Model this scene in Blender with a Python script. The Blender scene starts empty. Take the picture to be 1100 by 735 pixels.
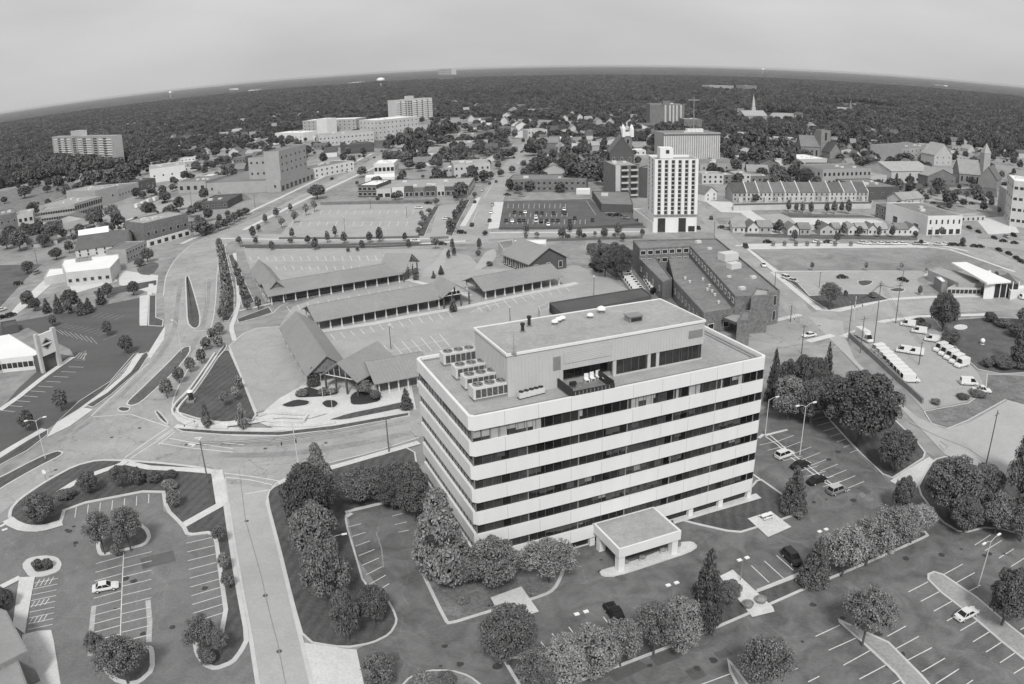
# An aerial view over a small town's centre: office block, market halls, car parks, woods to the horizon. All grey: the photograph is black and white.
PANO = True
SKY_V = 3.6; SUN_E = 1.5; EXPO = .80; HAZE = 3.2e-5
import bpy, bmesh, math, random
import numpy as np
from mathutils import Vector, Matrix
R = math.radians
random.seed(7); RNG = np.random.default_rng(7)
SC = bpy.context.scene
COL = SC.collection
# ------------------------------------------------------------------ camera model (a wide drone lens, 80 m above the ground)
H = 80.0; F = 858.69; K3 = -.039; PIT = .343; ROL = -.0272
CP, SP, CR, SR = math.cos(PIT), math.sin(PIT), math.cos(ROL), math.sin(ROL)
def ray(px, py):
    x = px - 550; y = 367.5 - py; r = max(math.hypot(x, y), 1e-6); rn = r / F; th = rn + K3 * rn**3
    s = math.sin(th) / r; a, b, c = x * s, y * s, math.cos(th)
    vx = CR * a - SR * b; vy = SR * a + CR * b
    return vx, CP * c + SP * vy, CP * vy - SP * c
def g(px, py, z=0.0):
    d = ray(px, py); t = (H - z) / (-d[2])
    return Vector((d[0] * t, d[1] * t, z))
def proj(X, Y, Z):
    Z -= H; vz = CP * Y - SP * Z; vy = SP * Y + CP * Z; vx = X
    x = CR * vx + SR * vy; y = -SR * vx + CR * vy
    h = math.hypot(x, y); th = math.atan2(h, vz); rn = th
    for _ in range(8): rn = th - K3 * rn**3
    return 550 + x / h * rn * F, 367.5 - y / h * rn * F
def zat(p, py):
    lo, hi = -2.0, 160.0
    for _ in range(40):
        m = (lo + hi) / 2
        if proj(p[0], p[1], m)[1] > py: lo = m
        else: hi = m
    return lo
def ppm(p):                       # metres per photo pixel at a ground point
    return math.sqrt(p[0]**2 + p[1]**2 + (H - p[2])**2) / F
# ------------------------------------------------------------------ materials
def mat(name, v, var=.15, scale=.2, rough=.85, fine=.08, fscale=3.0, spec=.3, bump=0, obj=0, stretch=None, metal=0, crack=None, mid=0, stripes=None, leafy=0):
    m = bpy.data.materials.new(name); m.use_nodes = True; nt = m.node_tree; N = nt.nodes; L = nt.links
    b = N['Principled BSDF']; b.inputs['Roughness'].default_value = rough
    b.inputs['Specular IOR Level'].default_value = spec; b.inputs['Metallic'].default_value = metal
    if var == 0 and fine == 0 and obj == 0:
        b.inputs['Base Color'].default_value = (v, v, v, 1); return m
    geo = N.new('ShaderNodeNewGeometry'); vec = geo.outputs['Position']
    if stretch:
        mp = N.new('ShaderNodeMapping'); mp.inputs['Rotation'].default_value[2] = R(stretch[0]); mp.inputs['Scale'].default_value = (stretch[1], stretch[2], stretch[3] if len(stretch) > 3 else 1)
        L.new(vec, mp.inputs['Vector']); vec = mp.outputs['Vector']
    def noise(sc, det):
        n = N.new('ShaderNodeTexNoise'); n.inputs['Scale'].default_value = sc; n.inputs['Detail'].default_value = det; n.inputs['Roughness'].default_value = .6
        L.new(vec, n.inputs['Vector']); return n.outputs['Fac']
    def mth(op, a, c):
        n = N.new('ShaderNodeMath'); n.operation = op
        for i, q in enumerate((a, c)):
            if isinstance(q, (int, float)): n.inputs[i].default_value = q
            else: L.new(q, n.inputs[i])
        return n.outputs[0]
    a = mth('MULTIPLY', mth('SUBTRACT', noise(scale, 5), .5), var * 4)
    f = noise(fscale, 3)
    c = mth('MULTIPLY', mth('SUBTRACT', f, .5), fine * 4)
    s = mth('ADD', mth('ADD', a, c), 1.0)
    if mid:                      # patches of a few metres: repairs, worn tracks, dry spots
        n = N.new('ShaderNodeTexNoise'); n.inputs['Scale'].default_value = scale * 4.3; n.inputs['Detail'].default_value = 2; n.inputs['Distortion'].default_value = 1.2; L.new(geo.outputs['Position'], n.inputs['Vector'])
        s = mth('ADD', s, mth('MULTIPLY', mth('SUBTRACT', n.outputs['Fac'], .5), mid * 4))
    if leafy:                    # every leaf clump its own tone
        s = mth('MULTIPLY', s, mth('ADD', mth('MULTIPLY', geo.outputs['Random Per Island'], 2 * leafy), 1 - leafy))
    if stripes:                  # mower stripes
        wv = N.new('ShaderNodeTexWave'); wv.inputs['Scale'].default_value = stripes[0]; wv.inputs['Distortion'].default_value = 1.5; wv.inputs['Detail'].default_value = 1
        mp2 = N.new('ShaderNodeMapping'); mp2.inputs['Rotation'].default_value[2] = R(stripes[2]); L.new(geo.outputs['Position'], mp2.inputs['Vector']); L.new(mp2.outputs[0], wv.inputs['Vector'])
        s = mth('ADD', s, mth('MULTIPLY', mth('SUBTRACT', wv.outputs['Fac'], .5), stripes[1]))
    if crack:                    # tarred or open cracks: the edges of warped cells
        nn = N.new('ShaderNodeTexNoise'); nn.inputs['Scale'].default_value = crack[0] * 3; nn.inputs['Detail'].default_value = 4; L.new(geo.outputs['Position'], nn.inputs['Vector'])
        ad = N.new('ShaderNodeVectorMath'); ad.operation = 'MULTIPLY_ADD'; ad.inputs[1].default_value = (crack[3],) * 3; L.new(nn.outputs['Color'], ad.inputs[0]); L.new(geo.outputs['Position'], ad.inputs[2])
        vo = N.new('ShaderNodeTexVoronoi'); vo.feature = 'DISTANCE_TO_EDGE'; vo.inputs['Scale'].default_value = crack[0]; L.new(ad.outputs[0], vo.inputs['Vector'])
        mrr = N.new('ShaderNodeMapRange'); mrr.inputs['From Min'].default_value = 0; mrr.inputs['From Max'].default_value = crack[1]; mrr.inputs['To Min'].default_value = crack[2]; mrr.inputs['To Max'].default_value = 1.0; L.new(vo.outputs['Distance'], mrr.inputs['Value'])
        s = mth('MULTIPLY', s, mrr.outputs[0])
    if obj:
        oi = N.new('ShaderNodeObjectInfo')
        s = mth('MULTIPLY', s, mth('ADD', mth('MULTIPLY', oi.outputs['Random'], 2 * obj), 1 - obj))
    s = mth('MULTIPLY', mth('MAXIMUM', s, .12), v); s = mth('MINIMUM', s, .9)
    cc = N.new('ShaderNodeCombineColor')
    for i in range(3): L.new(s, cc.inputs[i])
    L.new(cc.outputs[0], b.inputs['Base Color'])
    if bump:
        bp = N.new('ShaderNodeBump'); bp.inputs['Strength'].default_value = bump; bp.inputs['Distance'].default_value = .1
        L.new(f, bp.inputs['Height']); L.new(bp.outputs[0], b.inputs['Normal'])
    return m
M = {}
M['road'] = mat('worn_pale_asphalt', .35, .17, .05, fine=.12, fscale=1.3, mid=.10, crack=(.09, .012, .62, 6))
M['street'] = mat('concrete_street', .41, .08, .10, fine=.08, fscale=2.0, mid=.05)
M['city'] = mat('city_pavement', .28, .28, .03, fine=.18, fscale=.22, mid=.16)
M['lot_dark'] = mat('dark_car_park_asphalt', .115, .2, .07, fine=.12, fscale=1.6, mid=.12)
M['lot_east'] = mat('sealed_asphalt', .152, .22, .05, fine=.20, fscale=2.2, mid=.30, crack=(.06, .008, 1.22, 3), stretch=(28, .7, 1.8))
M['lot_mid'] = mat('grey_car_park_asphalt', .185, .18, .05, fine=.15, fscale=2.0, mid=.15, crack=(.06, .008, 1.18, 3))
M['lot_diner'] = mat('fresh_asphalt', .110, .14, .05, fine=.12, fscale=1.5, stretch=(35, .4, 2.5), mid=.06)
M['lot_pale'] = mat('pale_car_park', .37, .10, .05, fine=.12, fscale=1.6, mid=.07, crack=(.06, .008, .78, 6))
M['conc'] = mat('pale_concrete', .60, .10, .25, fine=.12, fscale=2.5, mid=.06)
M['kerb'] = mat('kerb_concrete', .55, .10, .3, fine=.08, fscale=3)
M['paint'] = mat('road_paint', .66, .15, .4, fine=.15, fscale=4, rough=.7)
M['paint_old'] = mat('worn_road_paint', .42, .25, .4, fine=.2, fscale=4)
M['crack'] = mat('tar_seam', .27, .2, .5)
M['tyre_mark'] = mat('oil_darkened_asphalt', .22, .25, .1)
M['worn_lane'] = mat('oil_darkened_lane', .29, .22, .06, fine=.15, fscale=1.0, mid=.12)
M['lawn'] = mat('mown_grass', .092, .20, .08, fine=.26, fscale=2.2, mid=.18, bump=.5, stripes=(.16, .22, 12))
M['lawn_mid'] = mat('park_grass', .115, .25, .05, fine=.26, fscale=1.6, mid=.22, bump=.5)
M['lawn_dry'] = mat('dry_grass', .19, .26, .08, fine=.28, fscale=2.0, mid=.28, bump=.5)
M['gravel'] = mat('gravel', .33, .15, .2, fine=.2, fscale=2)
M['forest_floor'] = mat('forest_floor', .05, .3, .02)
M['mulch'] = mat('bark_mulch', .045, .2, .5)
M['white'] = mat('white_precast', .75, .045, .35, fine=.012, fscale=.6, stretch=(22, 1, 1, .12), rough=.7)
M['white_b'] = mat('white_render', .66, .08, .2, fine=.05, fscale=1.0)
M['cream'] = mat('pale_render', .50, .10, .15, fine=.06, fscale=1.0)
M['beige'] = mat('beige_brick', .36, .10, .2, fine=.08, fscale=1.0)
M['brick'] = mat('grey_brick', .18, .12, .2, fine=.40, fscale=1.3, mid=.05)
M['brick_dark'] = mat('dark_brick', .10, .15, .2, fine=.15, fscale=2.0)
M['stone'] = mat('grey_stone', .24, .15, .3, fine=.15, fscale=1.5)
M['roof_grey'] = mat('gravel_roof', .35, .14, .10, fine=.14, fscale=2.0, mid=.10)
M['roof_mid'] = mat('felt_roof', .21, .20, .08, fine=.16, fscale=1.6, mid=.16)
M['roof_dark'] = mat('tar_roof', .10, .2, .1, fine=.1, fscale=1.2)
M['roof_white'] = mat('white_membrane', .80, .05, .1, fine=.03)
M['metal_roof'] = mat('standing_seam_metal', .275, .10, .08, fine=.08, fscale=1.5, rough=.5, mid=.05)
M['shingle'] = mat('shingle_roof', .13, .15, .3, fine=.12, fscale=1.5, obj=.35)
M['shingle_l'] = mat('pale_shingle_roof', .28, .15, .3, fine=.12, fscale=1.5, obj=.35)
M['siding'] = mat('wood_siding', .5, .1, .3, fine=.06, obj=.3)
M['glass'] = mat('dark_glass', .030, .4, .2, rough=.10, spec=.34, fine=.3, fscale=1.0, leafy=.85)  # pane-by-pane base colour imitates varied reflections
M['common'] = mat('worn_common_grass', .25, .30, .022, fine=.22, fscale=.9, mid=.22, bump=.4)
M['glass_win'] = mat('window_pane', .035, .4, .4, rough=.12, spec=.6, fine=.3, fscale=1.0)
M['frame'] = mat('pale_frame', .45, .1, .5, rough=.5)
M['mull'] = mat('window_mullion', .10, .1, .5, rough=.4)
M['blind_dim'] = mat('shaded_blind', .075, .3, .6)  # dimmer copy of the blind, uneven interior light put into its colour
M['blind'] = mat('window_blind', .36, .15, .6)
M['pent'] = mat('ribbed_metal_panel', .50, .06, .3, fine=.05, rough=.5)
M['steel'] = mat('galvanised_steel', .30, .1, .5, rough=.45, metal=.3)
M['steel_l'] = mat('pale_steel', .60, .05, .5, rough=.5)
M['wood'] = mat('weathered_pole', .14, .2, .8)
M['dark'] = mat('dark_metal', .035, .2, .8, rough=.5)
M['lamp'] = mat('lamp_housing', .80, 0, 1, fine=0)
M['carwhite'] = mat('white_car_paint', .72, .02, 1, rough=.25, spec=.5, fine=0)
M['cargrey'] = mat('silver_car_paint', .42, .02, 1, rough=.25, spec=.5, fine=0, obj=.5)
M['cardark'] = mat('dark_car_paint', .028, .02, 1, rough=.4, spec=.2, fine=0, obj=.6)
M['carglass'] = mat('car_glass', .02, 0, 1, rough=.25, spec=.25, fine=0)
M['tyre'] = mat('tyre_rubber', .02, 0, 1, fine=0)
M['bark'] = mat('bark', .10, .2, 1)
def leafmat(name, v, obj=.24, var=.22, leafy=.45):
    m = mat(name, v, var, .35, rough=.7, fine=.25, fscale=2.5, spec=.25, obj=obj, leafy=leafy); return m
M['core_shade'] = mat('crown_core_shade', .035, .2, 1.0)  # dark crown cores: shade between leaf clumps put into the colour
M['leaf'] = leafmat('broad_leaves', .195)
M['leaf_d'] = leafmat('dark_leaves', .138)
M['leaf_l'] = leafmat('pale_feathery_leaves', .27, leafy=.30)
M['needle'] = leafmat('spruce_needles', .135)
M['leaf_far'] = mat('woodland_leaves', .125, .30, .010, rough=.8, fine=.22, fscale=.05, spec=.15, obj=.30, leafy=.35)
M['canopy_far'] = mat('far_canopy', .095, .30, .0022, rough=.85, fine=.36, fscale=.012, spec=.1, mid=.30)
# ------------------------------------------------------------------ mesh helpers
class MB:
    def __init__(s): s.v = []; s.f = []; s.m = []
    def add(s, vs, fs, mi=0):
        o = len(s.v); s.v += [tuple(v) for v in vs]; s.f += [tuple(i + o for i in f) for f in fs]; s.m += [mi] * len(fs); return s
    def box(s, c, d, rz=0, mi=0, ry=0):
        hx, hy, hz = d[0] / 2, d[1] / 2, d[2] / 2
        mt = Matrix.Translation(c) @ Matrix.Rotation(rz, 4, 'Z') @ Matrix.Rotation(ry, 4, 'Y')
        vs = [mt @ Vector((x, y, z)) for z in (-hz, hz) for x, y in ((-hx, -hy), (hx, -hy), (hx, hy), (-hx, hy))]
        return s.add(vs, [(3, 2, 1, 0), (4, 5, 6, 7), (0, 1, 5, 4), (1, 2, 6, 5), (2, 3, 7, 6), (3, 0, 4, 7)], mi)
    def prism(s, poly, z0, z1, mi=0, mtop=None, bottom=False):
        n = len(poly); poly = ccw(poly)
        vs = [(p[0], p[1], z0) for p in poly] + [(p[0], p[1], z1) for p in poly]
        s.add(vs, [(i, (i + 1) % n, n + (i + 1) % n, n + i) for i in range(n)], mi)
        o = len(s.v); s.v += vs[n:]; s.f.append(tuple(range(o, o + n))); s.m.append(mi if mtop is None else mtop)
        if bottom: s.add(vs[:n], [tuple(range(n - 1, -1, -1))], mi)
        return s
    def tube(s, p0, p1, r0, r1=None, n=8, mi=0, cap=True):
        r1 = r0 if r1 is None else r1; p0 = Vector(p0); p1 = Vector(p1); d = (p1 - p0).normalized()
        a = d.orthogonal().normalized(); b = d.cross(a)
        vs = [p0 + (a * math.cos(t) + b * math.sin(t)) * r0 for t in (2 * math.pi * i / n for i in range(n))]
        vs += [p1 + (a * math.cos(t) + b * math.sin(t)) * r1 for t in (2 * math.pi * i / n for i in range(n))]
        fs = [(i, (i + 1) % n, n + (i + 1) % n, n + i) for i in range(n)]
        if cap: fs += [tuple(range(n - 1, -1, -1)), tuple(range(n, 2 * n))]
        return s.add(vs, fs, mi)
    def quad(s, a, b, c, d, mi=0): return s.add([a, b, c, d], [(0, 1, 2, 3)], mi)
    def tri(s, a, b, c, mi=0): return s.add([a, b, c], [(0, 1, 2)], mi)
    def lathe(s, prof, n=16, c=(0, 0, 0), mi=0):
        vs = [(c[0] + r * math.cos(2 * math.pi * i / n), c[1] + r * math.sin(2 * math.pi * i / n), c[2] + z) for r, z in prof for i in range(n)]
        fs = [(k * n + i, k * n + (i + 1) % n, (k + 1) * n + (i + 1) % n, (k + 1) * n + i) for k in range(len(prof) - 1) for i in range(n)]
        return s.add(vs, fs, mi)
    def build(s, name, mats, parent=None, smooth=False, off=None):
        me = bpy.data.meshes.new(name)
        o = Vector((0, 0, 0)) if off is None else Vector(off)
        rt = parent
        while rt is not None and rt.parent is not None: rt = rt.parent
        if off is None and rt is not None and 'world' in rt: o = Vector(rt['world'])
        me.from_pydata([(v[0] - o[0], v[1] - o[1], v[2] - o[2]) for v in s.v], [], s.f)
        for m in (mats if isinstance(mats, (list, tuple)) else [mats]): me.materials.append(M[m] if isinstance(m, str) else m)
        me.polygons.foreach_set('material_index', s.m)
        if smooth: me.polygons.foreach_set('use_smooth', [True] * len(s.f))
        return link(name, me, parent)
def link(name, me, parent=None):
    ob = bpy.data.objects.new(name, me); COL.objects.link(ob)
    if parent is not None: ob.parent = parent
    return ob
def ccw(p):
    a = sum(p[i][0] * p[(i + 1) % len(p)][1] - p[(i + 1) % len(p)][0] * p[i][1] for i in range(len(p)))
    return list(p) if a > 0 else list(p)[::-1]
def tag(o, label=None, cat=None, group=None, kind=None):
    if label: o['label'] = label
    if cat: o['category'] = cat
    if group: o['group'] = group
    if kind: o['kind'] = kind
    return o
def thing(name, label, cat, loc=(0, 0, 0), rz=0, group=None, world=False):
    """an Empty at a thing's base; world=True: its parts are given in world coordinates"""
    o = bpy.data.objects.new(name, None); COL.objects.link(o); o.empty_display_size = .5
    o.location = loc; o.rotation_euler = (0, 0, rz); tag(o, label, cat, group)
    if world: o['world'] = tuple(loc)
    return o
def dup(root, loc, rz=0, label=None, group=None, scale=None):
    r = root.copy(); COL.objects.link(r); r.location = loc; r.rotation_euler = (0, 0, rz)
    if scale: r.scale = scale
    if label: r['label'] = label
    if group: r['group'] = group
    for ch in list(root.children):
        c = ch.copy(); COL.objects.link(c); c.parent = r
        for q in ch.children:
            d = q.copy(); COL.objects.link(d); d.parent = c
    return r
CK = .80
def chaikin(p, n=2, closed=True):
    for _ in range(n):
        q = []
        m = len(p)
        for i in range(m if closed else m - 1):
            a, b = Vector(p[i]), Vector(p[(i + 1) % m])
            q += [a * CK + b * (1 - CK), a * (1 - CK) + b * CK]
        if not closed: q = [Vector(p[0])] + q + [Vector(p[-1])]
        p = q
    return p
def inset(p, d):
    p = ccw(p); n = len(p); out = []
    for i in range(n):
        a, b, c = Vector(p[i - 1][:2]), Vector(p[i][:2]), Vector(p[(i + 1) % n][:2])
        e1 = (b - a); e2 = (c - b)
        if e1.length < 1e-6 or e2.length < 1e-6: out.append(b); continue
        n1 = Vector((-e1.y, e1.x)).normalized(); n2 = Vector((-e2.y, e2.x)).normalized()
        k = (n1 + n2); k = k.normalized() if k.length > 1e-4 else n1
        out.append(b + k * (d / max(k.dot(n1), .45)))
    return out
def G2(pts, z=0): return [g(p[0], p[1], z) for p in pts]
ZC = [0]
def sheet(name, pts, m, z, ch=0, kind='structure'):
    ZC[0] = (ZC[0] + 1) % 12; z += ZC[0] * .0012
    p = G2(pts)
    if ch: p = chaikin(p, ch)
    b = MB(); p = ccw(p); b.add([(q[0], q[1], z) for q in p], [tuple(range(len(p)))])
    o = b.build(name, m)
    return tag(o, kind=kind)
def island(name, pts, m, kw=.35, h=.14, ch=1, kerb='kerb'):
    """a raised kerbed bed: a concrete kerb ring of real height with the planted surface inside"""
    p = ccw(G2(pts))
    if ch: p = chaikin(p, ch)
    q = inset(p, kw); n = len(p)
    b = MB()
    b.add([(a[0], a[1], 0) for a in p] + [(a[0], a[1], h) for a in p] + [(a[0], a[1], h) for a in q] + [(a[0], a[1], h - .03) for a in q],
          [(i, (i + 1) % n, n + (i + 1) % n, n + i) for i in range(n)] + [(n + i, n + (i + 1) % n, 2 * n + (i + 1) % n, 2 * n + i) for i in range(n)]
          + [(2 * n + i, 2 * n + (i + 1) % n, 3 * n + (i + 1) % n, 3 * n + i) for i in range(n)])
    b.add([(a[0], a[1], h - .03) for a in q], [tuple(range(n))], 1)
    return tag(b.build(name, [kerb, m]), kind='structure')
def strokes(name, lines, w, m, z, ch=0, h=0, kind='structure', world=False):
    ZC[0] = (ZC[0] + 1) % 12; z = z + ZC[0] * .0012 if h == 0 else z
    """ribbons along polylines of photo points laid on the ground; all of one kind of marking or kerb in one sheet"""
    b = MB()
    for kk, ln in enumerate(lines):
        if h == 0: z += .0001
        ww = w
        if isinstance(ln, tuple) and isinstance(ln[0], list): ln, ww = ln
        p = [Vector((a[0], a[1], 0)) for a in ln] if world else G2(ln)
        if ch: p = chaikin(p, ch, closed=False)
        n = len(p); L = []; Rr = []
        for i in range(n):
            d = (p[min(i + 1, n - 1)] - p[max(i - 1, 0)]); d.z = 0
            if d.length < 1e-6: d = Vector((1, 0, 0))
            d.normalize(); nn = Vector((-d.y, d.x, 0)) * ww / 2
            L.append(p[i] + nn); Rr.append(p[i] - nn)
        if h == 0:
            b.add([(q.x, q.y, z) for q in L + Rr], [(n + i, n + i + 1, i + 1, i) for i in range(n - 1)])
        else:
            vs = [(q.x, q.y, z + h) for q in L + Rr] + [(q.x, q.y, z) for q in L + Rr]
            fs = [(n + i, n + i + 1, i + 1, i) for i in range(n - 1)]
            fs += [(i, i + 1, 2 * n + i + 1, 2 * n + i) for i in range(n - 1)] + [(n + i + 1, n + i, 3 * n + i, 3 * n + i + 1) for i in range(n - 1)]
            fs += [(0, 2 * n, 3 * n, n), (n - 1, 2 * n - 1, 4 * n - 1, 3 * n - 1)]
            b.add(vs, fs)
    return tag(b.build(name, m), kind=kind)
def stalls(a, b, n, dx, dy, skip=()):
    """n+1 stall lines from points along a-b, each running by (dx, dy) photo pixels"""
    out = []
    for i in range(n + 1):
        if i in skip: continue
        t = i / n; x = a[0] + (b[0] - a[0]) * t; y = a[1] + (b[1] - a[1]) * t
        out.append([(x, y), (x + dx, y + dy)])
    return out
# ================================================================== the ground, roads, lots
def ground():
    b = MB()                                    # one sheet out to the horizon, rings of growing radius
    n = 96; rad = [0, 60, 150, 400, 1000, 2500, 6000, 15000, 42000]
    vs = [(0, 0, -.12)]
    for r in rad[1:]: vs += [(r * math.cos(2 * math.pi * i / n), r * math.sin(2 * math.pi * i / n), -.12) for i in range(n)]
    fs = [(0, 1 + i, 1 + (i + 1) % n) for i in range(n)]
    for k in range(len(rad) - 2):
        o = 1 + k * n
        fs += [(o + i, o + n + i, o + n + (i + 1) % n, o + (i + 1) % n) for i in range(n)]
    b.add(vs, fs); tag(b.build('ground', 'forest_floor'), kind='structure')
ground()
# the paved town: everything nearer than the woods
CITY = [(-500, 330), (-250, 255), (-100, 222), (0, 203), (65, 190), (150, 176), (200, 168), (262, 154), (330, 138), (420, 128), (500, 126), (560, 128), (640, 131), (700, 136),
        (760, 140), (800, 146), (860, 149), (900, 150), (960, 151), (1020, 157), (1060, 163), (1100, 168), (1200, 182), (1500, 240), (1600, 500), (1500, 950), (550, 1050), (-400, 950), (-600, 600)]
sheet('city_pavement', CITY, 'city', -.06)
# boulevard and cross roads (all at the same level, their own sheet of worn asphalt)
BLVD_W = [(455, 141), (425, 158), (395, 174), (360, 192), (320, 211), (285, 229), (255, 242), (228, 252), (205, 263), (189, 277), (178, 296), (176, 318), (177, 345), (168, 370), (150, 395), (128, 419), (98, 447), (60, 474), (20, 500), (-40, 538)]
BLVD_E = [(462, 144), (440, 158), (410, 174), (385, 188), (352, 206), (320, 223), (290, 238), (262, 252), (244, 262), (236, 275), (233, 295), (232, 320), (229, 345), (222, 365), (205, 392), (190, 418), (184, 437), (192, 452), (210, 459)]
RD_TOP = [(245, 467), (290, 468), (330, 463), (375, 455), (410, 447), (450, 438), (520, 424), (600, 400), (700, 374), (790, 357), (860, 340), (905, 326), (960, 320), (1020, 317), (1100, 316), (1250, 318)]
RD_BOT = [(1250, 350), (1100, 334), (1040, 335), (990, 338), (950, 346), (905, 360), (870, 368), (800, 380), (700, 405), (600, 430), (520, 452), (450, 470), (400, 486), (330, 503), (300, 517), (292, 524)]
ST_R = [(286, 538), (300, 590), (314, 648), (323, 687), (334, 735), (350, 800)]
ST_L = [(288, 800), (275, 735), (268, 686), (258, 630), (248, 570), (241, 514), (228, 502), (180, 497), (140, 494), (106, 493), (80, 500), (50, 516), (20, 536), (-20, 570), (-60, 600)]
sheet('boulevard_road', BLVD_W[::-1] + BLVD_E + RD_TOP + RD_BOT + ST_R + ST_L, 'road', .0)
sheet('north_south_street', [(293, 536), (300, 590), (314, 648), (323, 687), (334, 735), (352, 820), (290, 820), (276, 735), (269.5, 686), (259, 630), (249, 570), (243, 520), (285, 524)], 'street', .03)
# main street running away through the middle of town
sheet('main_street', [(484, 262), (497, 240), (508, 222), (520, 204), (532, 188), (545, 173), (558, 158), (570, 145), (578, 146), (572, 158), (562, 173), (552, 188), (545, 204), (538, 222), (530, 240), (524, 262)], 'road', -.02)
sheet('cross_street', [(238, 259), (330, 261), (430, 259), (500, 258), (600, 254), (690, 252), (760, 249), (830, 250), (1000, 262), (1100, 268), (1250, 285), (1250, 276), (1100, 259), (1000, 254), (830, 241), (760, 241), (690, 245), (600, 247), (500, 250), (430, 251), (330, 252), (240, 251)], 'lot_pale', -.03)
sheet('side_street', [(868, 340), (893, 366), (925, 398), (958, 428), (990, 462), (1015, 488), (1060, 515), (1120, 540), (1200, 570), (1250, 540), (1150, 470), (1100, 452), (1080, 432), (1040, 455), (1015, 461), (985, 448), (950, 418), (918, 386), (908, 362), (905, 345)], 'street', .012)
sheet('east_avenue', [(770, 256), (742, 222), (752, 216), (772, 240), (815, 280), (862, 322), (875, 340), (850, 345), (832, 318), (800, 285)], 'road', -.02)
sheet('side_road', [(975, 262), (1035, 270), (1120, 312), (1160, 340), (1180, 335), (1110, 290), (1060, 266), (1045, 250), (1000, 235), (985, 240)], 'road', -.022)
sheet('main_road_patch', [(225, 462), (300, 466), (380, 452), (440, 440), (445, 462), (380, 482), (300, 498), (225, 494), (180, 490), (160, 470)], 'tyre_mark', .004) if False else None
# ---- dark lot round the office block
sheet('car_park_pavement', [(372, 548), (415, 540), (450, 524), (470, 520), (640, 470), (820, 440), (836, 432), (880, 432), (905, 462), (955, 516), (985, 525), (1008, 559), (1034, 574), (1066, 566), (1150, 590), (1300, 640), (1400, 950), (360, 950), (384, 697), (400, 690), (424, 665), (417, 645), (384, 600)], 'lot_east', .03)
sheet('car_park_pavement', [(570, 770), (610, 737), (731, 692), (860, 637), (998, 579), (1034, 576), (1070, 570), (1150, 594), (1300, 640), (1400, 950), (560, 950)], 'lot_east', .05)
# ---- bottom left lot
sheet('car_park_pavement', [(-60, 600), (-10, 566), (8, 560), (26, 572), (66, 565), (72, 545), (173, 526), (175, 548), (196, 566), (201, 577), (230, 574), (244, 676), (271, 690), (280, 745), (292, 820), (-120, 850)], 'lot_mid', .02)
# ---- diner lot
sheet('car_park_pavement', [(0, 441), (20, 417), (50, 390), (62, 380), (80, 383), (75, 375), (30, 352), (-30, 372), (-60, 360), (20, 345), (60, 338), (100, 330), (150, 320), (149, 348), (178, 350), (176, 362), (160, 378), (146, 380), (120, 410), (85, 432), (60, 455), (20, 480), (-20, 505), (-80, 520)], 'lot_diner', .02, ch=0)
# ---- market lots
sheet('car_park_pavement', [(246, 371), (262, 358), (275, 352), (300, 351), (314, 330), (340, 320), (470, 292), (620, 285), (655, 300), (690, 320), (705, 335), (640, 350), (520, 375), (450, 400), (447, 415), (400, 418), (330, 425), (313, 424), (314, 431), (275, 443)], 'lot_pale', .02)
sheet('car_park_pavement', [(262, 268), (470, 268), (505, 275), (520, 292), (460, 300), (300, 322), (285, 325), (272, 300)], 'lot_pale', .015)
sheet('market_pavement', [(300, 428), (322, 416), (352, 404), (385, 408), (440, 404), (447, 440), (400, 452), (360, 458), (300, 462), (272, 452)], 'conc', .035)
# ---- brick building's yard, mail lot, far lots
sheet('yard_pavement', [(655, 285), (690, 275), (760, 330), (735, 345), (700, 320), (680, 318), (665, 300)], 'lot_mid', -.012)
sheet('yard_pavement', [(917, 358), (930, 345), (960, 348), (1000, 348), (1030, 380), (1050, 400), (1060, 420), (1040, 432), (992, 441)], 'lot_pale', .03)
sheet('car_park_pavement', [(541, 216), (634, 214), (650, 229), (690, 228), (700, 245), (560, 246), (536, 246)], 'lot_dark', -.01)
sheet('car_park_pavement', [(536, 245), (541, 217), (531, 217), (524, 246)], 'conc', -.005)
sheet('car_park_pavement', [(300, 255), (310, 240), (345, 219), (470, 220), (452, 254)], 'lot_pale', -.012)
sheet('car_park_pavement', [(462, 254), (470, 221), (500, 219), (482, 254)], 'lot_pale', -.011)
sheet('common_lawn', [(806, 268), (985, 266), (1020, 270), (1085, 288), (1030, 291), (960, 290), (840, 291)], 'common', -.005)
sheet('forecourt_pavement', [(832, 292), (1000, 291), (985, 300), (995, 322), (940, 330), (895, 336), (862, 312)], 'lot_pale', -.015)
sheet('bus_road', [(795, 262), (985, 262), (1010, 265), (985, 267), (806, 268), (836, 291), (1000, 291), (1000, 296), (840, 300)], 'conc', -.014)
sheet('court_pavement', [(790, 232), (880, 228), (940, 232), (985, 242), (985, 256), (800, 252), (780, 240)], 'lot_pale', -.016)
sheet('court_pavement', [(849, 234), (940, 236), (965, 243), (880, 242), (855, 240)], 'conc', -.008)
sheet('site_ground', [(1048, 235), (1085, 232), (1095, 250), (1062, 252)], 'conc', -.008)
sheet('hillside_field', [(-120, 235), (0, 206), (66, 191), (82, 197), (72, 210), (40, 222), (0, 232), (-100, 262)], 'lawn_dry', -.01)
sheet('west_lawn', [(-80, 325), (0, 285), (45, 284), (30, 297), (0, 330), (-80, 360)], 'lawn_mid', -.01)
sheet('gravel_ground', [(85, 232), (150, 218), (215, 208), (222, 222), (150, 240), (110, 250)], 'gravel', -.01)
sheet('grass_field', [(330, 158), (425, 160), (420, 150), (345, 152)], 'lawn_mid', -.01)
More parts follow.
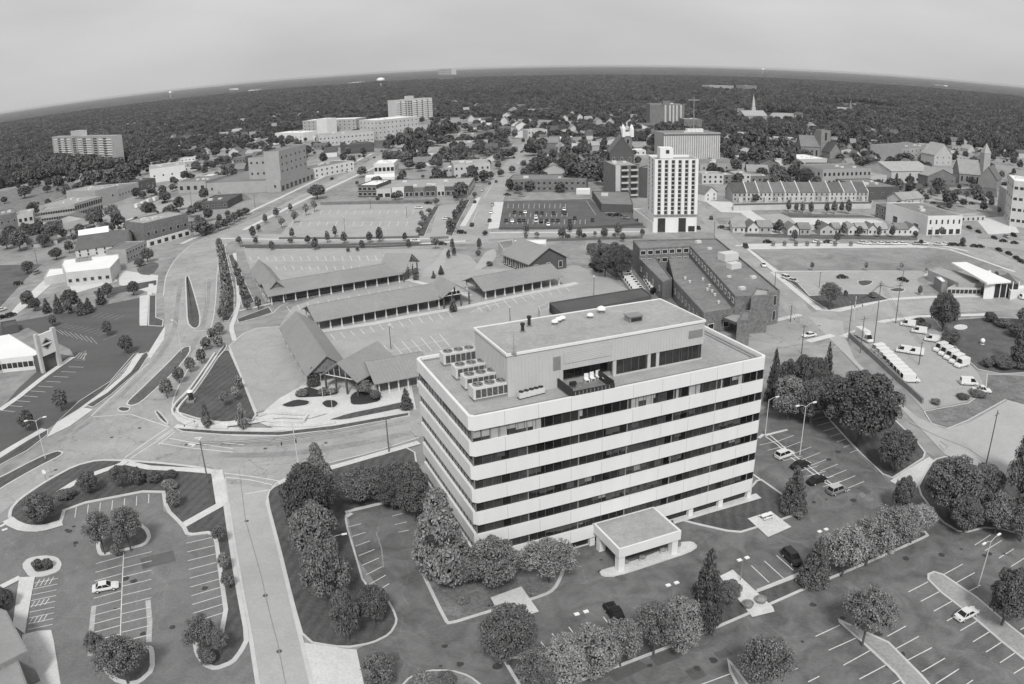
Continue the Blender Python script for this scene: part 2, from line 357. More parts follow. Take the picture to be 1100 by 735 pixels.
for p in ([(476, 168), (545, 165), (552, 152), (480, 158)], [(580, 190), (655, 190), (650, 165), (585, 160)], [(770, 195), (860, 190), (870, 172), (775, 178)], [(690, 165), (720, 170), (700, 150), (670, 152)],
          [(1000, 222), (1072, 215), (1070, 200), (1010, 205)], [(935, 205), (1060, 200), (1080, 195), (940, 198)], [(0, 258), (60, 250), (90, 230), (0, 246)], [(880, 168), (960, 178), (1000, 165), (900, 158)]):
    sheet('grass_field', p, 'lawn_mid', -.03, ch=1)
for p in ([(600, 188), (648, 188), (646, 172), (606, 172)], [(560, 152), (600, 150), (600, 143), (570, 143)], [(700, 158), (716, 165), (700, 172), (684, 166)], [(820, 130), (850, 130), (856, 122), (830, 121)],
          [(936, 172), (960, 178), (952, 166), (930, 164)], [(985, 215), (1070, 222), (1060, 212), (1000, 208)], [(240, 168), (320, 158), (318, 166), (250, 176)], [(180, 192), (262, 180), (258, 186), (190, 200)]):
    sheet('car_park_pavement', p, 'lot_pale', -.025)
for p in ([(870, 113), (925, 112), (958, 116), (965, 119), (925, 117), (870, 115)], [(1008, 88), (1060, 93), (1052, 95), (1004, 91)], [(900, 111.5), (922, 110), (925, 112), (900, 113)]):
    sheet('far_field', p, 'lawn_dry', .2)
# ------------------------------------------------------------------ kerbed lawns and islands
island('office_lawn', [(735, 561), (792, 574), (812, 568), (841, 559), (857, 553), (861, 547), (855, 541), (832, 525), (815, 513), (800, 530), (760, 545), (724, 556)], 'lawn', .5, .16)
island('office_lawn', [(448, 607), (460, 592), (520, 580), (600, 592), (609, 608), (600, 630), (592, 638), (572, 645), (550, 652), (527, 658), (482, 672), (477, 668)], 'lawn_dry', .55, .16)
island('strip_lawn', [(538, 707), (557, 738), (570, 760), (600, 742), (660, 719), (730, 692), (860, 636), (990, 580), (998, 576), (994, 571), (975, 571), (890, 600), (863, 616), (813, 635), (790, 640), (715, 655), (660, 680), (600, 702)], 'lawn', .5, .16, ch=0)
island('tree_lawn', [(880, 440), (918, 482), (955, 517), (975, 504), (997, 490), (985, 474), (950, 440), (915, 415), (880, 420)], 'lawn', .4, .16)
island('east_lawn', [(984, 526), (1008, 559), (1033, 574), (1064, 566), (1130, 584), (1220, 600), (1250, 590), (1130, 528), (1060, 506), (1018, 490), (1002, 494), (992, 510)], 'lawn', .4, .16)
island('west_lawn', [(289, 526), (310, 515), (340, 506), (400, 492), (445, 478), (452, 522), (414, 540), (374, 549), (372, 560), (384, 600), (392, 628), (417, 644), (424, 656), (428, 668), (420, 682), (400, 692), (370, 697), (326, 690), (314, 648), (300, 590), (286, 537)], 'lawn', .35, .14, ch=1)
island('verge_lawn', [(8, 558), (10, 547), (20, 536), (50, 516), (80, 500), (106, 493.5), (140, 494.5), (180, 497.5), (227, 503), (240, 514), (248, 568), (258, 630), (269, 686), (262, 700), (252, 713), (231, 721), (218, 716), (209, 703), (207, 690), (243, 676), (231, 587), (228, 573), (200, 576.5), (195, 566), (177, 548), (173, 525.5), (72, 545), (66, 565), (26, 572)], 'lawn', .8, .15, ch=1)
island('planted_lawn', [(103, 588), (105, 579), (116, 571), (152, 563), (160, 569), (163, 577), (159, 584), (151, 588), (114, 597), (106, 597)], 'lawn', .8, .15)
island('planted_lawn', [(103, 708), (109, 706), (112, 700), (150, 695), (160, 693.5), (166, 697), (167, 720), (152, 734), (138, 737), (120, 732)], 'lawn', .8, .15)
island('planted_lawn', [(23, 608), (30, 600), (48, 597), (62, 599), (67, 606), (64, 614), (48, 619.5), (32, 621)], 'lawn', 1.6, .15)
island('gravel_ground', [(996, 617), (1003, 614), (1013, 617), (1050, 642), (1085, 672), (1140, 715), (1125, 730), (1075, 690), (1040, 660), (1010, 637), (996, 623)], 'gravel', .4, .15, ch=0)
island('gravel_ground', [(900, 665), (904, 667), (955, 690), (990, 725), (1030, 770), (995, 770), (962, 725), (930, 695), (901, 669)], 'gravel', .4, .15, ch=0)
island('gravel_ground', [(781, 708), (786, 712), (830, 770), (810, 775), (783, 722)], 'gravel', .4, .15, ch=0)
island('portico_pavement', [(643, 614), (647, 620), (662, 620), (705, 606), (741, 594), (750, 588), (744, 582), (730, 583), (690, 600), (660, 609)], 'conc', .3, .15)
island('median_lawn', [(198.5, 299), (200.5, 295.5), (204, 298), (210, 318), (215.5, 338), (215.5, 349), (212, 353), (206, 353), (200.5, 347), (199.5, 320)], 'lawn', .5, .15)
island('median_lawn', [(134, 434), (150, 419), (180, 390), (195, 374), (205, 371.5), (205, 379), (191, 397), (173, 414), (152, 433), (140, 437)], 'lawn_mid', .5, .15)
island('median_lawn', [(125, 440), (130, 437), (141, 438), (139, 442), (130, 443)], 'lawn', .4, .15)
island('median_lawn', [(-60, 540), (0, 513), (40, 492), (62, 484), (69, 486), (66, 490), (40, 503), (0, 526), (-50, 560)], 'lawn', .5, .15)
island('verge_lawn', [(-40, 515), (0, 492), (30, 473), (52, 461), (52, 467), (30, 484), (0, 500), (-40, 524)], 'lawn', .3, .12, ch=0)
island('verge_lawn', [(92, 436), (115, 422), (140, 400), (152, 382), (158, 378), (160, 382), (150, 398), (120, 424), (100, 438)], 'lawn', .3, .12, ch=0)
island('verge_lawn', [(160, 318), (168, 317), (168, 341), (176, 344), (175, 351), (159, 350)], 'lawn', .4, .12, ch=0)
island('diner_lawn', [(60, 455), (85, 431), (118, 410), (143, 381), (149, 379), (112, 420), (85, 440)], 'lawn', .3, .12, ch=0)
island('memorial_lawn', [(188, 443), (195, 434), (208, 422), (220, 405), (233, 385), (240, 377), (247, 376), (260, 405), (276, 446), (272, 452), (240, 455), (210, 450)], 'lawn', .5, .2, ch=0)
island('verge_lawn', [(184, 437), (200, 420), (222, 396), (238, 374), (243, 368), (244, 373), (228, 396), (206, 422), (190, 440)], 'lawn', .4, .15, ch=0)
island('corner_lawn', [(165, 442), (170, 441), (176, 447), (182, 455), (180, 457), (172, 452)], 'lawn', .4, .15)
island('kerb_lawn', [(188, 460), (240, 463), (300, 464), (360, 457), (440, 443), (440, 447), (360, 462), (300, 468.5), (240, 467.5), (196, 464)], 'lawn', .3, .12, ch=0)
island('path_lawn', [(254, 343), (289, 330), (293, 336), (275, 342), (256, 347)], 'lawn', .3, .12, ch=0)
island('path_lawn', [(245, 275), (250, 273), (262, 300), (274, 325), (260, 330), (255, 305)], 'lawn', .3, .12, ch=0)
island('verge_lawn', [(234, 264), (241, 262), (246, 285), (252, 312), (252, 335), (246, 345), (238, 345), (237, 310), (234, 285)], 'lawn', .3, .12, ch=0)
island('station_lawn', [(846, 301), (858, 305), (870, 318), (900, 316), (944, 316), (955, 322), (910, 330), (890, 334), (868, 320)], 'lawn', .4, .15, ch=0)
island('station_lawn', [(920, 302), (930, 301), (939, 302), (936, 306), (928, 308), (922, 306)], 'lawn', .4, .15)
island('station_lawn', [(953, 311), (965, 309), (974, 311), (970, 314), (960, 314)], 'lawn', .5, .15)
island('sorting_office_lawn', [(1005, 345), (1060, 341), (1120, 343), (1250, 360), (1250, 440), (1120, 400), (1075, 402), (1050, 397), (1036, 384), (1020, 366)], 'lawn_mid', .3, .12, ch=0)
island('bank_lawn', [(992, 442), (1040, 433), (1058, 420), (1060, 402), (1120, 404), (1200, 430), (1150, 450), (1080, 430), (1040, 452), (1018, 461), (1000, 455)], 'lawn_dry', .3, .1, ch=0)
island('garden_ground', [(315, 424), (330, 415), (345, 420), (362, 420), (358, 426), (335, 428), (318, 428)], 'mulch', .3, .2)
island('garden_ground', [(300, 436), (318, 429), (334, 431), (332, 436), (310, 439)], 'mulch', .3, .2)
island('garden_ground', [(344, 434), (350, 430), (360, 430), (365, 434), (360, 439), (350, 439)], 'mulch', .3, .2)
island('garden_ground', [(375, 426), (383, 420), (410, 424), (410, 432), (390, 436), (376, 436)], 'mulch', .3, .2)
island('garden_ground', [(350, 452), (375, 444), (405, 438), (440, 430), (440, 438), (400, 446), (370, 452)], 'lawn', .3, .15)
island('street_bed', [(545, 271), (541, 262), (555, 258), (566, 262), (600, 260), (560, 268)], 'lawn', .3, .12) if False else None
island('market_lawn', [(626, 262), (640, 278), (655, 298), (675, 300), (680, 288), (672, 270), (650, 260)], 'lawn', .3, .12)
island('street_lawn', [(478, 252), (482, 240), (500, 214), (505, 215), (492, 240), (486, 254)], 'lawn', .3, .12, ch=0)
island('divider_lawn', [(448, 254), (456, 236), (466, 222), (472, 222), (462, 240), (456, 254)], 'lawn', .3, .12, ch=0)
island('divider_lawn', [(262, 264), (300, 265), (400, 264), (470, 262), (470, 264), (400, 267), (300, 268), (262, 267)], 'lawn', .3, .12, ch=0)
island('verge_lawn', [(215, 248), (232, 242), (268, 224), (270, 227), (240, 243), (220, 255)], 'lawn', .3, .12, ch=0)
# ------------------------------------------------------------------ concrete walks and pads
def walk(name, pts, w=2.0, z=.16, ch=1): return strokes(name, [pts], w, 'conc', z, ch=ch)
walk('footpath', [(63, 530), (82, 518), (105, 508), (130, 500), (137, 494)], 1.9)
walk('footpath', [(137, 498), (160, 503), (200, 505), (236, 508)], 1.9, ch=0)
walk('footpath', [(233, 506), (236, 525), (239, 542)], 2.6, ch=0)
walk('footpath', [(240, 541), (222, 551), (197, 565)], 2.0, ch=0)
walk('footpath', [(300, 521), (318, 513), (360, 502), (405, 489), (450, 476)], 1.8)
walk('footpath', [(188, 458), (240, 461), (300, 462), (365, 455), (440, 441)], 1.9, z=.05)
walk('footpath', [(-40, 517), (0, 489), (48, 461)], 2.6, z=.05)
walk('footpath', [(82, 440), (112, 424), (138, 402), (150, 380)], 2.8, z=.05)
sheet('footpath', [(150, 318), (160, 317), (158, 350), (150, 350)], 'conc', .05)
sheet('footpath', [(160, 305), (165, 305), (163, 317), (158, 317)], 'conc', .06)
sheet('pavement', [(160, 378), (178, 349), (176, 365), (162, 385), (157, 384)], 'conc', .045)
sheet('pavement', [(50, 470), (60, 455), (85, 437), (100, 440), (75, 458)], 'conc', .046)
walk('footpath', [(252, 272), (255, 300), (257, 325), (252, 342), (248, 352), (252, 366)], 1.6, z=.06)
walk('footpath', [(257, 334), (276, 330), (300, 324)], 1.6, z=.06, ch=0)
walk('footpath', [(300, 322), (350, 313), (440, 301), (505, 318)], 3.0, z=.05, ch=0)
walk('footpath', [(344, 356), (400, 348), (440, 340), (500, 330), (620, 304)], 3.0, z=.05, ch=0)
walk('footpath', [(186, 445), (205, 454), (240, 458), (272, 455), (300, 448), (330, 450), (350, 444)], 1.4, z=.24)

GW = [[(233, 384), (220, 404), (206, 424), (194, 437), (190, 444), (198, 451), (215, 455), (240, 457), (268, 453)], [(231, 381), (217, 402), (202, 423), (190, 434), (184, 444), (194, 455), (215, 459), (245, 461)], [(275, 451), (300, 455), (325, 456), (332, 446), (315, 446), (290, 444), (278, 448)], [(288, 458), (330, 459), (360, 455)]]
for ln_, lab_ in zip(GW, ('pale inner garden wall curving round the memorial lawn', 'pale outer garden wall curving round the memorial lawn', 'pale zigzag garden wall between the market beds', 'low pale wall along the market kerb lawn')): tag(strokes('garden_wall', [ln_], .6, 'conc', .15, ch=1, h=.6, kind=None), lab_, 'wall')
sheet('driveway_pavement', [(326, 690.5), (370, 697), (383, 698), (392, 740), (400, 800), (352, 800), (335, 735)], 'conc', .05)
sheet('driveway_pavement', [(956, 517), (972, 506), (998, 491), (1012, 502), (996, 508), (985, 524), (978, 528)], 'conc', .05)
sheet('driveway_pavement', [(1018, 462), (1042, 455), (1080, 432), (1100, 420), (1250, 440), (1200, 480), (1100, 470), (1060, 500), (1020, 485)], 'street', .02)
sheet('plaza_pavement', [(773, 620), (787, 613), (830, 653), (832, 658), (808, 664)], 'conc', .2)
sheet('plaza_pavement', [(803, 558), (828, 550), (850, 567), (825, 578)], 'conc', .2)
sheet('entrance_pavement', [(527, 643), (560, 631), (567, 641), (579, 658), (570, 661), (563, 655), (548, 655), (533, 655)], 'conc', .2)
sheet('apron_pavement', [(724, 564), (760, 553), (818, 536), (812, 531), (760, 546), (722, 558)], 'conc', .2)
sheet('forecourt_pavement', [(24, 682), (40, 678), (55, 677), (58, 690), (62, 715), (66, 740), (70, 790), (20, 800), (25, 720)], 'conc', .05)
sheet('footpath', [(21, 621), (38, 620), (32, 652), (27, 682), (14, 672)], 'conc', .17)
walk('footpath', [(-20, 640), (0, 632), (22, 621)], 1.5, z=.17, ch=0)
strokes('pavement', [[(0, 441), (20, 427), (45, 407), (66, 392), (78, 384)]], 2.2, 'conc', .12, h=.03)
strokes('kerb', [[(371, 551), (392, 546), (413, 541)], [(372, 556), (378, 552)]], .9, 'conc', .16)
strokes('street_pavement', [[(497, 243), (508, 224), (514, 212)], [(453, 262), (500, 259)]], 3.0, 'conc', .02)
strokes('street_pavement', [[(236, 256), (330, 258), (430, 257), (484, 256)], [(526, 250), (600, 250), (690, 249)], [(800, 240), (985, 258), (1040, 270)], [(790, 264), (985, 264), (1020, 268), (1090, 292)]], 2.2, 'conc', .01)
strokes('street_pavement', [[(830, 292), (852, 310), (880, 333), (900, 334), (950, 322), (1000, 319), (1100, 318)], [(905, 362), (950, 345), (990, 340), (1060, 338)], [(832, 318), (812, 340), (795, 350)], [(800, 352), (860, 338)], [(868, 367), (895, 360)]], 2.6, 'conc', .03)
strokes('street_pavement', [[(262, 247), (320, 218), (400, 181), (440, 162)], [(195, 262), (230, 246), (300, 213), (400, 165)]], 3.0, 'conc', .02)
# gutters, kerb lines and seams of the concrete street
strokes('kerb', [[(241, 514), (249, 570), (259, 630), (269.5, 686), (277, 735), (285, 775)], [(291, 527), (287, 540), (300, 590), (314, 648), (323.5, 687), (335, 735), (346, 780)]], .7, 'kerb', .07)
strokes('street_marking', [[(257, 505), (264, 560), (272, 588), (281, 620), (290, 660), (298, 690), (308, 740), (316, 780)]], .16, 'crack', .05)
strokes('pavement_marking', [[(882, 440), (905, 464), (930, 490), (955, 518)], [(893, 454), (924, 489), (943, 508)]], .25, 'crack', .07)
strokes('road_marking', [[(976, 454), (1010, 470), (1040, 482), (1066, 500)], [(985, 480), (1004, 492)], [(1010, 474), (1018, 480), (1014, 484), (1009, 478)], [(905, 378), (935, 410), (965, 440)], [(440, 463), (448, 470)], [(404, 572), (410, 590), (412, 610)]], .22, 'crack', .06)
sheet('pavement_patch', [(416, 703), (428, 701), (430, 709), (418, 711)], 'roof_dark', .056)
# ------------------------------------------------------------------ painted markings
LN = []
LN += stalls((78, 541), (160, 528), 6, 0, 0)
strokes('pavement_marking', [([(82 + i * 13.0, 545 - i * 2.35), (80.5 + i * 13.2, 556.5 - i * 2.6)], .16) for i in range(7)], .16, 'paint', .06)
strokes('pavement_marking', [[(133, 593), (131.5, 625), (130, 665), (129, 697)]] + [[(103 - i * .55, 606 + i * 9.3), (131.6 - i * .35, 598 + i * 9.3)] for i in range(10)] + [[(132.2 - i * .2, 600.5 + i * 9.9), (163 - i * .1, 593 + i * 9.9)] for i in range(10)], .17, 'paint', .06)
strokes('pavement_marking', [[(200 + i * .95, 584 + i * 9.4), (229 + i * 1.25, 577.5 + i * 9.0)] for i in range(10)], .17, 'paint', .06)
strokes('pavement_marking', [[(36 - i * .75, 627 + i * 6.2), (62.5 - i * .75, 621.5 + i * 6.2)] for i in range(9)] + [[(38 + k * 5 - 7 * 0, 631 - k), (43 + k * 5, 622.8 - k)] for k in range(4)] + [[(33 + k * 5, 653 - k), (38 + k * 5, 646 - k)] for k in range(4)] + [[(31 + k * 5, 671 - k), (36 + k * 5, 663 - k)] for k in range(4)], .15, 'paint', .06)
strokes('pavement_marking', [[(159, 645), (161, 668), (160, 690)], [(101, 651), (98, 680), (97, 705)]], .9, 'paint_old', .055)
strokes('pavement_marking', [[(374 + i * 3.8, 566.5 + i * 10.3), (388 + i * 3.6 + min(i, 4) * 1.2, 563 + i * 9.2)] for i in range(8)], .17, 'paint', .07)
strokes('pavement_marking', [[(421, 555), (432, 552)], [(424, 564), (437, 561)], [(428, 572), (439, 570)]], .17, 'paint', .07)
strokes('pavement_marking', [[(581 + i * 14, 690 - i * 5), (593 + i * 14, 704 - i * 5)] for i in (0, 1)] + [[(593, 681), (603, 693)], [(611, 674), (617, 682)], [(630, 669), (639, 682)], [(648, 663), (658, 676)], [(807, 608), (826, 626)], [(821, 603), (842, 622)], [(834, 597), (852, 613)], [(578, 693), (583, 700)]], .17, 'paint', .07)
strokes('pavement_marking', [[(813, 635), (838, 625), (862, 615)]], .5, 'kerb', .17)
strokes('pavement_marking', [[(822, 469), (835, 478), (850, 492), (870, 507), (888, 520), (911, 528)], [(825, 466), (846, 484), (875, 506), (893, 520), (913, 527)]], .3, 'paint', .07)
strokes('pavement_marking', [[(822, 468), (846, 462)], [(820, 467), (815, 471)]], .8, 'conc', .09)
strokes('pavement_marking', [[(836 - 20 + i * 8.5, 478.5 + i * 5.6), (836 + i * 8.5 , 474 + i * 5.4)] for i in range(0, 9)] + [[(834 + i * 9.4, 475 + i * 6.3), (853 + i * 9.4, 468 + i * 6.2)] for i in range(9)], .16, 'paint', .07)
strokes('pavement_marking', [[(809, 510), (822, 519), (834, 528)]], .4, 'paint', .07)
strokes('pavement_marking', [[(870 + i * 7.2, 452 + i * 5.8), (892 + i * 7, 446.5 + i * 5.4)] for i in range(7)], .16, 'paint', .07)
strokes('pavement_marking', [[(975.5, 636.5), (997, 625.5)], [(989, 646.5), (1011, 635)], [(1003, 657), (1025, 645)], [(1017, 667.5), (1026, 662.5)], [(1031.5, 678), (1052, 666)], [(1045, 690), (1067, 676.5)], [(1059, 701), (1081, 687)], [(1074, 712.5), (1096, 698)], [(1089, 724), (1111, 710)], [(1104, 736), (1126, 721)],
        [(1013, 618), (1034, 606.5)], [(1027, 626.5), (1047, 615.5)], [(1040, 636), (1053, 629)], [(1096, 677), (1105, 672)], [(1110, 686), (1130, 675)]], .18, 'paint', .07)
strokes('pavement_marking', [[(876, 684), (902, 672)], [(890, 699), (919, 686)], [(906, 715), (935, 699)], [(923, 730), (953, 714)], [(940, 746), (972, 728)], [(953, 684), (973, 673)], [(962, 697.5), (987, 684)], [(975, 709.5), (1001, 696)], [(990, 722), (1015, 707.5)], [(1005, 735), (1030, 719)], [(1020, 748), (1045, 731)]], .18, 'paint', .07)
strokes('pavement_marking', [[(750, 737), (785, 724)], [(850, 721), (857, 718)], [(868, 733), (880, 727)], [(1047, 586), (1064, 575)], [(1073, 600), (1089, 590)], [(1086, 609), (1105, 597)], [(1100, 618), (1120, 606)], [(1058, 592), (1076, 581)]], .18, 'paint', .07)
strokes('pavement_marking', [[(0 + i * 8.2, 441 - i * 5.2), (-12 + i * 8.2 + 28, 441 - i * 5.2 + 1.5 - i * .1)] for i in range(10)] + [[(80 + i * 3, 385 + 0.4 * i), (86 + i * 2.4, 379 + .2 * i)] for i in range(4)], .18, 'paint', .05)
strokes('pavement_marking', [[(62 + i * 5.4, 351 + i * 1.2), (73 + i * 5.6, 348 + i * 1.0)] for i in range(9)] + [[(68 + i * 5.2, 360 + i * 1.4), (58 + i * 5.6, 353 + i * 1.3)] for i in range(8)] + [[(99 + i * 6, 341 + i * .7), (110 + i * 6, 336 + i * .7)] for i in range(5)] + [[(80, 387), (91, 384)], [(82, 388), (92, 386)], [(84, 380), (93, 377)], [(92, 377), (90, 388)]] + [[(110, 366), (125, 360)]], .18, 'paint_old', .05)
strokes('pavement_marking', [[(300 + i * 2.0, 361 + i * 4.4), (283 + i * 2.0 + .5 * i, 364 + i * 4.3)] for i in range(11)], .22, 'paint_old', .05)
strokes('pavement_marking', [[(308 + i * 11, 329.5 - i * 1.9), (312 + i * 11, 335 - i * 1.9)] for i in range(13)] + [[(355 + i * 10.5, 359 - i * 2.0), (360 + i * 10.5, 365 - i * 2.0)] for i in range(13)] + [[(412 + i * 10, 371 - i * 2), (424 + i * 10, 385 - i * 2)] for i in range(7)] + [[(415, 379), (480, 365)]] + [[(512 + i * 9.4, 328.5 - i * 2.2), (518 + i * 9.4, 335 - i * 2.2)] for i in range(11)], .22, 'paint', .05)
strokes('pavement_marking', [[(546 + i * 5.6, 219 + (i % 1)), (545.5 + i * 5.6, 224)] for i in range(12)] + [[(548 + i * 5.6, 229), (547.4 + i * 5.6, 233)] for i in range(12)] + [[(545 + i * 5.6, 236), (544.5 + i * 5.6, 241)] for i in range(16)] + [[(545, 216.3), (632, 215.2)], [(630, 216), (640, 231)]], .3, 'paint_old', .02)
strokes('road_marking', [[(168, 473), (186, 461)], [(170, 478), (188, 464)], [(134, 492), (162, 472), (180, 460)], [(140, 493), (169, 474), (187, 462)]], .3, 'paint', .035)
strokes('road_marking', [[(182, 471), (220, 478), (250, 482)], [(170, 476), (200, 481), (250, 486)], [(262, 478), (240, 476)], [(100, 448), (140, 445), (182, 459)]], .3, 'paint', .035)
strokes('road_marking', [[(240, 508.5), (270, 512), (300, 517)], [(242, 513), (270, 516), (292, 521)], [(263, 531), (292, 526)]], .3, 'paint', .05)
strokes('road_marking', [[(202, 477), (209, 478), (206, 480)], [(209, 471), (216, 470), (213, 473)], [(2, 570), (8, 568)], [(0, 566), (9, 561)]], .8, 'paint', .036)
strokes('road_marking', [[(172, 385), (160, 400)], [(150, 410), (135, 424)], [(188, 310), (188, 330)], [(222, 300), (222, 325)], [(110, 462), (90, 476)], [(60, 497), (35, 512)], [(260, 473), (300, 475)], [(330, 470), (370, 464)]], .2, 'paint_old', .03)
strokes('road_marking', [[(0, 504), (40, 478), (92, 444)], [(0, 534), (40, 510), (70, 494)]], .2, 'paint_old', .03)
strokes('road_marking', [[(960, 350), (978, 347)], [(880, 372), (896, 369)], [(896, 374), (903, 369)], [(930, 372), (945, 369)]], .5, 'paint_old', .05)
strokes('road_marking', [[(260, 238), (280, 228)], [(300, 223), (330, 208)], [(350, 200), (380, 184)], [(236, 250), (250, 243)], [(505, 245), (512, 228)], [(520, 213), (530, 196)]], .25, 'paint', .02)

strokes('footpath', [[(8.5, 558.5), (14, 563), (26, 568), (45, 568.5), (67, 562)]], 2.6, 'conc', .17, ch=1)
island('bed_lawn', [(428, 740), (440, 727), (460, 720), (485, 720), (505, 726), (520, 738), (520, 760), (430, 760)], 'lawn_dry', .3, .15)
# kerb and gutter lines along the boulevard and round the market lots
strokes('kerb', [[(228, 252), (205, 263), (189, 277), (178, 296), (175.5, 318)], [(160, 390), (128, 419), (98, 447)], [(244, 262), (236, 275), (233, 295), (232, 320), (229, 345), (222, 365), (205, 392), (190, 418), (184, 437), (192, 452), (210, 459.5)], [(210, 459.5), (245, 468), (290, 469), (330, 464), (375, 456), (410, 448), (447, 439)], [(292, 524), (300, 517), (330, 503), (400, 486), (450, 470)]], .45, 'kerb', .02, ch=1)
strokes('kerb', [[(300, 351), (275, 353), (262, 358), (246, 371.5), (260, 406), (275.5, 443), (314, 431.5), (312, 424.5), (331, 409)], [(257, 345), (280, 342), (293, 336.5), (300, 330), (310, 325)], [(300, 354), (331, 404)], [(505, 336), (520, 330), (618, 306)], [(288, 327), (340, 318), (440, 301)], [(338, 357), (400, 346), (476, 331)]], .5, 'kerb', .045)
strokes('road_marking', [[(207, 355), (214, 356), (222, 355)], [(228, 349), (250, 346)]], .3, 'paint', .03)
strokes('tyre_worn_road', [([(236, 478), (300, 477), (360, 469), (440, 452)], 2.2), ([(236, 489), (300, 489), (380, 478), (440, 465)], 2.4), ([(195, 300), (190, 330), (188, 355), (170, 385), (130, 425), (85, 462), (30, 495)], 1.8), ([(225, 300), (222, 330), (218, 352), (200, 385)], 1.8), ([(250, 255), (300, 231), (380, 192)], 2.0)], 2.0, 'worn_lane', .008, ch=2)

sheet('street_pavement', [(476, 267), (483, 267), (479, 282), (470, 296), (452, 299), (455, 290), (470, 280)], 'street', .06, ch=1)
sheet('street_pavement', [(521, 271), (531, 267), (534, 274), (528, 284), (512, 291), (506, 293), (514, 282)], 'street', .06, ch=1)
sheet('west_road', [(8, 338), (18, 339), (58, 303), (84, 286), (120, 275), (118, 271), (78, 281), (50, 298)], 'conc', .02, ch=1)
sheet('west_road', [(-60, 268), (0, 259), (60, 254), (110, 246), (112, 249), (60, 259), (0, 265), (-60, 276)], 'lot_pale', .015, ch=1)
sheet('restaurant_lawn', [(100, 313), (150, 304), (168, 301), (168, 306), (150, 311), (104, 319)], 'lawn', .02)
sheet('corner_lawn', [(146, 288), (164, 281), (172, 284), (163, 296), (150, 295)], 'lawn_mid', .02, ch=1)
sheet('yard_pavement', [(210, 216), (262, 208), (270, 214), (222, 226)], 'lot_mid', .005); sheet('yard_pavement', [(110, 243), (150, 232), (162, 240), (125, 256)], 'conc', .004)
sheet('yard_pavement', [(150, 226), (200, 214), (210, 220), (165, 236)], 'lot_pale', .006); sheet('yard_pavement', [(72, 300), (120, 292), (126, 302), (78, 316)], 'conc', .012)
sheet('yard_pavement', [(128, 290), (170, 296), (168, 316), (128, 306)], 'conc', .012)
sheet('street_pavement', [(786, 222), (800, 232), (830, 252), (845, 250), (812, 230), (800, 221)], 'conc', .0)
sheet('court_pavement', [(757, 216), (785, 217), (800, 229), (775, 228)], 'conc', .0)
sheet('court_lawn', [(838, 229), (925, 231), (945, 234), (850, 234)], 'lawn_mid', .003); sheet('court_lawn', [(790, 237), (835, 240), (840, 246), (800, 246)], 'lawn_mid', .003); sheet('court_lawn', [(800, 251), (985, 254), (985, 257), (800, 254)], 'lawn_mid', .004)
strokes('pavement_marking', [[(268 + i * 9, 276 - i * .1), (270 + i * 9, 280)] for i in range(20)] + [[(268, 281), (450, 279)]] + [[(278 + i * 9, 286), (280 + i * 9, 290)] for i in range(14)], .3, 'conc', .03)
strokes('pavement_marking', [[(310 + i * 9, 226), (308 + i * 9, 230)] for i in range(16)] + [[(305 + i * 9.5, 238), (303 + i * 9.5, 243)] for i in range(15)] + [[(304, 240), (450, 239)], [(312, 228), (455, 227)]], .3, 'conc', .005)
# ================================================================== the office block
ZT = 29.5
_N = g(504, 449, ZT); _Rr = g(825, 383, ZT); _L = g(446, 384, ZT)
N0 = Vector((_N.x, _N.y, 0)); _u = Vector((_Rr.x - _N.x, _Rr.y - _N.y, 0)); LU = _u.length; UU = _u.normalized()
VV = Vector((-UU.y, UU.x, 0)); LV = (Vector((_L.x, _L.y, 0)) - N0).dot(VV)
ROT = math.atan2(UU.y, UU.x)
def W(a, b, z=0): p = N0 + UU * a + VV * b; return Vector((p.x, p.y, z))
def a_at(px, b, z):
    lo, hi = -10, LU + 10
    for _ in range(40):
        m = (lo + hi) / 2; p = W(m, b, z)
        if proj(p.x, p.y, z)[0] < px: lo = m
        else: hi = m
    return lo
def rect(a0, b0, a1, b1): return [W(a0, b0), W(a1, b0), W(a1, b1), W(a0, b1)]
def rectc(a0, b0, a1, b1, c):   # corners cut, as on the block's bands
    return [W(a0 + c, b0), W(a1 - c, b0), W(a1, b0 + c), W(a1, b1 - c), W(a1 - c, b1), W(a0 + c, b1), W(a0, b1 - c), W(a0, b0 + c)]
def wbox(b, a0, b0, z0, a1, b1, z1, mi=0):
    c = W((a0 + a1) / 2, (b0 + b1) / 2, (z0 + z1) / 2); return b.box(c, (abs(a1 - a0), abs(b1 - b0), abs(z1 - z0)), ROT, mi)
office = thing('office_building', 'white seven storey office block with dark ribbon windows and a grey rooftop penthouse', 'office building', N0, world=True)
TOPS = [29.5, 25.1, 20.95, 16.8, 12.65, 8.5, 4.4]; BH = 2.35; IN = .45
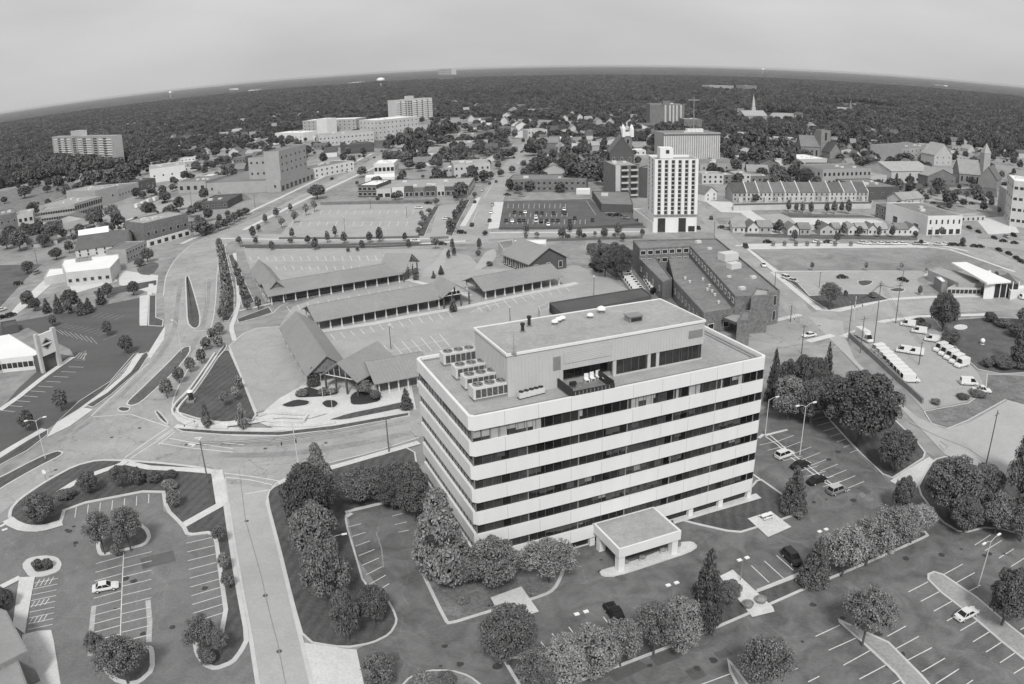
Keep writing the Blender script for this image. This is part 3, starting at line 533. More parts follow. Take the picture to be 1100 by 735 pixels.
for i, zt in enumerate(TOPS):
    b = MB(); z0 = zt - BH
    if i == 0:
        o = rectc(0, 0, LU, LV, .7); q = rect(.9, .9, LU - .9, LV - .9)
        b.prism(o, z0, zt - .5); n = len(o)
        o2 = ccw(o); q2 = ccw(rectc(.5, .5, LU - .5, LV - .5, .6))
        b.add([(p.x, p.y, zt - .5) for p in o2] + [(p.x, p.y, zt) for p in o2] + [(p.x, p.y, zt) for p in q2] + [(p.x, p.y, zt - .5) for p in q2],
              [(k, (k + 1) % n, n + (k + 1) % n, n + k) for k in range(n)] + [(n + k, n + (k + 1) % n, 2 * n + (k + 1) % n, 2 * n + k) for k in range(n)] + [(2 * n + k, 2 * n + (k + 1) % n, 3 * n + (k + 1) % n, 3 * n + k) for k in range(n)])
    else:
        b.prism(rectc(0, 0, LU, LV, .7), z0, zt, bottom=True)
        # vertical joints between the precast panels
    for k in range(1, 10):
        a = LU * k / 10
        b.box(W(a, .0, (z0 + zt) / 2), (.06, .03, BH * .98), ROT, 1)
    for k in range(1, 5):
        b.box(W(0, LV * k / 5, (z0 + zt) / 2), (.03, .05, BH * .98), ROT, 1)
    b.build('spandrel_band', ['white', 'frame'], office)
wn = 0
PALE0 = [(504, 582), (621, 626), (678, 704), (726, 729), (740, 752), (774, 776), (786, 797)]
for i in range(6):
    z0, z1 = TOPS[i + 1] - .01, TOPS[i] - BH + .01
    for face in range(4):
        b = MB()
        ln = LU if face % 2 == 0 else LV
        n = int(ln / 1.5)
        def fbox(s0, s1, d0, d1, za, zb, mi):      # a box along this face, d measured inward from the band's face
            if face == 0: wbox(b, s0, d0, za, s1, d1, zb, mi)
            elif face == 1: wbox(b, d0, s0, za, d1, s1, zb, mi)
            elif face == 2: wbox(b, s0, LV - d1, za, s1, LV - d0, zb, mi)
            else: wbox(b, LU - d1, s0, za, LU - d0, s1, zb, mi)
        fbox(IN, ln - IN, IN + .06, IN + .2, z0, z1, 0)
        for k in range(n): s0_ = IN + (ln - 2 * IN) * k / n; fbox(s0_ + .02, s0_ + (ln - 2 * IN) / n - .02, IN, IN + .055, z0, z1, 0)
        for k in range(n + 1):
            s = IN + (ln - 2 * IN) * k / n
            big = k % 6 == 0
            fbox(s - (.1 if big else .04), s + (.1 if big else .04), IN - .06, IN - .003, z0, z1, 1 if not big else 2)
        fbox(IN, ln - IN, IN - .1, IN - .062, z1 - .12, z1, 1)
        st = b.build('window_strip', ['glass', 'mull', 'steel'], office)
        # blinds pulled down behind some panes
        if face in (0, 1):
            rr = random.Random(100 * i + face); bb = MB(); cnt = 0
            rng = []
            if i == 0 and face == 0: rng = [(a_at(p, IN, z0), a_at(q, IN, z0)) for p, q in PALE0]
            elif face == 0:
                for k in range(rr.choice((6, 8, 10))):
                    s = rr.uniform(2, ln - 5); rng.append((s, s + rr.choice((1.4, 1.4, 2.8, 4.3))))
            for s0, s1 in rng:
                s = max(s0, IN)
                while s < s1 - .2:
                    e = min(s + 1.45, s1); h = z1 - z0
                    zb = z0 + (rr.choice((0, 0, 0, .3, .5)) * h if i == 0 else rr.uniform(.1, .6) * h)
                    d = IN - .012 - .002 * (cnt % 3)
                    bb = MB(); bb.quad(W(s, d, zb), W(e - .08, d, zb), W(e - .08, d, z1 - .05), W(s, d, z1 - .05)); cnt += 1; s = e
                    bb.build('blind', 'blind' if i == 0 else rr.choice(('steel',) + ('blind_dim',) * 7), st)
# ground floor: set-back wall, glazing and columns under the lowest band
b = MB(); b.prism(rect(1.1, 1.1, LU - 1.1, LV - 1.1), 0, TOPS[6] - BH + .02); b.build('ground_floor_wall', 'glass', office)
b = MB(); b.prism(rect(.9, .9, LU - .9, LV - .9), 0, .22); b.build('plinth', 'conc', office)
for k in range(9):
    a = .3 + (LU - 1.6) * k / 8
    for bb_ in (.35, LV - 1.35):
        b = MB(); wbox(b, a, bb_, 0, a + 1.0, bb_ + 1.0, TOPS[6] - BH + .01); b.build('column', 'white', office)
for k in range(1, 4):
    for a in (.35, LU - 1.35):
        b = MB(); bb_ = .3 + (LV - 1.6) * k / 4; wbox(b, a, bb_, 0, a + 1.0, bb_ + 1.0, TOPS[6] - BH + .01); b.build('column', 'white', office)
ZR = ZT - .5
b = MB(); wbox(b, .52, .52, ZR - .3, LU - .52, LV - .52, ZR + .02); deck = b.build('roof', 'roof_grey', office)
b = MB()
for (a0, b0, a1, b1) in ((1.2, 1.2, LU - 1.2, 1.5), (1.2, LV - 1.5, LU - 1.2, LV - 1.2), (LU - 1.5, 1.5, LU - 1.2, LV - 1.5), (LU - 2.4, 1.5, LU - 2.2, LV - 1.5)): wbox(b, a0, b0, ZR + .02, a1, b1, ZR + .22)
b.build('roof_kerb', 'steel', deck)
# penthouse
P0 = g(546, 427, ZR); PZ = zat(P0, 383)
pa0 = (P0 - N0).dot(UU); pb0 = (P0 - N0).dot(VV)
pa1 = a_at(754.5, pb0, ZR)
_bl = g(512, 354, PZ); pb1 = (Vector((_bl.x, _bl.y, 0)) - N0).dot(VV)
PZ = min(PZ, ZR + 9)
ra0, ra1 = a_at(605, pb0, ZR), a_at(659, pb0, ZR)
b = MB(); hz = ZR + (PZ - ZR) * .42; lz = ZR + .25
wbox(b, pa0, pb0, ZR, ra0, pb1, PZ)                       # left part
wbox(b, ra0 - .01, pb0 + .004, hz, pa1, pb1 - .004, PZ - .004)              # upper part over the recess and the window band
wbox(b, ra0 - .01, pb0 + 3, ZR, pa1 - .004, pb1 - .008, hz + .01)
n = int((pa1 - pa0) / .6)
for k in range(n + 1):                                      # ribs of the cladding
    a = pa0 + (pa1 - pa0) * k / n
    wbox(b, a - .04, pb0 - .05, ZR + .02 if a < ra0 - .1 else hz + .02, a + .04, pb0 + .006, PZ - .3, 1)
m = int((pb1 - pb0) / .6)
for k in range(m + 1):
    y = pb0 + (pb1 - pb0) * k / m; wbox(b, pa0 - .05, y - .04, ZR + .02, pa0 + .006, y + .04, PZ - .3, 1)
pent = b.build('penthouse', ['pent', 'pent'], office)
b = MB(); wbox(b, pa0 - .15, pb0 - .15, PZ, pa1 + .15, pb1 + .15, PZ + .3); b.build('penthouse_roof', 'roof_grey', pent)
b = MB()
for (a0, b0, a1, b1) in ((pa0 - .2, pb0 - .2, pa1 + .2, pb0 + .1), (pa0 - .2, pb1 - .1, pa1 + .2, pb1 + .2), (pa0 - .2, pb0 + .1, pa0 + .1, pb1 - .1), (pa1 - .1, pb0 + .1, pa1 + .2, pb1 - .1)): wbox(b, a0, b0, PZ + .02, a1, b1, PZ + .42)
b.build('parapet', 'white', pent)
for (x0, x1) in ((662, 695.5), (699, 705.5), (707.5, 731), (732, 742.5), (743.5, 753.5)):  # windows; the dark right end also stands in for the overhang's shade
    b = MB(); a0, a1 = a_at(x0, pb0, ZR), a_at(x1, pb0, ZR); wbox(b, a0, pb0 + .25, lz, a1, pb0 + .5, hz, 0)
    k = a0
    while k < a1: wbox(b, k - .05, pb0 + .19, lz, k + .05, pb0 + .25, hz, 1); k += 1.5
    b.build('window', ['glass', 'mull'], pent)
b = MB(); wbox(b, ra1, pb0 + .05, ZR, pa1 - .05, pb0 + .6, lz, 0)
for x in (660.5, 697.3, 706.5): a = a_at(x, pb0, ZR); wbox(b, a - .3, pb0 + .1, lz, a + .3, pb0 + .55, hz + .0)
b.build('window_wall', 'pent', pent)
b = MB(); a0, a1 = a_at(606, pb0, PZ - 2), a_at(656, pb0, PZ - 2)
wbox(b, a0, pb0 - .09, PZ - 3.0, a1, pb0 - .052, PZ - .9, 0)
for k in range(7): wbox(b, a0, pb0 - .13, PZ - 2.9 + k * .3, a1, pb0 - .09, PZ - 2.8 + k * .3, 1)
b.build('louvre', ['pent', 'pent'], pent)
b = MB(); a0, a1 = a_at(594, pb0, PZ - 2), a_at(602, pb0, PZ - 2); wbox(b, a0, pb0 - .09, PZ - 3.8, a1, pb0 - .052, PZ - 1.5); b.build('vent_panel', 'steel', pent)
b = MB(); a0 = a_at(740, pb0, PZ - 1); wbox(b, a0, pb0 - .09, PZ - 2.6, a0 + 3, pb0 - .052, PZ - 1.2); b.build('vent_panel', 'steel', pent)
b = MB(); wbox(b, ra0 + .2, pb0 + 2.6, ZR + .25, ra1 + .3, pb0 + 2.9, hz - .05, 0)
for k in range(7): a = ra0 + .2 + (ra1 - ra0) * k / 6; wbox(b, a - .05, pb0 + 2.54, ZR + .25, a + .05, pb0 + 2.6, hz - .05, 1)
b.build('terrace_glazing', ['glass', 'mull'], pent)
# roof terrace with dark parapet
t0, t1 = a_at(598.5, pb0, ZR), a_at(658, pb0 - 4.5, ZR); tb = pb0 - 5.2
ter = MB()
wbox(ter, t0, tb, ZR + .02, t1, pb0 - .06, ZR + .25, 0)
wbox(ter, t0, tb, ZR + .25, t0 + .25, pb0 - .06, ZR + 1.7, 1); wbox(ter, t0 + .25, tb, ZR + .25, t1, tb + .25, ZR + 1.25, 1); wbox(ter, t1 - .25, tb + .25, ZR + .25, t1, pb0 - .06, ZR + 1.7, 1)
for k in range(10): wbox(ter, t0 + .6 + k * (t1 - t0 - 1) / 10, tb - .05, ZR + .25, t0 + .75 + k * (t1 - t0 - 1) / 10, tb, ZR + 1.2, 0)
ter.build('terrace', ['roof_mid', 'dark'], office)
# entrance portico
q0 = g(666, 611, 0); pz = 4.6
c0 = g(665, 592, pz); c1 = g(733.5, 573, pz); c2 = g(708, 549, pz); c3 = g(641, 568, pz)
ca0 = (c0 - N0).dot(UU); cb0 = (c0 - N0).dot(VV); ca1 = (c1 - N0).dot(UU)
por = MB(); wbox(por, ca0, cb0, 3.1, ca1, 1.2, pz, 0)
wbox(por, ca0 + .4, cb0 + .4, pz, ca1 - .4, -.004, pz + .06, 1)
for (a0, b0, a1, b1) in ((ca0, cb0, ca1, cb0 + .35), (ca0, cb0 + .35, ca0 + .35, -.01), (ca1 - .35, cb0 + .35, ca1, -.01)): wbox(por, a0, b0, pz + .001, a1, b1, pz + .28, 0)
por = por.build('portico', ['white', 'roof_grey'], office)
for a in (ca0 + .2, ca1 - 1.5):
    b = MB(); wbox(b, a, cb0 + .3, 0, a + 1.2, cb0 + 1.5, 3.11); b.build('column', 'white', por)
    b = MB(); wbox(b, a, -2.0, 0, a + 1.2, -.8, 3.11); b.build('column', 'white', por)
b = MB(); wbox(b, ca0 + 3, .75, .25, ca1 - 3, 1.05, 2.04, 0)
for k in range(5): wbox(b, ca0 + 3 + k * (ca1 - ca0 - 6) / 4, .68, .25, ca0 + 3.15 + k * (ca1 - ca0 - 6) / 4, .745, 2.04, 1)
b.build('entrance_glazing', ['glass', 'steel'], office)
# ------------------------------------------------------------------ things standing on the roof
def chiller(px0, px1, label, src=None):
    p = g(px0[0], px0[1], ZR + .02); q = g(px1[0], px1[1], ZR + .02)
    L0 = 6.4
    if src is not None:
        return dup(src, Vector((p.x, p.y, ZR + .02)), ROT, label)
    t = thing('rooftop_chiller', label, 'chiller', Vector((p.x, p.y, ZR + .02)), ROT, 'air chillers on the office roof')
    b = MB(); b.box((L0 / 2, 1.2, 1.45), (L0, 2.4, 1.9))
    b.build('casing', 'steel_l', t)
    b = MB(); b.box((L0 / 2, .3, .25), (L0 - .3, .25, .5)); b.box((L0 / 2, 2.1, .25), (L0 - .3, .25, .5)); b.build('skid', 'steel', t)
    for k in range(6):
        b = MB(); x = .35 + (k + .5) * (L0 - .7) / 6; b.box((x, -.02, 1.4), ((L0 - .7) / 6 - .14, .06, 1.35))
        for j in range(6): b.box((x, -.07, .85 + j * .22), ((L0 - .7) / 6 - .14, .05, .05), mi=1)
        b.build('coil_grille', ['dark', 'steel'], t)
    for k in range(3):
        b = MB(); c = (1.2 + k * 2.0, 1.2, 2.4); b.lathe([(.82, 0), (.86, .25), (.78, .25), (.74, .08)], 16, c); b.lathe([(.74, .1), (.001, .1)], 16, c, 1)
        f = b.build('fan', ['steel', 'dark'], t)
        b = MB(); b.lathe([(.2, .1), (.2, .22), (.001, .22)], 10, c, 0)
        for j in range(4): b.box((c[0] + .38 * math.cos(j * 1.571), c[1] + .38 * math.sin(j * 1.571), c[2] + .16), (.6, .18, .03), j * 1.571)
        b.build('blade', 'steel', f)
    return t
c4 = chiller((509, 433), (544, 427), 'pale box chiller nearest the front parapet of the office roof')
chiller((500, 421), (531, 411), 'pale box chiller second from the front parapet of the office roof', c4)
chiller((490, 410), (520, 402), 'pale box chiller third from the front parapet of the office roof', c4)
chiller((477, 395), (505, 391), 'pale box chiller nearest the rear left corner of the office roof', c4)
def condenser():
    t = thing('condenser_unit', 'small condenser unit in the row below the penthouse wall', 'condenser', (0, 0, 0), 0, 'small condensers along the penthouse wall')
    b = MB(); b.box((0, 0, .65), (1.0, 1.0, .9)); b.build('casing', 'steel_l', t)
    b = MB(); b.lathe([(.42, 1.1), (.45, 1.2), (.36, 1.2), (.34, 1.12), (.001, 1.12)], 12); b.build('fan', 'dark', t)
    b = MB(); b.box((0, 0, .1), (1.1, .8, .2)); b.build('stand', 'dark', t)
    return t
cd = condenser(); first = True
for k, (x, y) in enumerate(((560, 428), (565.5, 426.6), (571, 425.2), (576, 423.9), (581, 422.6))):
    p = g(x, y, ZR + .02)
    if first: cd.location = p; cd.rotation_euler.z = ROT; first = False
    else: dup(cd, p, ROT)
def on_pent(x, y): p = g(x, y, PZ + .3); return p
for (x, y, hgt, lab) in ((561.5, 356.5, 1.2, 'short dark flue pipe standing on the penthouse roof'), (568.5, 350.5, 1.5, 'taller dark flue with a cap on the penthouse roof')):
    p = on_pent(x, y); t = thing('flue', lab, 'flue', p)
    b = MB(); b.lathe([(.28, 0), (.28, hgt), (.4, hgt), (.4, hgt + .35), (.001, hgt + .4)], 12); b.build('pipe', 'dark', t)
    b = MB(); b.lathe([(.5, 0), (.5, .15), (.3, .2)], 12); b.build('base', 'steel', t)
p = on_pent(680.5, 344.5); t = thing('roof_vent', 'square louvred vent box in the middle of the penthouse roof', 'roof vent', p, ROT)
b = MB(); b.box((0, 0, .5), (2.6, 1.9, 1.0)); b.build('housing', 'steel', t)
b = MB(); b.box((0, -.99, .5), (2.1, .08, .6)); b.build('louvre', 'dark', t)
b = MB(); b.box((0, 0, 1.08), (2.9, 2.2, .16)); b.build('lid', 'steel', t)
for k, (x, y, lab) in enumerate(((596, 349, 'white dish shaped vent beside two pale hoods on the penthouse roof'), (600, 346.5, 'white hood between two other pale vents on the penthouse roof'), (604, 345, 'white hood rightmost of three on the penthouse roof'), (634, 342, 'white vent cowl near the back edge of the penthouse roof'), (646, 336.5, 'large white vent cowl at the back edge of the penthouse roof'))):
    p = on_pent(x, y); t = thing('roof_cowl', lab, 'vent cowl', p, ROT, 'white vents on the penthouse roof'); s = 1.35 if k > 3 else 1
    b = MB(); b.lathe([(.3 * s, 0), (.3 * s, .5 * s)], 12); b.build('pipe', 'steel', t)
    b = MB(); b.lathe([(.3 * s, .5 * s), (.62 * s, .55 * s), (.55 * s, .8 * s), (.2 * s, .98 * s), (.001, 1.0 * s)], 14); b.build('hood', 'lamp', t)
p = on_pent(552, 380); t = thing('roof_mast', 'thin antenna mast at the near corner of the penthouse roof', 'antenna', p)
b = MB(); b.tube((0, 0, 0), (0, 0, 3.2), .05, .03, 6); b.tube((-.5, 0, 2.6), (.5, 0, 2.6), .025, n=5); b.tube((-.35, 0, 2.2), (.35, 0, 2.2), .025, n=5); b.build('mast', 'steel', t)
b = MB(); b.box((0, 0, .1), (.8, .8, .2)); b.build('base', 'steel', t)
# chairs and a table on the terrace
def terrace_chair(loc, rz, label):
    t = thing('terrace_chair', label, 'chair', loc, rz, 'white chairs on the roof terrace')
    b = MB(); b.box((0, 0, .45), (.75, .7, .1)); b.build('seat', 'lamp', t)
    b = MB(); b.box((0, .34, .95), (.75, .1, .95), 0, 0); b.build('backrest', 'lamp', t)
    for sx in (-.32, .32):
        for sy in (-.3, .3): b = MB(); b.box((sx, sy, .2), (.08, .08, .4)); b.build('leg', 'lamp', t)
    return t
for k, (x, y, lab) in enumerate(((630.5, 410.5, 'white terrace chair nearest the penthouse wall end'), (636.5, 408.8, 'white terrace chair in the middle of three'), (643, 407, 'white terrace chair beside the terrace end wall'))):
    terrace_chair(g(x, y, ZR + .25), ROT + .1 * k - .1, lab)
t = thing('terrace_table', 'small metal table on the roof terrace by its end wall', 'table', g(651, 410, ZR + .25), ROT)
b = MB(); b.lathe([(.001, .72), (.7, .72), (.7, .78), (.001, .78)], 14); b.build('tabletop', 'steel_l', t)
b = MB(); b.lathe([(.06, 0), (.06, .72)], 8); b.lathe([(.4, 0), (.4, .05), (.06, .08)], 10); b.build('pedestal', 'steel', t)
t = thing('grill', 'dark barbecue grill standing at the corner of the roof terrace', 'barbecue', g(615.5, 417, ZR + .25), ROT)
b = MB(); b.box((0, 0, .75), (1.1, .6, .3)); b.box((0, .05, 1.0), (1.1, .5, .2)); b.build('body', 'dark', t)
for sx in (-.45, .45): b = MB(); b.box((sx, 0, .3), (.08, .5, .6)); b.build('leg', 'steel', t)
# ================================================================== trees and shrubs
def quads_mesh(name, C, Nn, s, asp, rng, mat_, core=None, mats=None):
    """kite-shaped leaf clumps at centres C with normals Nn and half sizes s"""
    n = len(C)
    t = np.cross(Nn, rng.normal(size=(n, 3))); t /= np.linalg.norm(t, axis=1)[:, None] + 1e-9
    b = np.cross(Nn, t); s = s[:, None]
    fold = Nn * s * .25
    V = np.stack([C - t * s + 0, C - b * s * asp + fold, C + t * s, C + b * s * asp + fold], 1).reshape(-1, 3)
    Fq = np.arange(4 * n).reshape(n, 4)
    vs = V.tolist(); fs = Fq.tolist()
    if core is not None:
        o = len(vs); vs += core[0]; fs += [[i + o for i in f] for f in core[1]]
    me = bpy.data.meshes.new(name); me.from_pydata(vs, [], fs); me.materials.append(M[mat_]); me.materials.append(M['core_shade'])
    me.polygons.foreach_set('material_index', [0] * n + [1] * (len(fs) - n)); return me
def ico(sub=1):
    bm = bmesh.new(); bmesh.ops.create_icosphere(bm, subdivisions=sub, radius=1)
    v = np.array([tuple(x.co) for x in bm.verts]); f = [tuple(q.index for q in p.verts) for p in bm.faces]; bm.free(); return v, f
ICO1 = ico(1); ICO2 = ico(2)
def crown(kind, n, leaf, seed, mat_):
    rng = np.random.default_rng(seed); rr = random.Random(seed)
    core_v, core_f = [], []
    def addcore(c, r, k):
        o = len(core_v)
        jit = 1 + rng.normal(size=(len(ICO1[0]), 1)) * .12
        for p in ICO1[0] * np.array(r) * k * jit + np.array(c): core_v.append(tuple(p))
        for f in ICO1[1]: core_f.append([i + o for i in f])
    if True:
        L_ = []; cores = []
        # boughs: many small leafy masses set on an uneven body, dark cores painting shade into the gaps
        def boughs(cnt, cz, rx, rz_, r0, r1, zmin=-.75, taper=0.0, seedrot=0.0):
            ga = 2.39996; ecc = rr.uniform(.85, 1.12)
            for i in range(cnt):
                t_ = 1 - (i + .5) / cnt * (1 - zmin); q = math.sqrt(max(0, 1 - t_ * t_)); a = i * ga + seedrot + rr.uniform(-.4, .4)
                k = rr.uniform(.62, 1.0); r = rr.uniform(r0, r1) * (1.1 if t_ < .5 else .9)
                sh_ = 1 - taper * max(0, t_ * .5 + .5)
                L_.append(((rx * k * q * math.cos(a) * ecc * sh_, rx * k * q * math.sin(a) / ecc * sh_, cz + rz_ * t_ * (.75 + .25 * k)), (r, r, r * .78)))
        if kind == 'cone':
            for k in range(13):
                z = .09 + .85 * (k / 12)**.92; q = .47 * min(1.0, 1.1 * (1 - z)**.75); m = max(3, int(11 * (1 - z)) + 2)
                for i in range(m):
                    a = 6.283 * (i + rr.uniform(-.25, .25)) / m + k * 1.1; r = (.045 + .085 * (1 - z)) * rr.uniform(.85, 1.2); f = rr.uniform(.72, .98)
                    L_.append((((q * f - r * .4) * math.cos(a), (q * f - r * .4) * math.sin(a), z + rr.uniform(-.02, .02)), (r, r, r * .42)))
            L_.append(((0, 0, .95), (.035, .035, .05)))
        elif kind == 'round': boughs(34, .56, .36, .34, .10, .165, seedrot=seed); cores = [((0, 0, .54), (.30, .30, .30))]
        elif kind == 'big': boughs(60, .56, .39, .35, .085, .14, seedrot=seed); boughs(12, .5, .25, .22, .1, .13, seedrot=seed * 2.0); cores = [((0, 0, .54), (.34, .34, .31))]
        elif kind == 'oval': boughs(22, .55, .31, .36, .12, .18, taper=.25, seedrot=seed); cores = [((0, 0, .52), (.27, .27, .32))]
        elif kind == 'airy':
            boughs(26, .58, .38, .30, .08, .15, -.35, seedrot=seed); boughs(8, .5, .2, .2, .1, .15, seedrot=seed + 1.0); cores = [((0, 0, .58), (.17, .17, .18))]
        elif kind == 'plume': boughs(52, .50, .40, .45, .08, .15, -.85, taper=.96, seedrot=seed); cores = [((0, 0, .42), (.27, .27, .32)), ((0, 0, .66), (.13, .13, .24))]
        else: boughs(20, .45, .33, .34, .14, .20, -.5, seedrot=seed); cores = [((0, 0, .42), (.32, .32, .36))]
        ctr = np.array([l[0] for l in L_]); rad = np.array([l[1] for l in L_])
        wgt = (rad[:, 0]**2); wgt /= wgt.sum()
        k = rng.choice(len(L_), size=n * 3, p=wgt)
        d = rng.normal(size=(n * 3, 3)); d /= np.linalg.norm(d, axis=1)[:, None]; d[:, 2] = np.where(d[:, 2] < -.55, -d[:, 2], d[:, 2])
        sh = (.78 + .26 * rng.random((n * 3, 1))) if kind != 'airy' else (.55 + .6 * rng.random((n * 3, 1)))
        sh *= 1 + (rng.random((n * 3, 1)) < .10) * rng.random((n * 3, 1)) * .30
        P = ctr[k] + d * rad[k] * sh
        if kind != 'airy':
            q = (((P[:, None, :] - ctr[None]) / (rad[None] * .82))**2).sum(2)
            q[np.arange(len(P)), k] = 9
            keep = (q > 1).all(1)
        else: keep = np.ones(len(P), bool)
        P = P[keep][:n]; d = d[keep][:n]
        C = P; Nn = d * .75 + rng.normal(size=d.shape) * .55 + np.array([0, 0, .30])
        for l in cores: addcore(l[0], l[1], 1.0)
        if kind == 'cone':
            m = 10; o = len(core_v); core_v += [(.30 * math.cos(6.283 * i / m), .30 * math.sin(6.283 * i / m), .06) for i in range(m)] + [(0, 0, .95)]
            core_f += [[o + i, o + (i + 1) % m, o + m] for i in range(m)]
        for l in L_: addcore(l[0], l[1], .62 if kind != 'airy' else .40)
    Nn /= np.linalg.norm(Nn, axis=1)[:, None]
    s = leaf * (.65 + .7 * rng.random(len(C)))
    return quads_mesh('crown', C, Nn, s, .62, rng, mat_, (core_v, core_f))
def trunk_mesh(kind, seed):
    rr = random.Random(seed); b = MB()
    if kind == 'cone': b.tube((0, 0, 0), (0, 0, .9), .022, .004, 7)
    elif kind == 'shrub':
        for i in range(4): a = i * 1.6; b.tube((0, 0, 0), (.16 * math.cos(a), .16 * math.sin(a), .5), .02, .008, 5)
    else:
        r = .032 if kind != 'airy' else .022
        b.tube((0, 0, 0), (.01, 0, .34), r, r * .75, 7); b.tube((.01, 0, .34), (0, .01, .72), r * .75, r * .25, 6)
        for i in range(6):
            a = i * 1.05 + rr.random(); z = rr.uniform(.22, .5); q = rr.uniform(.22, .36)
            b.tube((0, 0, z), (q * math.cos(a), q * math.sin(a), z + rr.uniform(.12, .3)), r * .45, r * .12, 5)
    me = bpy.data.meshes.new('trunk'); me.from_pydata(b.v, [], b.f); me.materials.append(M['bark']); return me
KM = {'r': ('round', 'leaf'), 'b': ('big', 'leaf_d'), 'd': ('round', 'leaf_d'), 'l': ('airy', 'leaf_l'), 'c': ('cone', 'needle'), 'o': ('oval', 'leaf_d'), 's': ('shrub', 'leaf'), 'a': ('airy', 'leaf'), 'p': ('plume', 'leaf'), 'k': ('round', 'leaf_l'), 'S': ('shrub', 'leaf_d')}
NM = {'r': 'broadleaf_tree', 'b': 'broadleaf_tree', 'd': 'broadleaf_tree', 'l': 'feathery_tree', 'c': 'spruce_tree', 'o': 'young_tree', 's': 'shrub', 'a': 'open_tree', 'p': 'broadleaf_tree', 'k': 'pale_tree', 'S': 'shrub'}
DET = {0: (7500, .0205, 3), 1: (2200, .037, 2), 2: (420, .085, 2), 3: (120, .16, 2)}
CROWNS = {}; TRUNKS = {}
def get_crown(k, lod, i):
    key = (k, lod, i)
    if key not in CROWNS:
        n, s, _ = DET[lod]; kind, mt = KM[k]
        if kind in ('airy',): n = int(n * 1.0); s *= .85
        if kind == 'big' and lod == 0: n = int(n * 1.7); s *= .75
        CROWNS[key] = crown(kind, n, s, hash((k == 'x', lod, i)) % 1000 + ord(k) * 7, mt)
    return CROWNS[key]
def get_trunk(k, i):
    kind = KM[k][0]
    if (kind, i) not in TRUNKS: TRUNKS[(kind, i)] = trunk_mesh(kind, i + 5)
    return TRUNKS[(kind, i)]
TREES = []
TR = random.Random(11)
def tree_at(p, w, h, k, label, group=None, wpx=10):
    lod = 0 if wpx >= 26 else 1 if wpx >= 13 else 2 if wpx >= 6.5 else 3
    nv = DET[lod][2]; i = TR.randrange(nv)
    shr = k in 'sS'
    t = thing(NM[k], label, 'shrub' if shr else 'tree', (p[0], p[1], 0), TR.random() * 6.283, group)
    t.scale = (w, w * TR.uniform(.9, 1.1), h)
    link('crown', get_crown(k, lod, i), t)
    link('stem' if shr else 'trunk', get_trunk(k, i), t)
    TREES.append((p[0], p[1], w)); return t
def tree(cx, yb, yt, wpx, k, label, group=None):
    p = g(cx, yb); h = max(zat(p, yt), .8); w = wpx * ppm(p)
    return tree_at(p, w, h, k, label, group, wpx)
ORD = 'first second third fourth fifth sixth seventh eighth ninth tenth eleventh twelfth thirteenth fourteenth fifteenth sixteenth seventeenth eighteenth nineteenth twentieth'.split()
WOODS = []                         # the farthest belts join the far-off wood further down
def row(items, k, fmt, group):
    if fmt is None:
        for it in items:
            p = g(it[0], it[1]); WOODS.append((p.x, p.y, it[3] * ppm(p), max(zat(p, it[2]), 3)))
        return
    rank = sorted(range(len(items)), key=lambda i: items[i][0])
    for i, it in enumerate(items):
        kk = it[4] if len(it) > 4 else k
        if 'from the' in fmt or ' up the' in fmt: lab = fmt % ORD[i]
        else: lab = fmt.replace('%s ', '', 1) + ', %s from the left' % ORD[rank.index(i)]
        tree(it[0], it[1], it[2], it[3], kk, lab, group)
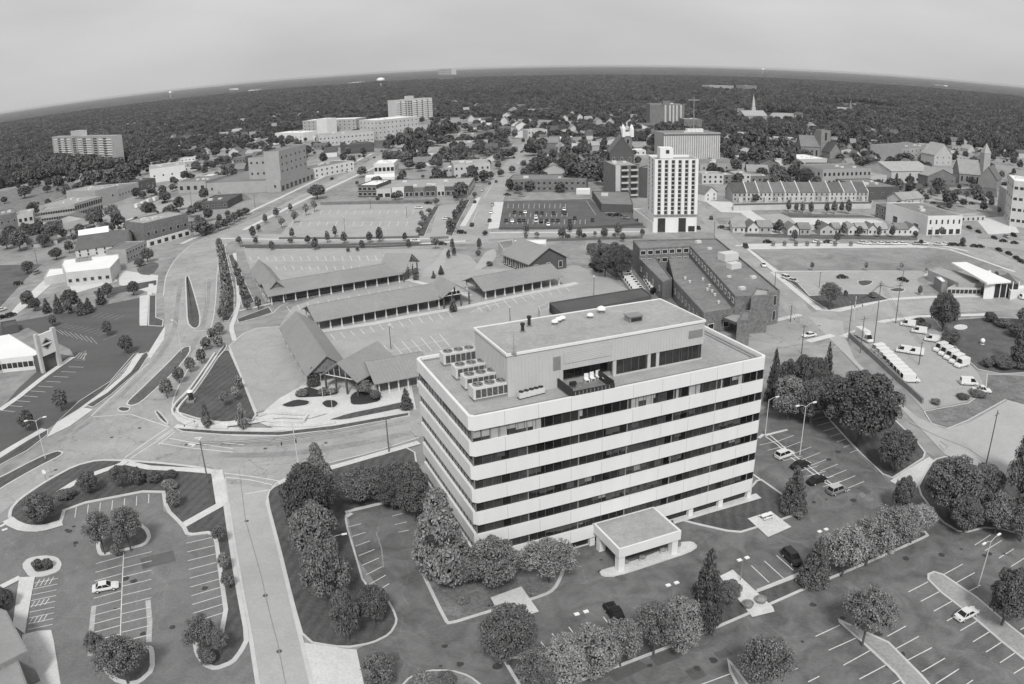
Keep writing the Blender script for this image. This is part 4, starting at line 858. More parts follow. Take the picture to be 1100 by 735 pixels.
NEAR = [
 # west lawn row beside the concrete street
 (346, 540, 475, 42, 'p', 'tall pointed broadleaf tree at the top of the row beside the concrete street'),
 (336, 582, 498, 60, 'b', 'large dark tree second from the top of the row along the concrete street'),
 (343, 608, 540, 56, 'r', 'mid green tree third down the row along the concrete street'),
 (355, 652, 577, 56, 'r', 'large round crowned tree in the middle of the row by the street lawn'),
 (375, 690, 632, 38, 'd', 'round tree above the kerbed end of the street lawn'),
 (403, 672, 630, 38, 'd', 'round tree at the tip of the kerbed lawn beside the parking stalls'),
 (409, 742, 702, 38, 'd', 'round tree beside the pale concrete driveway mouth'),
 # hedge trees north of the small lot
 (390, 538, 500, 54, 'S', 'dense dark hedge bush at the street end of the hedge row'),
 (412, 536, 497, 52, 'S', 'dense dark hedge bush second from the street in the hedge row'),
 (434, 538, 494, 54, 'S', 'dense dark hedge bush nearest the office in the hedge row'),
 (422, 548, 514, 32, 'd', 'small round tree at the head of the shaded car park'),
 (446, 560, 494, 44, 'b', 'very dark tree in the shade beside the office wall'),
 # office bed
 (477, 628, 524, 80, 'p', 'tallest tree at the corner of the office block'),
 (466, 612, 560, 44, 'r', 'lower tree left of the tallest one at the office corner'),
 (530, 632, 578, 64, 'r', 'spreading tree in the bed below the office ribbon windows'),
 (590, 626, 580, 70, 'a', 'loose branched tree in the office bed nearest the portico'),
 (506, 628, 592, 40, 'r', 'small tree between two larger ones in the office bed'),
 # strip along the lower lot
 (546, 714, 652, 62, 'b', 'round dark tree at the end of the planted strip below the entrance pad'),
 (577, 746, 694, 58, 'a', 'grey green tree behind the round dark tree on the planted strip'),
 (606, 742, 684, 58, 'k', 'feathery tree at the lower edge of the planted strip near its end'),
 (636, 730, 674, 60, 'k', 'open crowned tree on the planted strip below the double lamp'),
 (666, 716, 666, 54, 'a', 'open crowned tree on the strip beside the parked dark pickup'),
 (702, 706, 646, 54, 'a', 'open crowned tree on the strip under the double lamp head'),
 (728, 700, 644, 60, 'k', 'wide airy tree beside the tall spruce on the planted strip'),
 (755, 672, 588, 48, 'c', 'tall broad spruce on the strip beside the paved walkway'),
 (782, 652, 622, 28, 'r', 'small multi stemmed tree beside the paved walkway'),
 (873, 628, 576, 38, 'c', 'dark spruce at the parking end of the feathery tree clump'),
 (904, 620, 566, 58, 'l', 'pale feathery tree next to the dark spruce in the clump'),
 (930, 608, 554, 60, 'l', 'pale feathery tree in the middle of the clump on the strip'),
 (955, 596, 544, 56, 'l', 'pale feathery tree with the tallest crown in the clump'),
 (978, 584, 541, 42, 'l', 'pale feathery tree at the rounded end of the planted strip'),
 (990, 572, 543, 26, 'r', 'small dull tree at the outer tip of the planted strip'),
 (968, 550, 511, 30, 'r', 'dark young tree standing at the car park exit'),
 (851, 549, 500, 34, 'c', 'dark spruce in a round bed on the lawn beside the office'),
 # right hand clumps
 (922, 478, 398, 84, 'b', 'huge dark tree on the lawn between car park and side street'),
 (960, 506, 460, 46, 'd', 'mid sized tree beside the driveway on the tree lawn'),
 (893, 448, 402, 44, 'b', 'dark tree behind the car park next to the huge dark tree'),
 (885, 430, 366, 20, 'c', 'slim pointed spruce beside the huge dark tree'),
 (829, 436, 372, 20, 'c', 'slim pointed spruce at the corner of the office roofline'),
 (843, 434, 386, 32, 'r', 'leafy tree just behind the slim spruce at the office corner'),
 (858, 442, 380, 40, 'd', 'leafy tree in the middle of the grove behind the office'),
 (872, 434, 382, 32, 'd', 'leafy tree beside the pointed spruce in the grove behind the office'),
 (846, 452, 402, 42, 'r', 'low wide tree at the front of the grove behind the office'),
 (870, 456, 406, 40, 'd', 'low tree at the back edge of the car park'),
 (1018, 556, 490, 66, 'b', 'big round dark tree at the corner of the east lawn'),
 (1035, 572, 532, 40, 'd', 'smaller tree in front of the big round dark tree'),
 (1052, 550, 498, 44, 'd', 'dark tree right behind the big round tree on the east lawn'),
 (1088, 560, 470, 44, 'a', 'tall open branched tree beside the leaning utility pole'),
 (1100, 530, 452, 50, 'a', 'tallest ragged tree at the edge of the east lawn'),
 (1068, 574, 528, 40, 'r', 'broad tree above the lower car park corner'),
 (1096, 582, 530, 44, 'd', 'broad tree by the lower car park boundary under the ragged tree'),
 (1118, 575, 500, 50, 'b', 'dark tree cut by the frame edge on the east lawn'),
 # lower lot
 (926, 694, 630, 64, 'l', 'pale thin crowned tree on the gravel island in the lower car park'),
 (1076, 672, 612, 52, 'd', 'dark round tree on the gravel island above the white saloon'),
 (816, 744, 686, 68, 'a', 'airy tree with bare branches at the lower edge of the car park'),
 # branch lot
 (46, 562, 530, 40, 'd', 'spreading dark tree at the rounded end of the branch verge'),
 (97, 530, 507, 26, 'd', 'round tree alone on the branch verge beside the footpath'),
 (132, 524, 500, 26, 'd', 'round dark tree beside the road corner on the branch verge'),
 (148, 522, 502, 20, 'd', 'dark tree close right of another on the branch verge'),
 (72, 536, 525, 24, 'S', 'low spreading shrub on the branch verge between two trees'),
 (158, 516, 507, 13, 's', 'pale rounded shrub between the trees of the branch verge'),
 (167, 519, 504, 17, 'S', 'dark rounded shrub beside a pale one on the branch verge'),
 (184, 514, 504, 15, 'S', 'dark shrub at the end of the branch verge row'),
 (183, 527, 513, 15, 's', 'small rounded pale shrub above the larger pale one'),
 (189, 546, 526, 18, 'k', 'largest pale rounded shrub on the striped lawn'),
 (113, 596, 548, 36, 'a', 'open crowned tree on the left side of the oval parking island'),
 (141, 592, 544, 42, 'a', 'open crowned tree on the right side of the oval parking island'),
 (126, 598, 583, 14, 's', 'low shrub between the two open trees on the parking island'),
 (108, 712, 678, 26, 'a', 'thin tree at the left end of the lower parking island'),
 (138, 735, 684, 54, 'a', 'dark open tree filling the lower parking island'),
 (123, 716, 700, 20, 'S', 'low shrub between the trees of the lower parking island'),
 (220, 704, 662, 38, 'a', 'open tree in the curved bed at the foot of the branch car park'),
 (238, 704, 674, 26, 'a', 'leafy tree beside the street at the foot of the branch car park'),
 (224, 712, 694, 24, 'S', 'low shrub in the curved bed at the foot of the branch car park'),
 (238, 586, 564, 18, 'a', 'small tree on the street verge above the parking stalls'),
 (243, 616, 594, 18, 'l', 'small pale tree on the street verge halfway down'),
 (246, 632, 612, 15, 's', 'small shrub on the street verge below the pale tree'),
 (4, 655, 630, 26, 'S', 'dark clump of shrub beside the footpath at the branch corner'),
 (42, 611, 600, 12, 'S', 'low planting left in the small oval island'), (52, 610, 599, 14, 'S', 'low planting right in the small oval island'),
 (455, 735, 722, 24, 's', 'low grey shrub at the bottom of the lot left in a curved bed'), (480, 736, 722, 26, 's', 'low grey shrub beside another in the curved bed at the bottom'),
 (463, 617, 606, 9, 's', 'tiny shrub on the dry lawn near the kerb corner'), (497, 647, 640, 17, 's', 'flat dark shrub on the dry lawn of the office bed'), (526, 652, 644, 8, 's', 'tiny shrub beside the concrete entrance pad'), (573, 639, 632, 13, 's', 'small shrub between entrance pad and kerb'),
 (858, 580 - 22, 549, 10, 's', 'low ring of ground cover beneath the lawn spruce'),
 # diner lots
 (137, 380, 360, 18, 'd', 'largest round dark tree at the boulevard end of the diner car park'),
 (116, 361, 345, 13, 'd', 'round dark tree in the middle of the diner car park'),
 (57, 351, 338, 11, 'd', 'small round tree behind the sign tower of the diner'),
 (67, 442, 418, 19, 'd', 'round dark tree on the lawn edge below the diner stalls'),
 (31, 463, 440, 21, 'd', 'round dark tree beside the tall street lamp'),
 (144, 317, 302, 16, 'd', 'round dark tree beside the white roofed restaurant drive'),
 # mail lot, station
 (1012, 356, 313, 34, 'b', 'big dark double crowned tree between mail trucks and sorting office lawn'),
 (1020, 370, 352, 26, 'S', 'dark shrub under the big tree by the mail trucks'),
 (1064, 346, 334, 17, 'S', 'clipped dark shrub at the top of the sorting office lawn'),
 (1078, 352, 341, 20, 'S', 'clipped dark hedge shrub right of another on the sorting office lawn'),
 (1092, 362, 346, 24, 'S', 'larger clipped hedge shrub at the lawn edge'),
 (1060, 394, 383, 17, 'S', 'small dark shrub left of the long clipped one'),
 (1076, 394, 381, 32, 'S', 'long clipped dark shrub at the bottom of the sorting office lawn'),
 (1096, 395, 333, 28, 'c', 'spruce at the frame edge beside the clipped shrub'),
 (1100, 350, 330, 20, 'r', 'pale tree behind the spruce at the frame edge'),
 (891, 332, 302, 26, 'a', 'leafy open tree on the grass corner opposite the mail trucks'),
 (987, 350, 340, 12, 'S', 'dark shrub on the verge above the mail trucks'), (995, 354, 346, 10, 'S', 'second dark shrub on the verge above the mail trucks'),
 (1050, 425, 419, 22, 'S', 'low dark hedge below the single parked van'), (1034, 428, 423, 16, 'S', 'low dark hedge beside the white trailer'),
 (1005, 434, 428, 12, 's', 'scrub on the bank below the mail lot'), (988, 317, 307, 7, 'o', 'small tree on the station forecourt bed'), (938, 320, 313, 10, 's', 'pale shrub on the grass corner by the forecourt'),
 (908, 318, 312, 6, 'o', 'small shrub tree beside the open tree on the grass corner'),
 # brick building corner, portico
 (930, 640 - 240, 398, 8, 's', 'weeds along the foot of the retaining wall'),
 # market
 (337, 415, 394, 16, 'c', 'small spruce in the bed beside the market entrance gable'),
 (348, 424, 416, 14, 's', 'shrub in the bed below the small spruce by the market gable'), (325, 426, 417, 14, 's', 'shrub mass at the left of the market garden bed'), (357, 424, 416, 12, 's', 'shrub at the right of the market garden bed'),
 (393, 425, 408, 20, 'a', 'loose tree in the bed right of the market entrance'), (404, 429, 418, 14, 'S', 'dark shrub beside the loose tree near the market entrance'),
 (437, 440, 416, 16, 'c', 'small spruce at the corner of the market lawn beside the office'),
 (487, 335, 316, 9, 'c', 'slim dark spruce at the middle gable of the market'),
 (447, 298, 288, 8, 'o', 'small tree beside the upper market gable'),
 # town
 (866, 197, 180, 26, 'b', 'big dark tree beside the long brick block behind the terraced houses'),
 (341, 214, 198, 22, 'd', 'wide lone tree on the boulevard median beside the pale car park'),
 (27, 213, 199, 18, 'd', 'round dark tree on the grassy hillside'), (51, 207, 199, 11, 'd', 'smaller round tree on the grassy hillside'), (5, 219, 211, 8, 'd', 'small tree at the edge of the grassy hillside'),
 (30, 294, 280, 15, 'd', 'round tree on the west lawn by the white roofed restaurant'), (61, 279, 266, 16, 'd', 'round tree beside the road behind the white roofed restaurant'),
 (138, 250, 237, 9, 'o', 'slim round topped tree beside the gravel yard'), (159, 282, 266, 14, 'd', 'round dark tree at the corner of the gabled grey roof'), (150, 286, 276, 14, 'S', 'dark hedge shrub under the round tree by the gabled roof'),
 (962, 205, 186, 9, 'c', 'dark spruce behind the long school roof'),
 (621, 196, 180, 1, 'o', 'tiny sapling'),
]
NEAR = [t for t in NEAR if t[3] > 2]
for it in NEAR: tree(*it)
row([(180, 428, 406, 16), (193, 412, 393, 15), (205, 400, 383, 13)], 'r', '%s tree from the crossing in the boulevard median row', 'trees on the boulevard median')
row([(217, 391, 375, 12), (222, 376, 362, 12), (229, 366, 352, 12), (236, 360, 346, 13), (235, 373, 360, 12)], 'r', '%s tree up the path edge of the memorial lawn', 'trees along the memorial path')
row([(223, 460, 433, 16), (262, 461, 433, 17)], 'p', '%s tree by the road on the memorial lawn', 'trees by the memorial lawn kerb')
row([(242, 438, 420, 14), (253, 432, 415, 12), (257, 420, 402, 11)], 'l', '%s pale thin tree on the dark memorial grass', 'thin trees on the memorial grass')
row([(240, 345, 328, 13), (242, 337, 320, 12), (243, 330, 312, 13), (243, 322, 304, 12), (243, 313, 297, 12), (242, 305, 290, 11), (242, 298, 283, 11), (241, 290, 276, 10), (239, 282, 269, 9), (237, 275, 262, 9), (236, 268, 256, 8)], 'r', '%s tree up the dense row beside the boulevard kerb', 'dense tree row beside the boulevard')
row([(263, 322, 306, 11), (259, 311, 296, 10), (256, 300, 287, 9), (253, 291, 279, 8), (278, 333, 318, 8), (266, 333, 323, 9)], 'r', '%s tree beside the market footpath bed', 'trees by the market footpath')
row([(31, 331, 312, 17), (38, 334, 320, 17), (51, 336, 320, 11, 'c'), (63, 336, 316, 14, 'c'), (77, 334, 311, 22), (74, 338, 322, 12), (88, 338, 320, 14, 'c'), (96, 336, 319, 13, 'c'), (109, 327, 309, 12, 'c'), (116, 320, 304, 15)], 'd', '%s tree from the frame edge in the row above the diner car park', 'tree row above the diner car park')
row([(257, 262, 254, 8), (275, 262, 255, 7), (272, 256, 243, 9), (278, 249, 241, 6), (285, 240, 230, 7), (297, 234, 223, 8), (312, 227, 219, 6), (292, 269, 259, 9), (312, 261, 255, 8), (314, 256, 245, 7), (331, 262, 253, 8), (339, 269, 255, 10)], 'o', '%s small dark tree around the corner of the pale car park', 'small trees round the pale car park')
row([(303, 245, 233, 9, 'l'), (317, 240, 226, 9, 'l'), (329, 232, 218, 8, 'l'), (338, 228, 214, 9, 'l')], 'l', '%s pale open tree at the boulevard edge of the pale car park', 'pale trees at the car park edge')
row([(352, 261, 248, 7), (360, 255, 243, 6), (370, 262, 249, 9), (389, 267, 258, 8), (397, 261, 249, 8), (408, 260, 244, 10), (384, 270, 265, 5), (435, 259, 250, 7), (439, 266, 257, 7), (374, 271, 266, 5), (424, 280, 274, 4)], 'o', '%s small tree along the hedge strip below the pale car park', 'small trees along the hedge strip')
row([(450, 254, 243, 8), (453, 247, 236, 8), (456, 241, 230, 8), (453, 235, 226, 6), (461, 231, 223, 8), (469, 222, 212, 8)], 'a', '%s bushy tree up the divider between the two pale lots', 'trees on the lot divider')
row([(484, 250, 234, 11), (488, 246, 238, 6), (489, 236, 225, 8), (493, 229, 220, 8), (497, 224, 214, 9), (468, 268, 255, 9, 'a'), (486, 268, 257, 6), (488, 275, 266, 6), (482, 278, 269, 6), (515, 268, 256, 7), (514, 275, 268, 7, 'S'), (526, 286, 280, 8, 'S'), (474, 295, 285, 7, 'c'), (466, 299, 291, 5, 'c'), (521, 253, 247, 6, 'S'), (447, 301, 294, 8, 'S')], 'o', '%s small tree beside the main street junction', 'small trees round the main street junction')
row([(565, 251, 240, 9), (565, 256, 250, 6), (604, 257, 244, 10), (612, 250, 239, 8), (622, 256, 245, 9), (610, 257, 251, 6, 'S'), (627, 256, 250, 6, 'S'), (649, 256, 244, 10), (664, 253, 240, 12), (669, 260, 250, 8), (639, 255, 248, 5, 'l'), (660, 255, 250, 5, 'S'), (690, 253, 246, 7), (577, 256, 249, 8, 'l'), (633, 274, 262, 8), (637, 283, 262, 8), (644, 273, 257, 6)], 'o', '%s small dark tree along the street below the dark car park', 'small trees below the dark car park')
row([(650, 298, 264, 28), (668, 302, 262, 30), (641, 288, 268, 14), (660, 278, 260, 20), (662, 300, 280, 14, 'a')], 'b', '%s tree in the big dark clump beside the row of white vans', 'dark clump beside the white vans')
row([(847, 228, 215, 6.5), (855, 228, 218, 6.5), (862, 229, 217, 7), (871, 230, 217, 7.5), (888, 230, 217, 7), (896, 230, 216, 8), (904, 229, 217, 7), (911, 230, 215, 9), (916, 222, 218, 4, 'S'), (925, 221, 216, 4, 'S'), (934, 221, 214, 7, 'S')], 'o', '%s clipped dark tree in front of the terraced houses', 'clipped trees before the terraced houses')
row([(837, 251, 236, 12), (833, 249, 242, 8), (853, 259, 247, 9), (866, 252, 246, 6), (878, 250, 236, 8), (906, 254, 239, 9), (899, 260, 250, 9), (923, 254, 243, 8), (944, 255, 243, 7), (958, 255, 243, 8), (983, 255, 248, 8), (1011, 256, 243, 8, 'a'), (989, 263, 257, 6, 'S'), (1034, 264, 255, 8)], 'o', '%s small tree along the row of small gabled houses', 'small trees along the gabled houses')
row([(872, 291, 281, 5), (930, 291, 281, 5), (968, 291, 281, 5), (1070, 300, 291, 6), (1082, 302, 293, 7), (995, 293, 287, 4)], 'l', '%s spindly young tree on the bus road', 'spindly young trees on the bus road')
row([(988, 213, 201, 11), (1000, 213, 200, 10), (1014, 217, 196, 11), (1028, 212, 203, 10), (1038, 215, 204, 9), (1046, 205, 197, 12), (1065, 220, 207, 7, 'c'), (1012, 231, 221, 6), (1073, 231, 222, 5), (1050, 208, 198, 8), (976, 206, 186, 9, 'c')], 'a', '%s loose tree round the car park behind the brick front block', 'loose trees behind the brick front block')
row([(102, 250, 222, 20), (122, 240, 218, 18), (115, 250, 238, 18), (95, 256, 246, 12), (80, 262, 250, 12), (70, 258, 245, 9), (98, 248, 242, 12), (90, 252, 246, 9)], 'a', '%s ragged tree between the arcade block and the boulevard shops', 'ragged trees by the arcade block')
row([(8, 268, 250, 20), (22, 270, 246, 24), (40, 262, 240, 20), (58, 260, 237, 28), (48, 266, 250, 16), (12, 258, 242, 18), (30, 256, 240, 20), (75, 272, 258, 12), (90, 264, 256, 9)], 'd', '%s dark tree in the wood beside the western road', 'dark wood beside the western road')
row([(208, 256, 236, 10, 'a'), (215, 251, 230, 14, 'a'), (222, 252, 240, 8, 'a'), (228, 251, 240, 9), (235, 248, 237, 9), (242, 246, 235, 9), (247, 242, 231, 9), (252, 239, 228, 10), (258, 236, 225, 10), (264, 231, 223, 10), (236, 240, 230, 7), (245, 235, 226, 7), (218, 254, 246, 7)], 'd', '%s dark bushy tree along the boulevard before the shops', 'bushy trees along the boulevard')
row([(205, 193, 186, 8), (242, 186, 176, 10), (250, 184, 176, 9), (236, 163, 155, 7), (245, 162, 155, 7), (254, 161, 154, 7), (262, 161, 153, 8), (270, 161, 154, 7), (330, 168, 156, 14), (338, 158, 152, 8), (343, 160, 152, 7), (295, 155, 145, 8), (303, 154, 145, 8), (311, 153, 145, 7)], 'd', None, None)
row([(64, 205, 188, 14), (80, 200, 180, 18), (72, 212, 200, 12), (86, 212, 196, 16), (96, 205, 184, 20), (108, 200, 182, 22), (120, 204, 182, 20), (132, 198, 176, 20), (143, 196, 174, 20), (154, 188, 168, 18), (112, 210, 196, 16), (126, 206, 192, 16), (98, 213, 200, 14), (84, 186, 168, 18), (70, 184, 168, 16), (100, 192, 172, 16), (140, 200, 186, 16), (58, 186, 172, 14)], 'b', None, None)
row([(440, 166, 136, 14), (452, 158, 136, 16), (466, 154, 132, 16), (480, 150, 128, 16), (474, 162, 146, 14), (448, 168, 150, 13), (456, 168, 148, 15), (430, 160, 142, 12), (420, 160, 144, 12), (416, 162, 150, 10), (488, 148, 132, 14), (446, 163, 148, 6, 'c')], 'b', None, None)
row([(415, 174, 162, 10), (424, 172, 162, 12), (434, 174, 162, 14), (446, 176, 164, 16), (458, 175, 165, 14), (470, 174, 165, 12), (482, 174, 164, 14), (494, 174, 166, 12), (506, 172, 164, 10), (440, 182, 172, 14), (452, 184, 174, 14), (466, 180, 170, 12), (520, 168, 158, 12), (533, 166, 156, 12), (545, 168, 160, 10), (552, 166, 158, 8)], 'd', None, None)
row([(527, 193, 184, 9), (548, 206, 192, 11), (556, 208, 198, 11), (569, 206, 194, 14), (588, 204, 192, 12), (602, 207, 196, 13), (577, 184, 170, 14), (585, 183, 172, 12), (569, 168, 154, 16), (583, 160, 148, 12), (594, 172, 160, 10), (607, 172, 162, 14), (612, 184, 172, 10), (628, 168, 150, 12), (538, 190, 182, 8), (550, 186, 178, 8), (532, 144, 132, 8)], 'd', None, None)
row([(620, 202, 174, 30), (606, 186, 168, 16), (634, 195, 172, 18), (648, 200, 174, 18), (640, 186, 166, 14), (655, 200, 180, 14)], 'b', None, None)
row([(712, 152, 130, 14), (722, 150, 132, 12), (690, 158, 142, 12), (700, 160, 146, 12), (681, 155, 140, 10)], 'b', None, None)
row([(780, 166, 148, 13), (783, 175, 158, 14), (792, 166, 146, 16), (806, 160, 140, 18), (820, 168, 146, 18), (812, 178, 156, 20), (824, 182, 162, 18), (836, 178, 158, 18), (848, 182, 160, 16), (840, 168, 146, 16), (852, 172, 154, 14), (866, 156, 138, 12), (876, 158, 140, 10), (798, 178, 162, 12), (788, 184, 170, 10), (830, 152, 134, 16), (846, 150, 132, 14), (905, 162, 142, 14), (915, 154, 136, 14), (926, 164, 146, 16), (948, 160, 146, 18), (972, 176, 164, 22)], 'b', None, None)
# ================================================================== buildings
WINM = {}
def win_mesh(w, h, style):
    key = (round(w, 2), round(h, 2), style)
    if key not in WINM:
        b = MB(); fr = min(.12, w * .1)
        if style == 'dark': b.box((0, -.03, 0), (w, .10, h), mi=1)
        else:
            b.box((0, -.02, 0), (w, .10, h), mi=1)
            b.box((0, -.06, h / 2 - fr / 2 + fr), (w + 2 * fr, .14, fr)); b.box((0, -.07, -h / 2 - fr / 2), (w + 2 * fr, .2, fr))
            for s in (-1, 1): b.box((s * (w / 2 + fr / 2), -.06, fr / 2), (fr, .14, h + fr))
        me = bpy.data.meshes.new('window'); me.from_pydata(b.v, [], b.f)
        me.materials.append(M['frame' if style != 'white' else 'white']); me.materials.append(M['glass_win']); me.polygons.foreach_set('material_index', b.m)
        WINM[key] = me
    return WINM[key]
def wins(t, p0, p1, n, zs, w, h, style='std', name='window', pad=None, skip=()):
    """windows along the wall p0-p1 (seen from outside, left to right), one row per height in zs"""
    p0 = Vector((p0[0], p0[1], 0)); p1 = Vector((p1[0], p1[1], 0)); d = p1 - p0; ln = d.length; d.normalize(); rz = math.atan2(d.y, d.x)
    pad = ln / n / 2 if pad is None else pad
    o = Vector(t['world'])
    for z in zs:
        for i in range(n):
            if i in skip: continue
            s = pad + (ln - 2 * pad) * (i / (n - 1) if n > 1 else .5); q = p0 + d * s
            ob = link(name, win_mesh(w, h, style), t); ob.location = Vector((q.x, q.y, z)) - o; ob.rotation_euler = (0, 0, rz)
def away(A, B, depth):
    d = (Vector(B) - Vector(A)); d.z = 0; d.normalize(); v = Vector((-d.y, d.x, 0)); return Vector(A) + v * depth, Vector(B) + v * depth
def mass(t, poly, h, wall, roof, name='wall', z0=0, par=.5, rname='roof'):
    """one block of a building: walls with a parapet lip, and its flat roof sunk behind the lip"""
    p = ccw(poly); q = inset(p, .3); n = len(p)
    b = MB(); b.add([(a[0], a[1], z0) for a in p] + [(a[0], a[1], h) for a in p] + [(a[0], a[1], h) for a in q] + [(a[0], a[1], h - par) for a in q],
        [(i, (i + 1) % n, n + (i + 1) % n, n + i) for i in range(n)] + [(n + i, n + (i + 1) % n, 2 * n + (i + 1) % n, 2 * n + i) for i in range(n)] + [(2 * n + i, 2 * n + (i + 1) % n, 3 * n + (i + 1) % n, 3 * n + i) for i in range(n)])
    w_ = b.build(name, wall, t)
    b = MB(); b.add([(a[0], a[1], h - par + .0) for a in q], [tuple(range(n))]); r_ = b.build(rname, roof, t)
    return w_, r_
def units(t, poly, h, n, seed=0, mt='steel_l', s=2.0):
    rr = random.Random(seed); P = [Vector((p[0], p[1], 0)) for p in poly[:4]]
    for i in range(n):
        u, v = rr.uniform(.2, .8), rr.uniform(.25, .75)
        c = (P[0] * (1 - u) + P[1] * u) * (1 - v) + (P[3] * (1 - u) + P[2] * u) * v
        d = P[1] - P[0]; k = s * rr.uniform(.7, 1.5)
        b = MB(); b.box((c.x, c.y, h + k * .2), (k * 1.5, k, k * .75), math.atan2(d.y, d.x)); b.build('rooftop_unit', mt, t)
def block(name, label, a, b, yt, depth, wall, roof, rows=None, cols=0, ww=1.4, wh=1.5, left=0, right=0, group=None, cat=None, style='std', nu=None, h=None, z1=None, par=.5):
    A, B = g(*a), g(*b); h = h or max(zat(A, yt), 2.5)
    A2, B2 = away(A, B, depth)
    t = thing(name, label, cat or 'building', A, world=True, group=group)
    mass(t, [A, B, B2, A2], h, wall, roof, par=par)
    if rows:
        zs = [h * (i + .58) / (rows + .25) for i in range(rows)] if z1 is None else z1
        if cols: wins(t, A, B, cols, zs, ww, wh, style)
        if left: wins(t, A2, A, left, zs, ww, wh, style)
        if right: wins(t, B, B2, right, zs, ww, wh, style)
    nu = (3 if depth >= 24 else 1 if depth >= 14 else 0) if nu is None else nu
    if nu and (B - A).length < 220: units(t, [A, B, B2, A2], h - par, nu, int(a[0]), s=1.6)
    t['h'] = h
    return t, A, B, A2, B2, h
def roofbox(name, label, poly, z, wall, roof, group=None, cat='building', nu=0, seed=1, par=.4):
    P = [g(p[0], p[1], z) for p in poly]; c = P[0]
    t = thing(name, label, cat, (c.x, c.y, 0), world=True, group=group)
    mass(t, P, z, wall, roof, par=par)
    if nu: units(t, P, z - par, nu, seed)
    return t, P
def gable(t, A, B, depth, eave, ridge, along='u', roof='shingle', wall='siding', over=.5, th=.25, walls=True, pname='roof'):
    """a gabled volume over the rectangle A-B (front) and its depth"""
    A2, B2 = away(A, B, depth); u = (Vector(B) - Vector(A)).normalized(); v = Vector((-u.y, u.x, 0))
    if along == 'v':                         # the gable faces the front
        A, B, A2, B2 = B, B2, A, A2; u, v = v, -u; depth = (Vector(A2) - Vector(A)).length
    w_ = None
    if walls:
        b = MB(); m1 = (Vector(A) + Vector(A2)) / 2; m2 = (Vector(B) + Vector(B2)) / 2
        z = lambda p, h: (p[0], p[1], h)
        vs = [z(A, 0), z(B, 0), z(B2, 0), z(A2, 0), z(A, eave), z(B, eave), z(B2, eave), z(A2, eave), z(m1, ridge), z(m2, ridge)]
        b.add(vs, [(0, 1, 5, 4), (2, 3, 7, 6), (1, 2, 6, 9, 5), (3, 0, 4, 8, 7)]); w_ = b.build('wall', wall, t)
    sl = (ridge - eave) / (depth / 2)
    b = MB(); zo = eave - sl * over
    for s in (0, 1):
        base = Vector(A) - u * over if s == 0 else Vector(A2) - u * over; base2 = Vector(B) + u * over if s == 0 else Vector(B2) + u * over
        o = -v * over if s == 0 else v * over
        e1, e2 = base + o, base2 + o; r1 = (Vector(A) + Vector(A2)) / 2 - u * over; r2 = (Vector(B) + Vector(B2)) / 2 + u * over
        lo = [(e1.x, e1.y, zo + .02), (e2.x, e2.y, zo + .02), (r2.x, r2.y, ridge + .02), (r1.x, r1.y, ridge + .02)]
        hi = [(x, y, zz + th) for x, y, zz in lo]
        b.add(lo + hi, [(3, 2, 1, 0) if s == 0 else (0, 1, 2, 3), (4, 5, 6, 7) if s == 0 else (7, 6, 5, 4), (0, 1, 5, 4), (1, 2, 6, 5), (3, 0, 4, 7)])
    rf = b.build(pname, roof, t)
    return A, B, A2, B2, rf
def house(label, a, b, depth, eave, ridge, along='u', roof='shingle', wall='siding', group=None, nw=2, name='house', chim=False, cat='house'):
    A, B = g(*a), g(*b)
    t = thing(name, label, cat, A, world=True, group=group)
    a_, b_, a2_, b2_, rf = gable(t, A, B, depth, eave, ridge, along, roof, wall)
    zs = [eave * .5] if eave < 4 else [eave * .28, eave * .75]
    wins(t, A, B, nw, zs, .9, 1.2)
    if chim:
        m = (Vector(a_) + Vector(b2_)) / 2; bb = MB(); bb.box((m.x, m.y, ridge + .2), (.8, .8, 1.8)); bb.build('chimney', 'brick', rf)
    return t
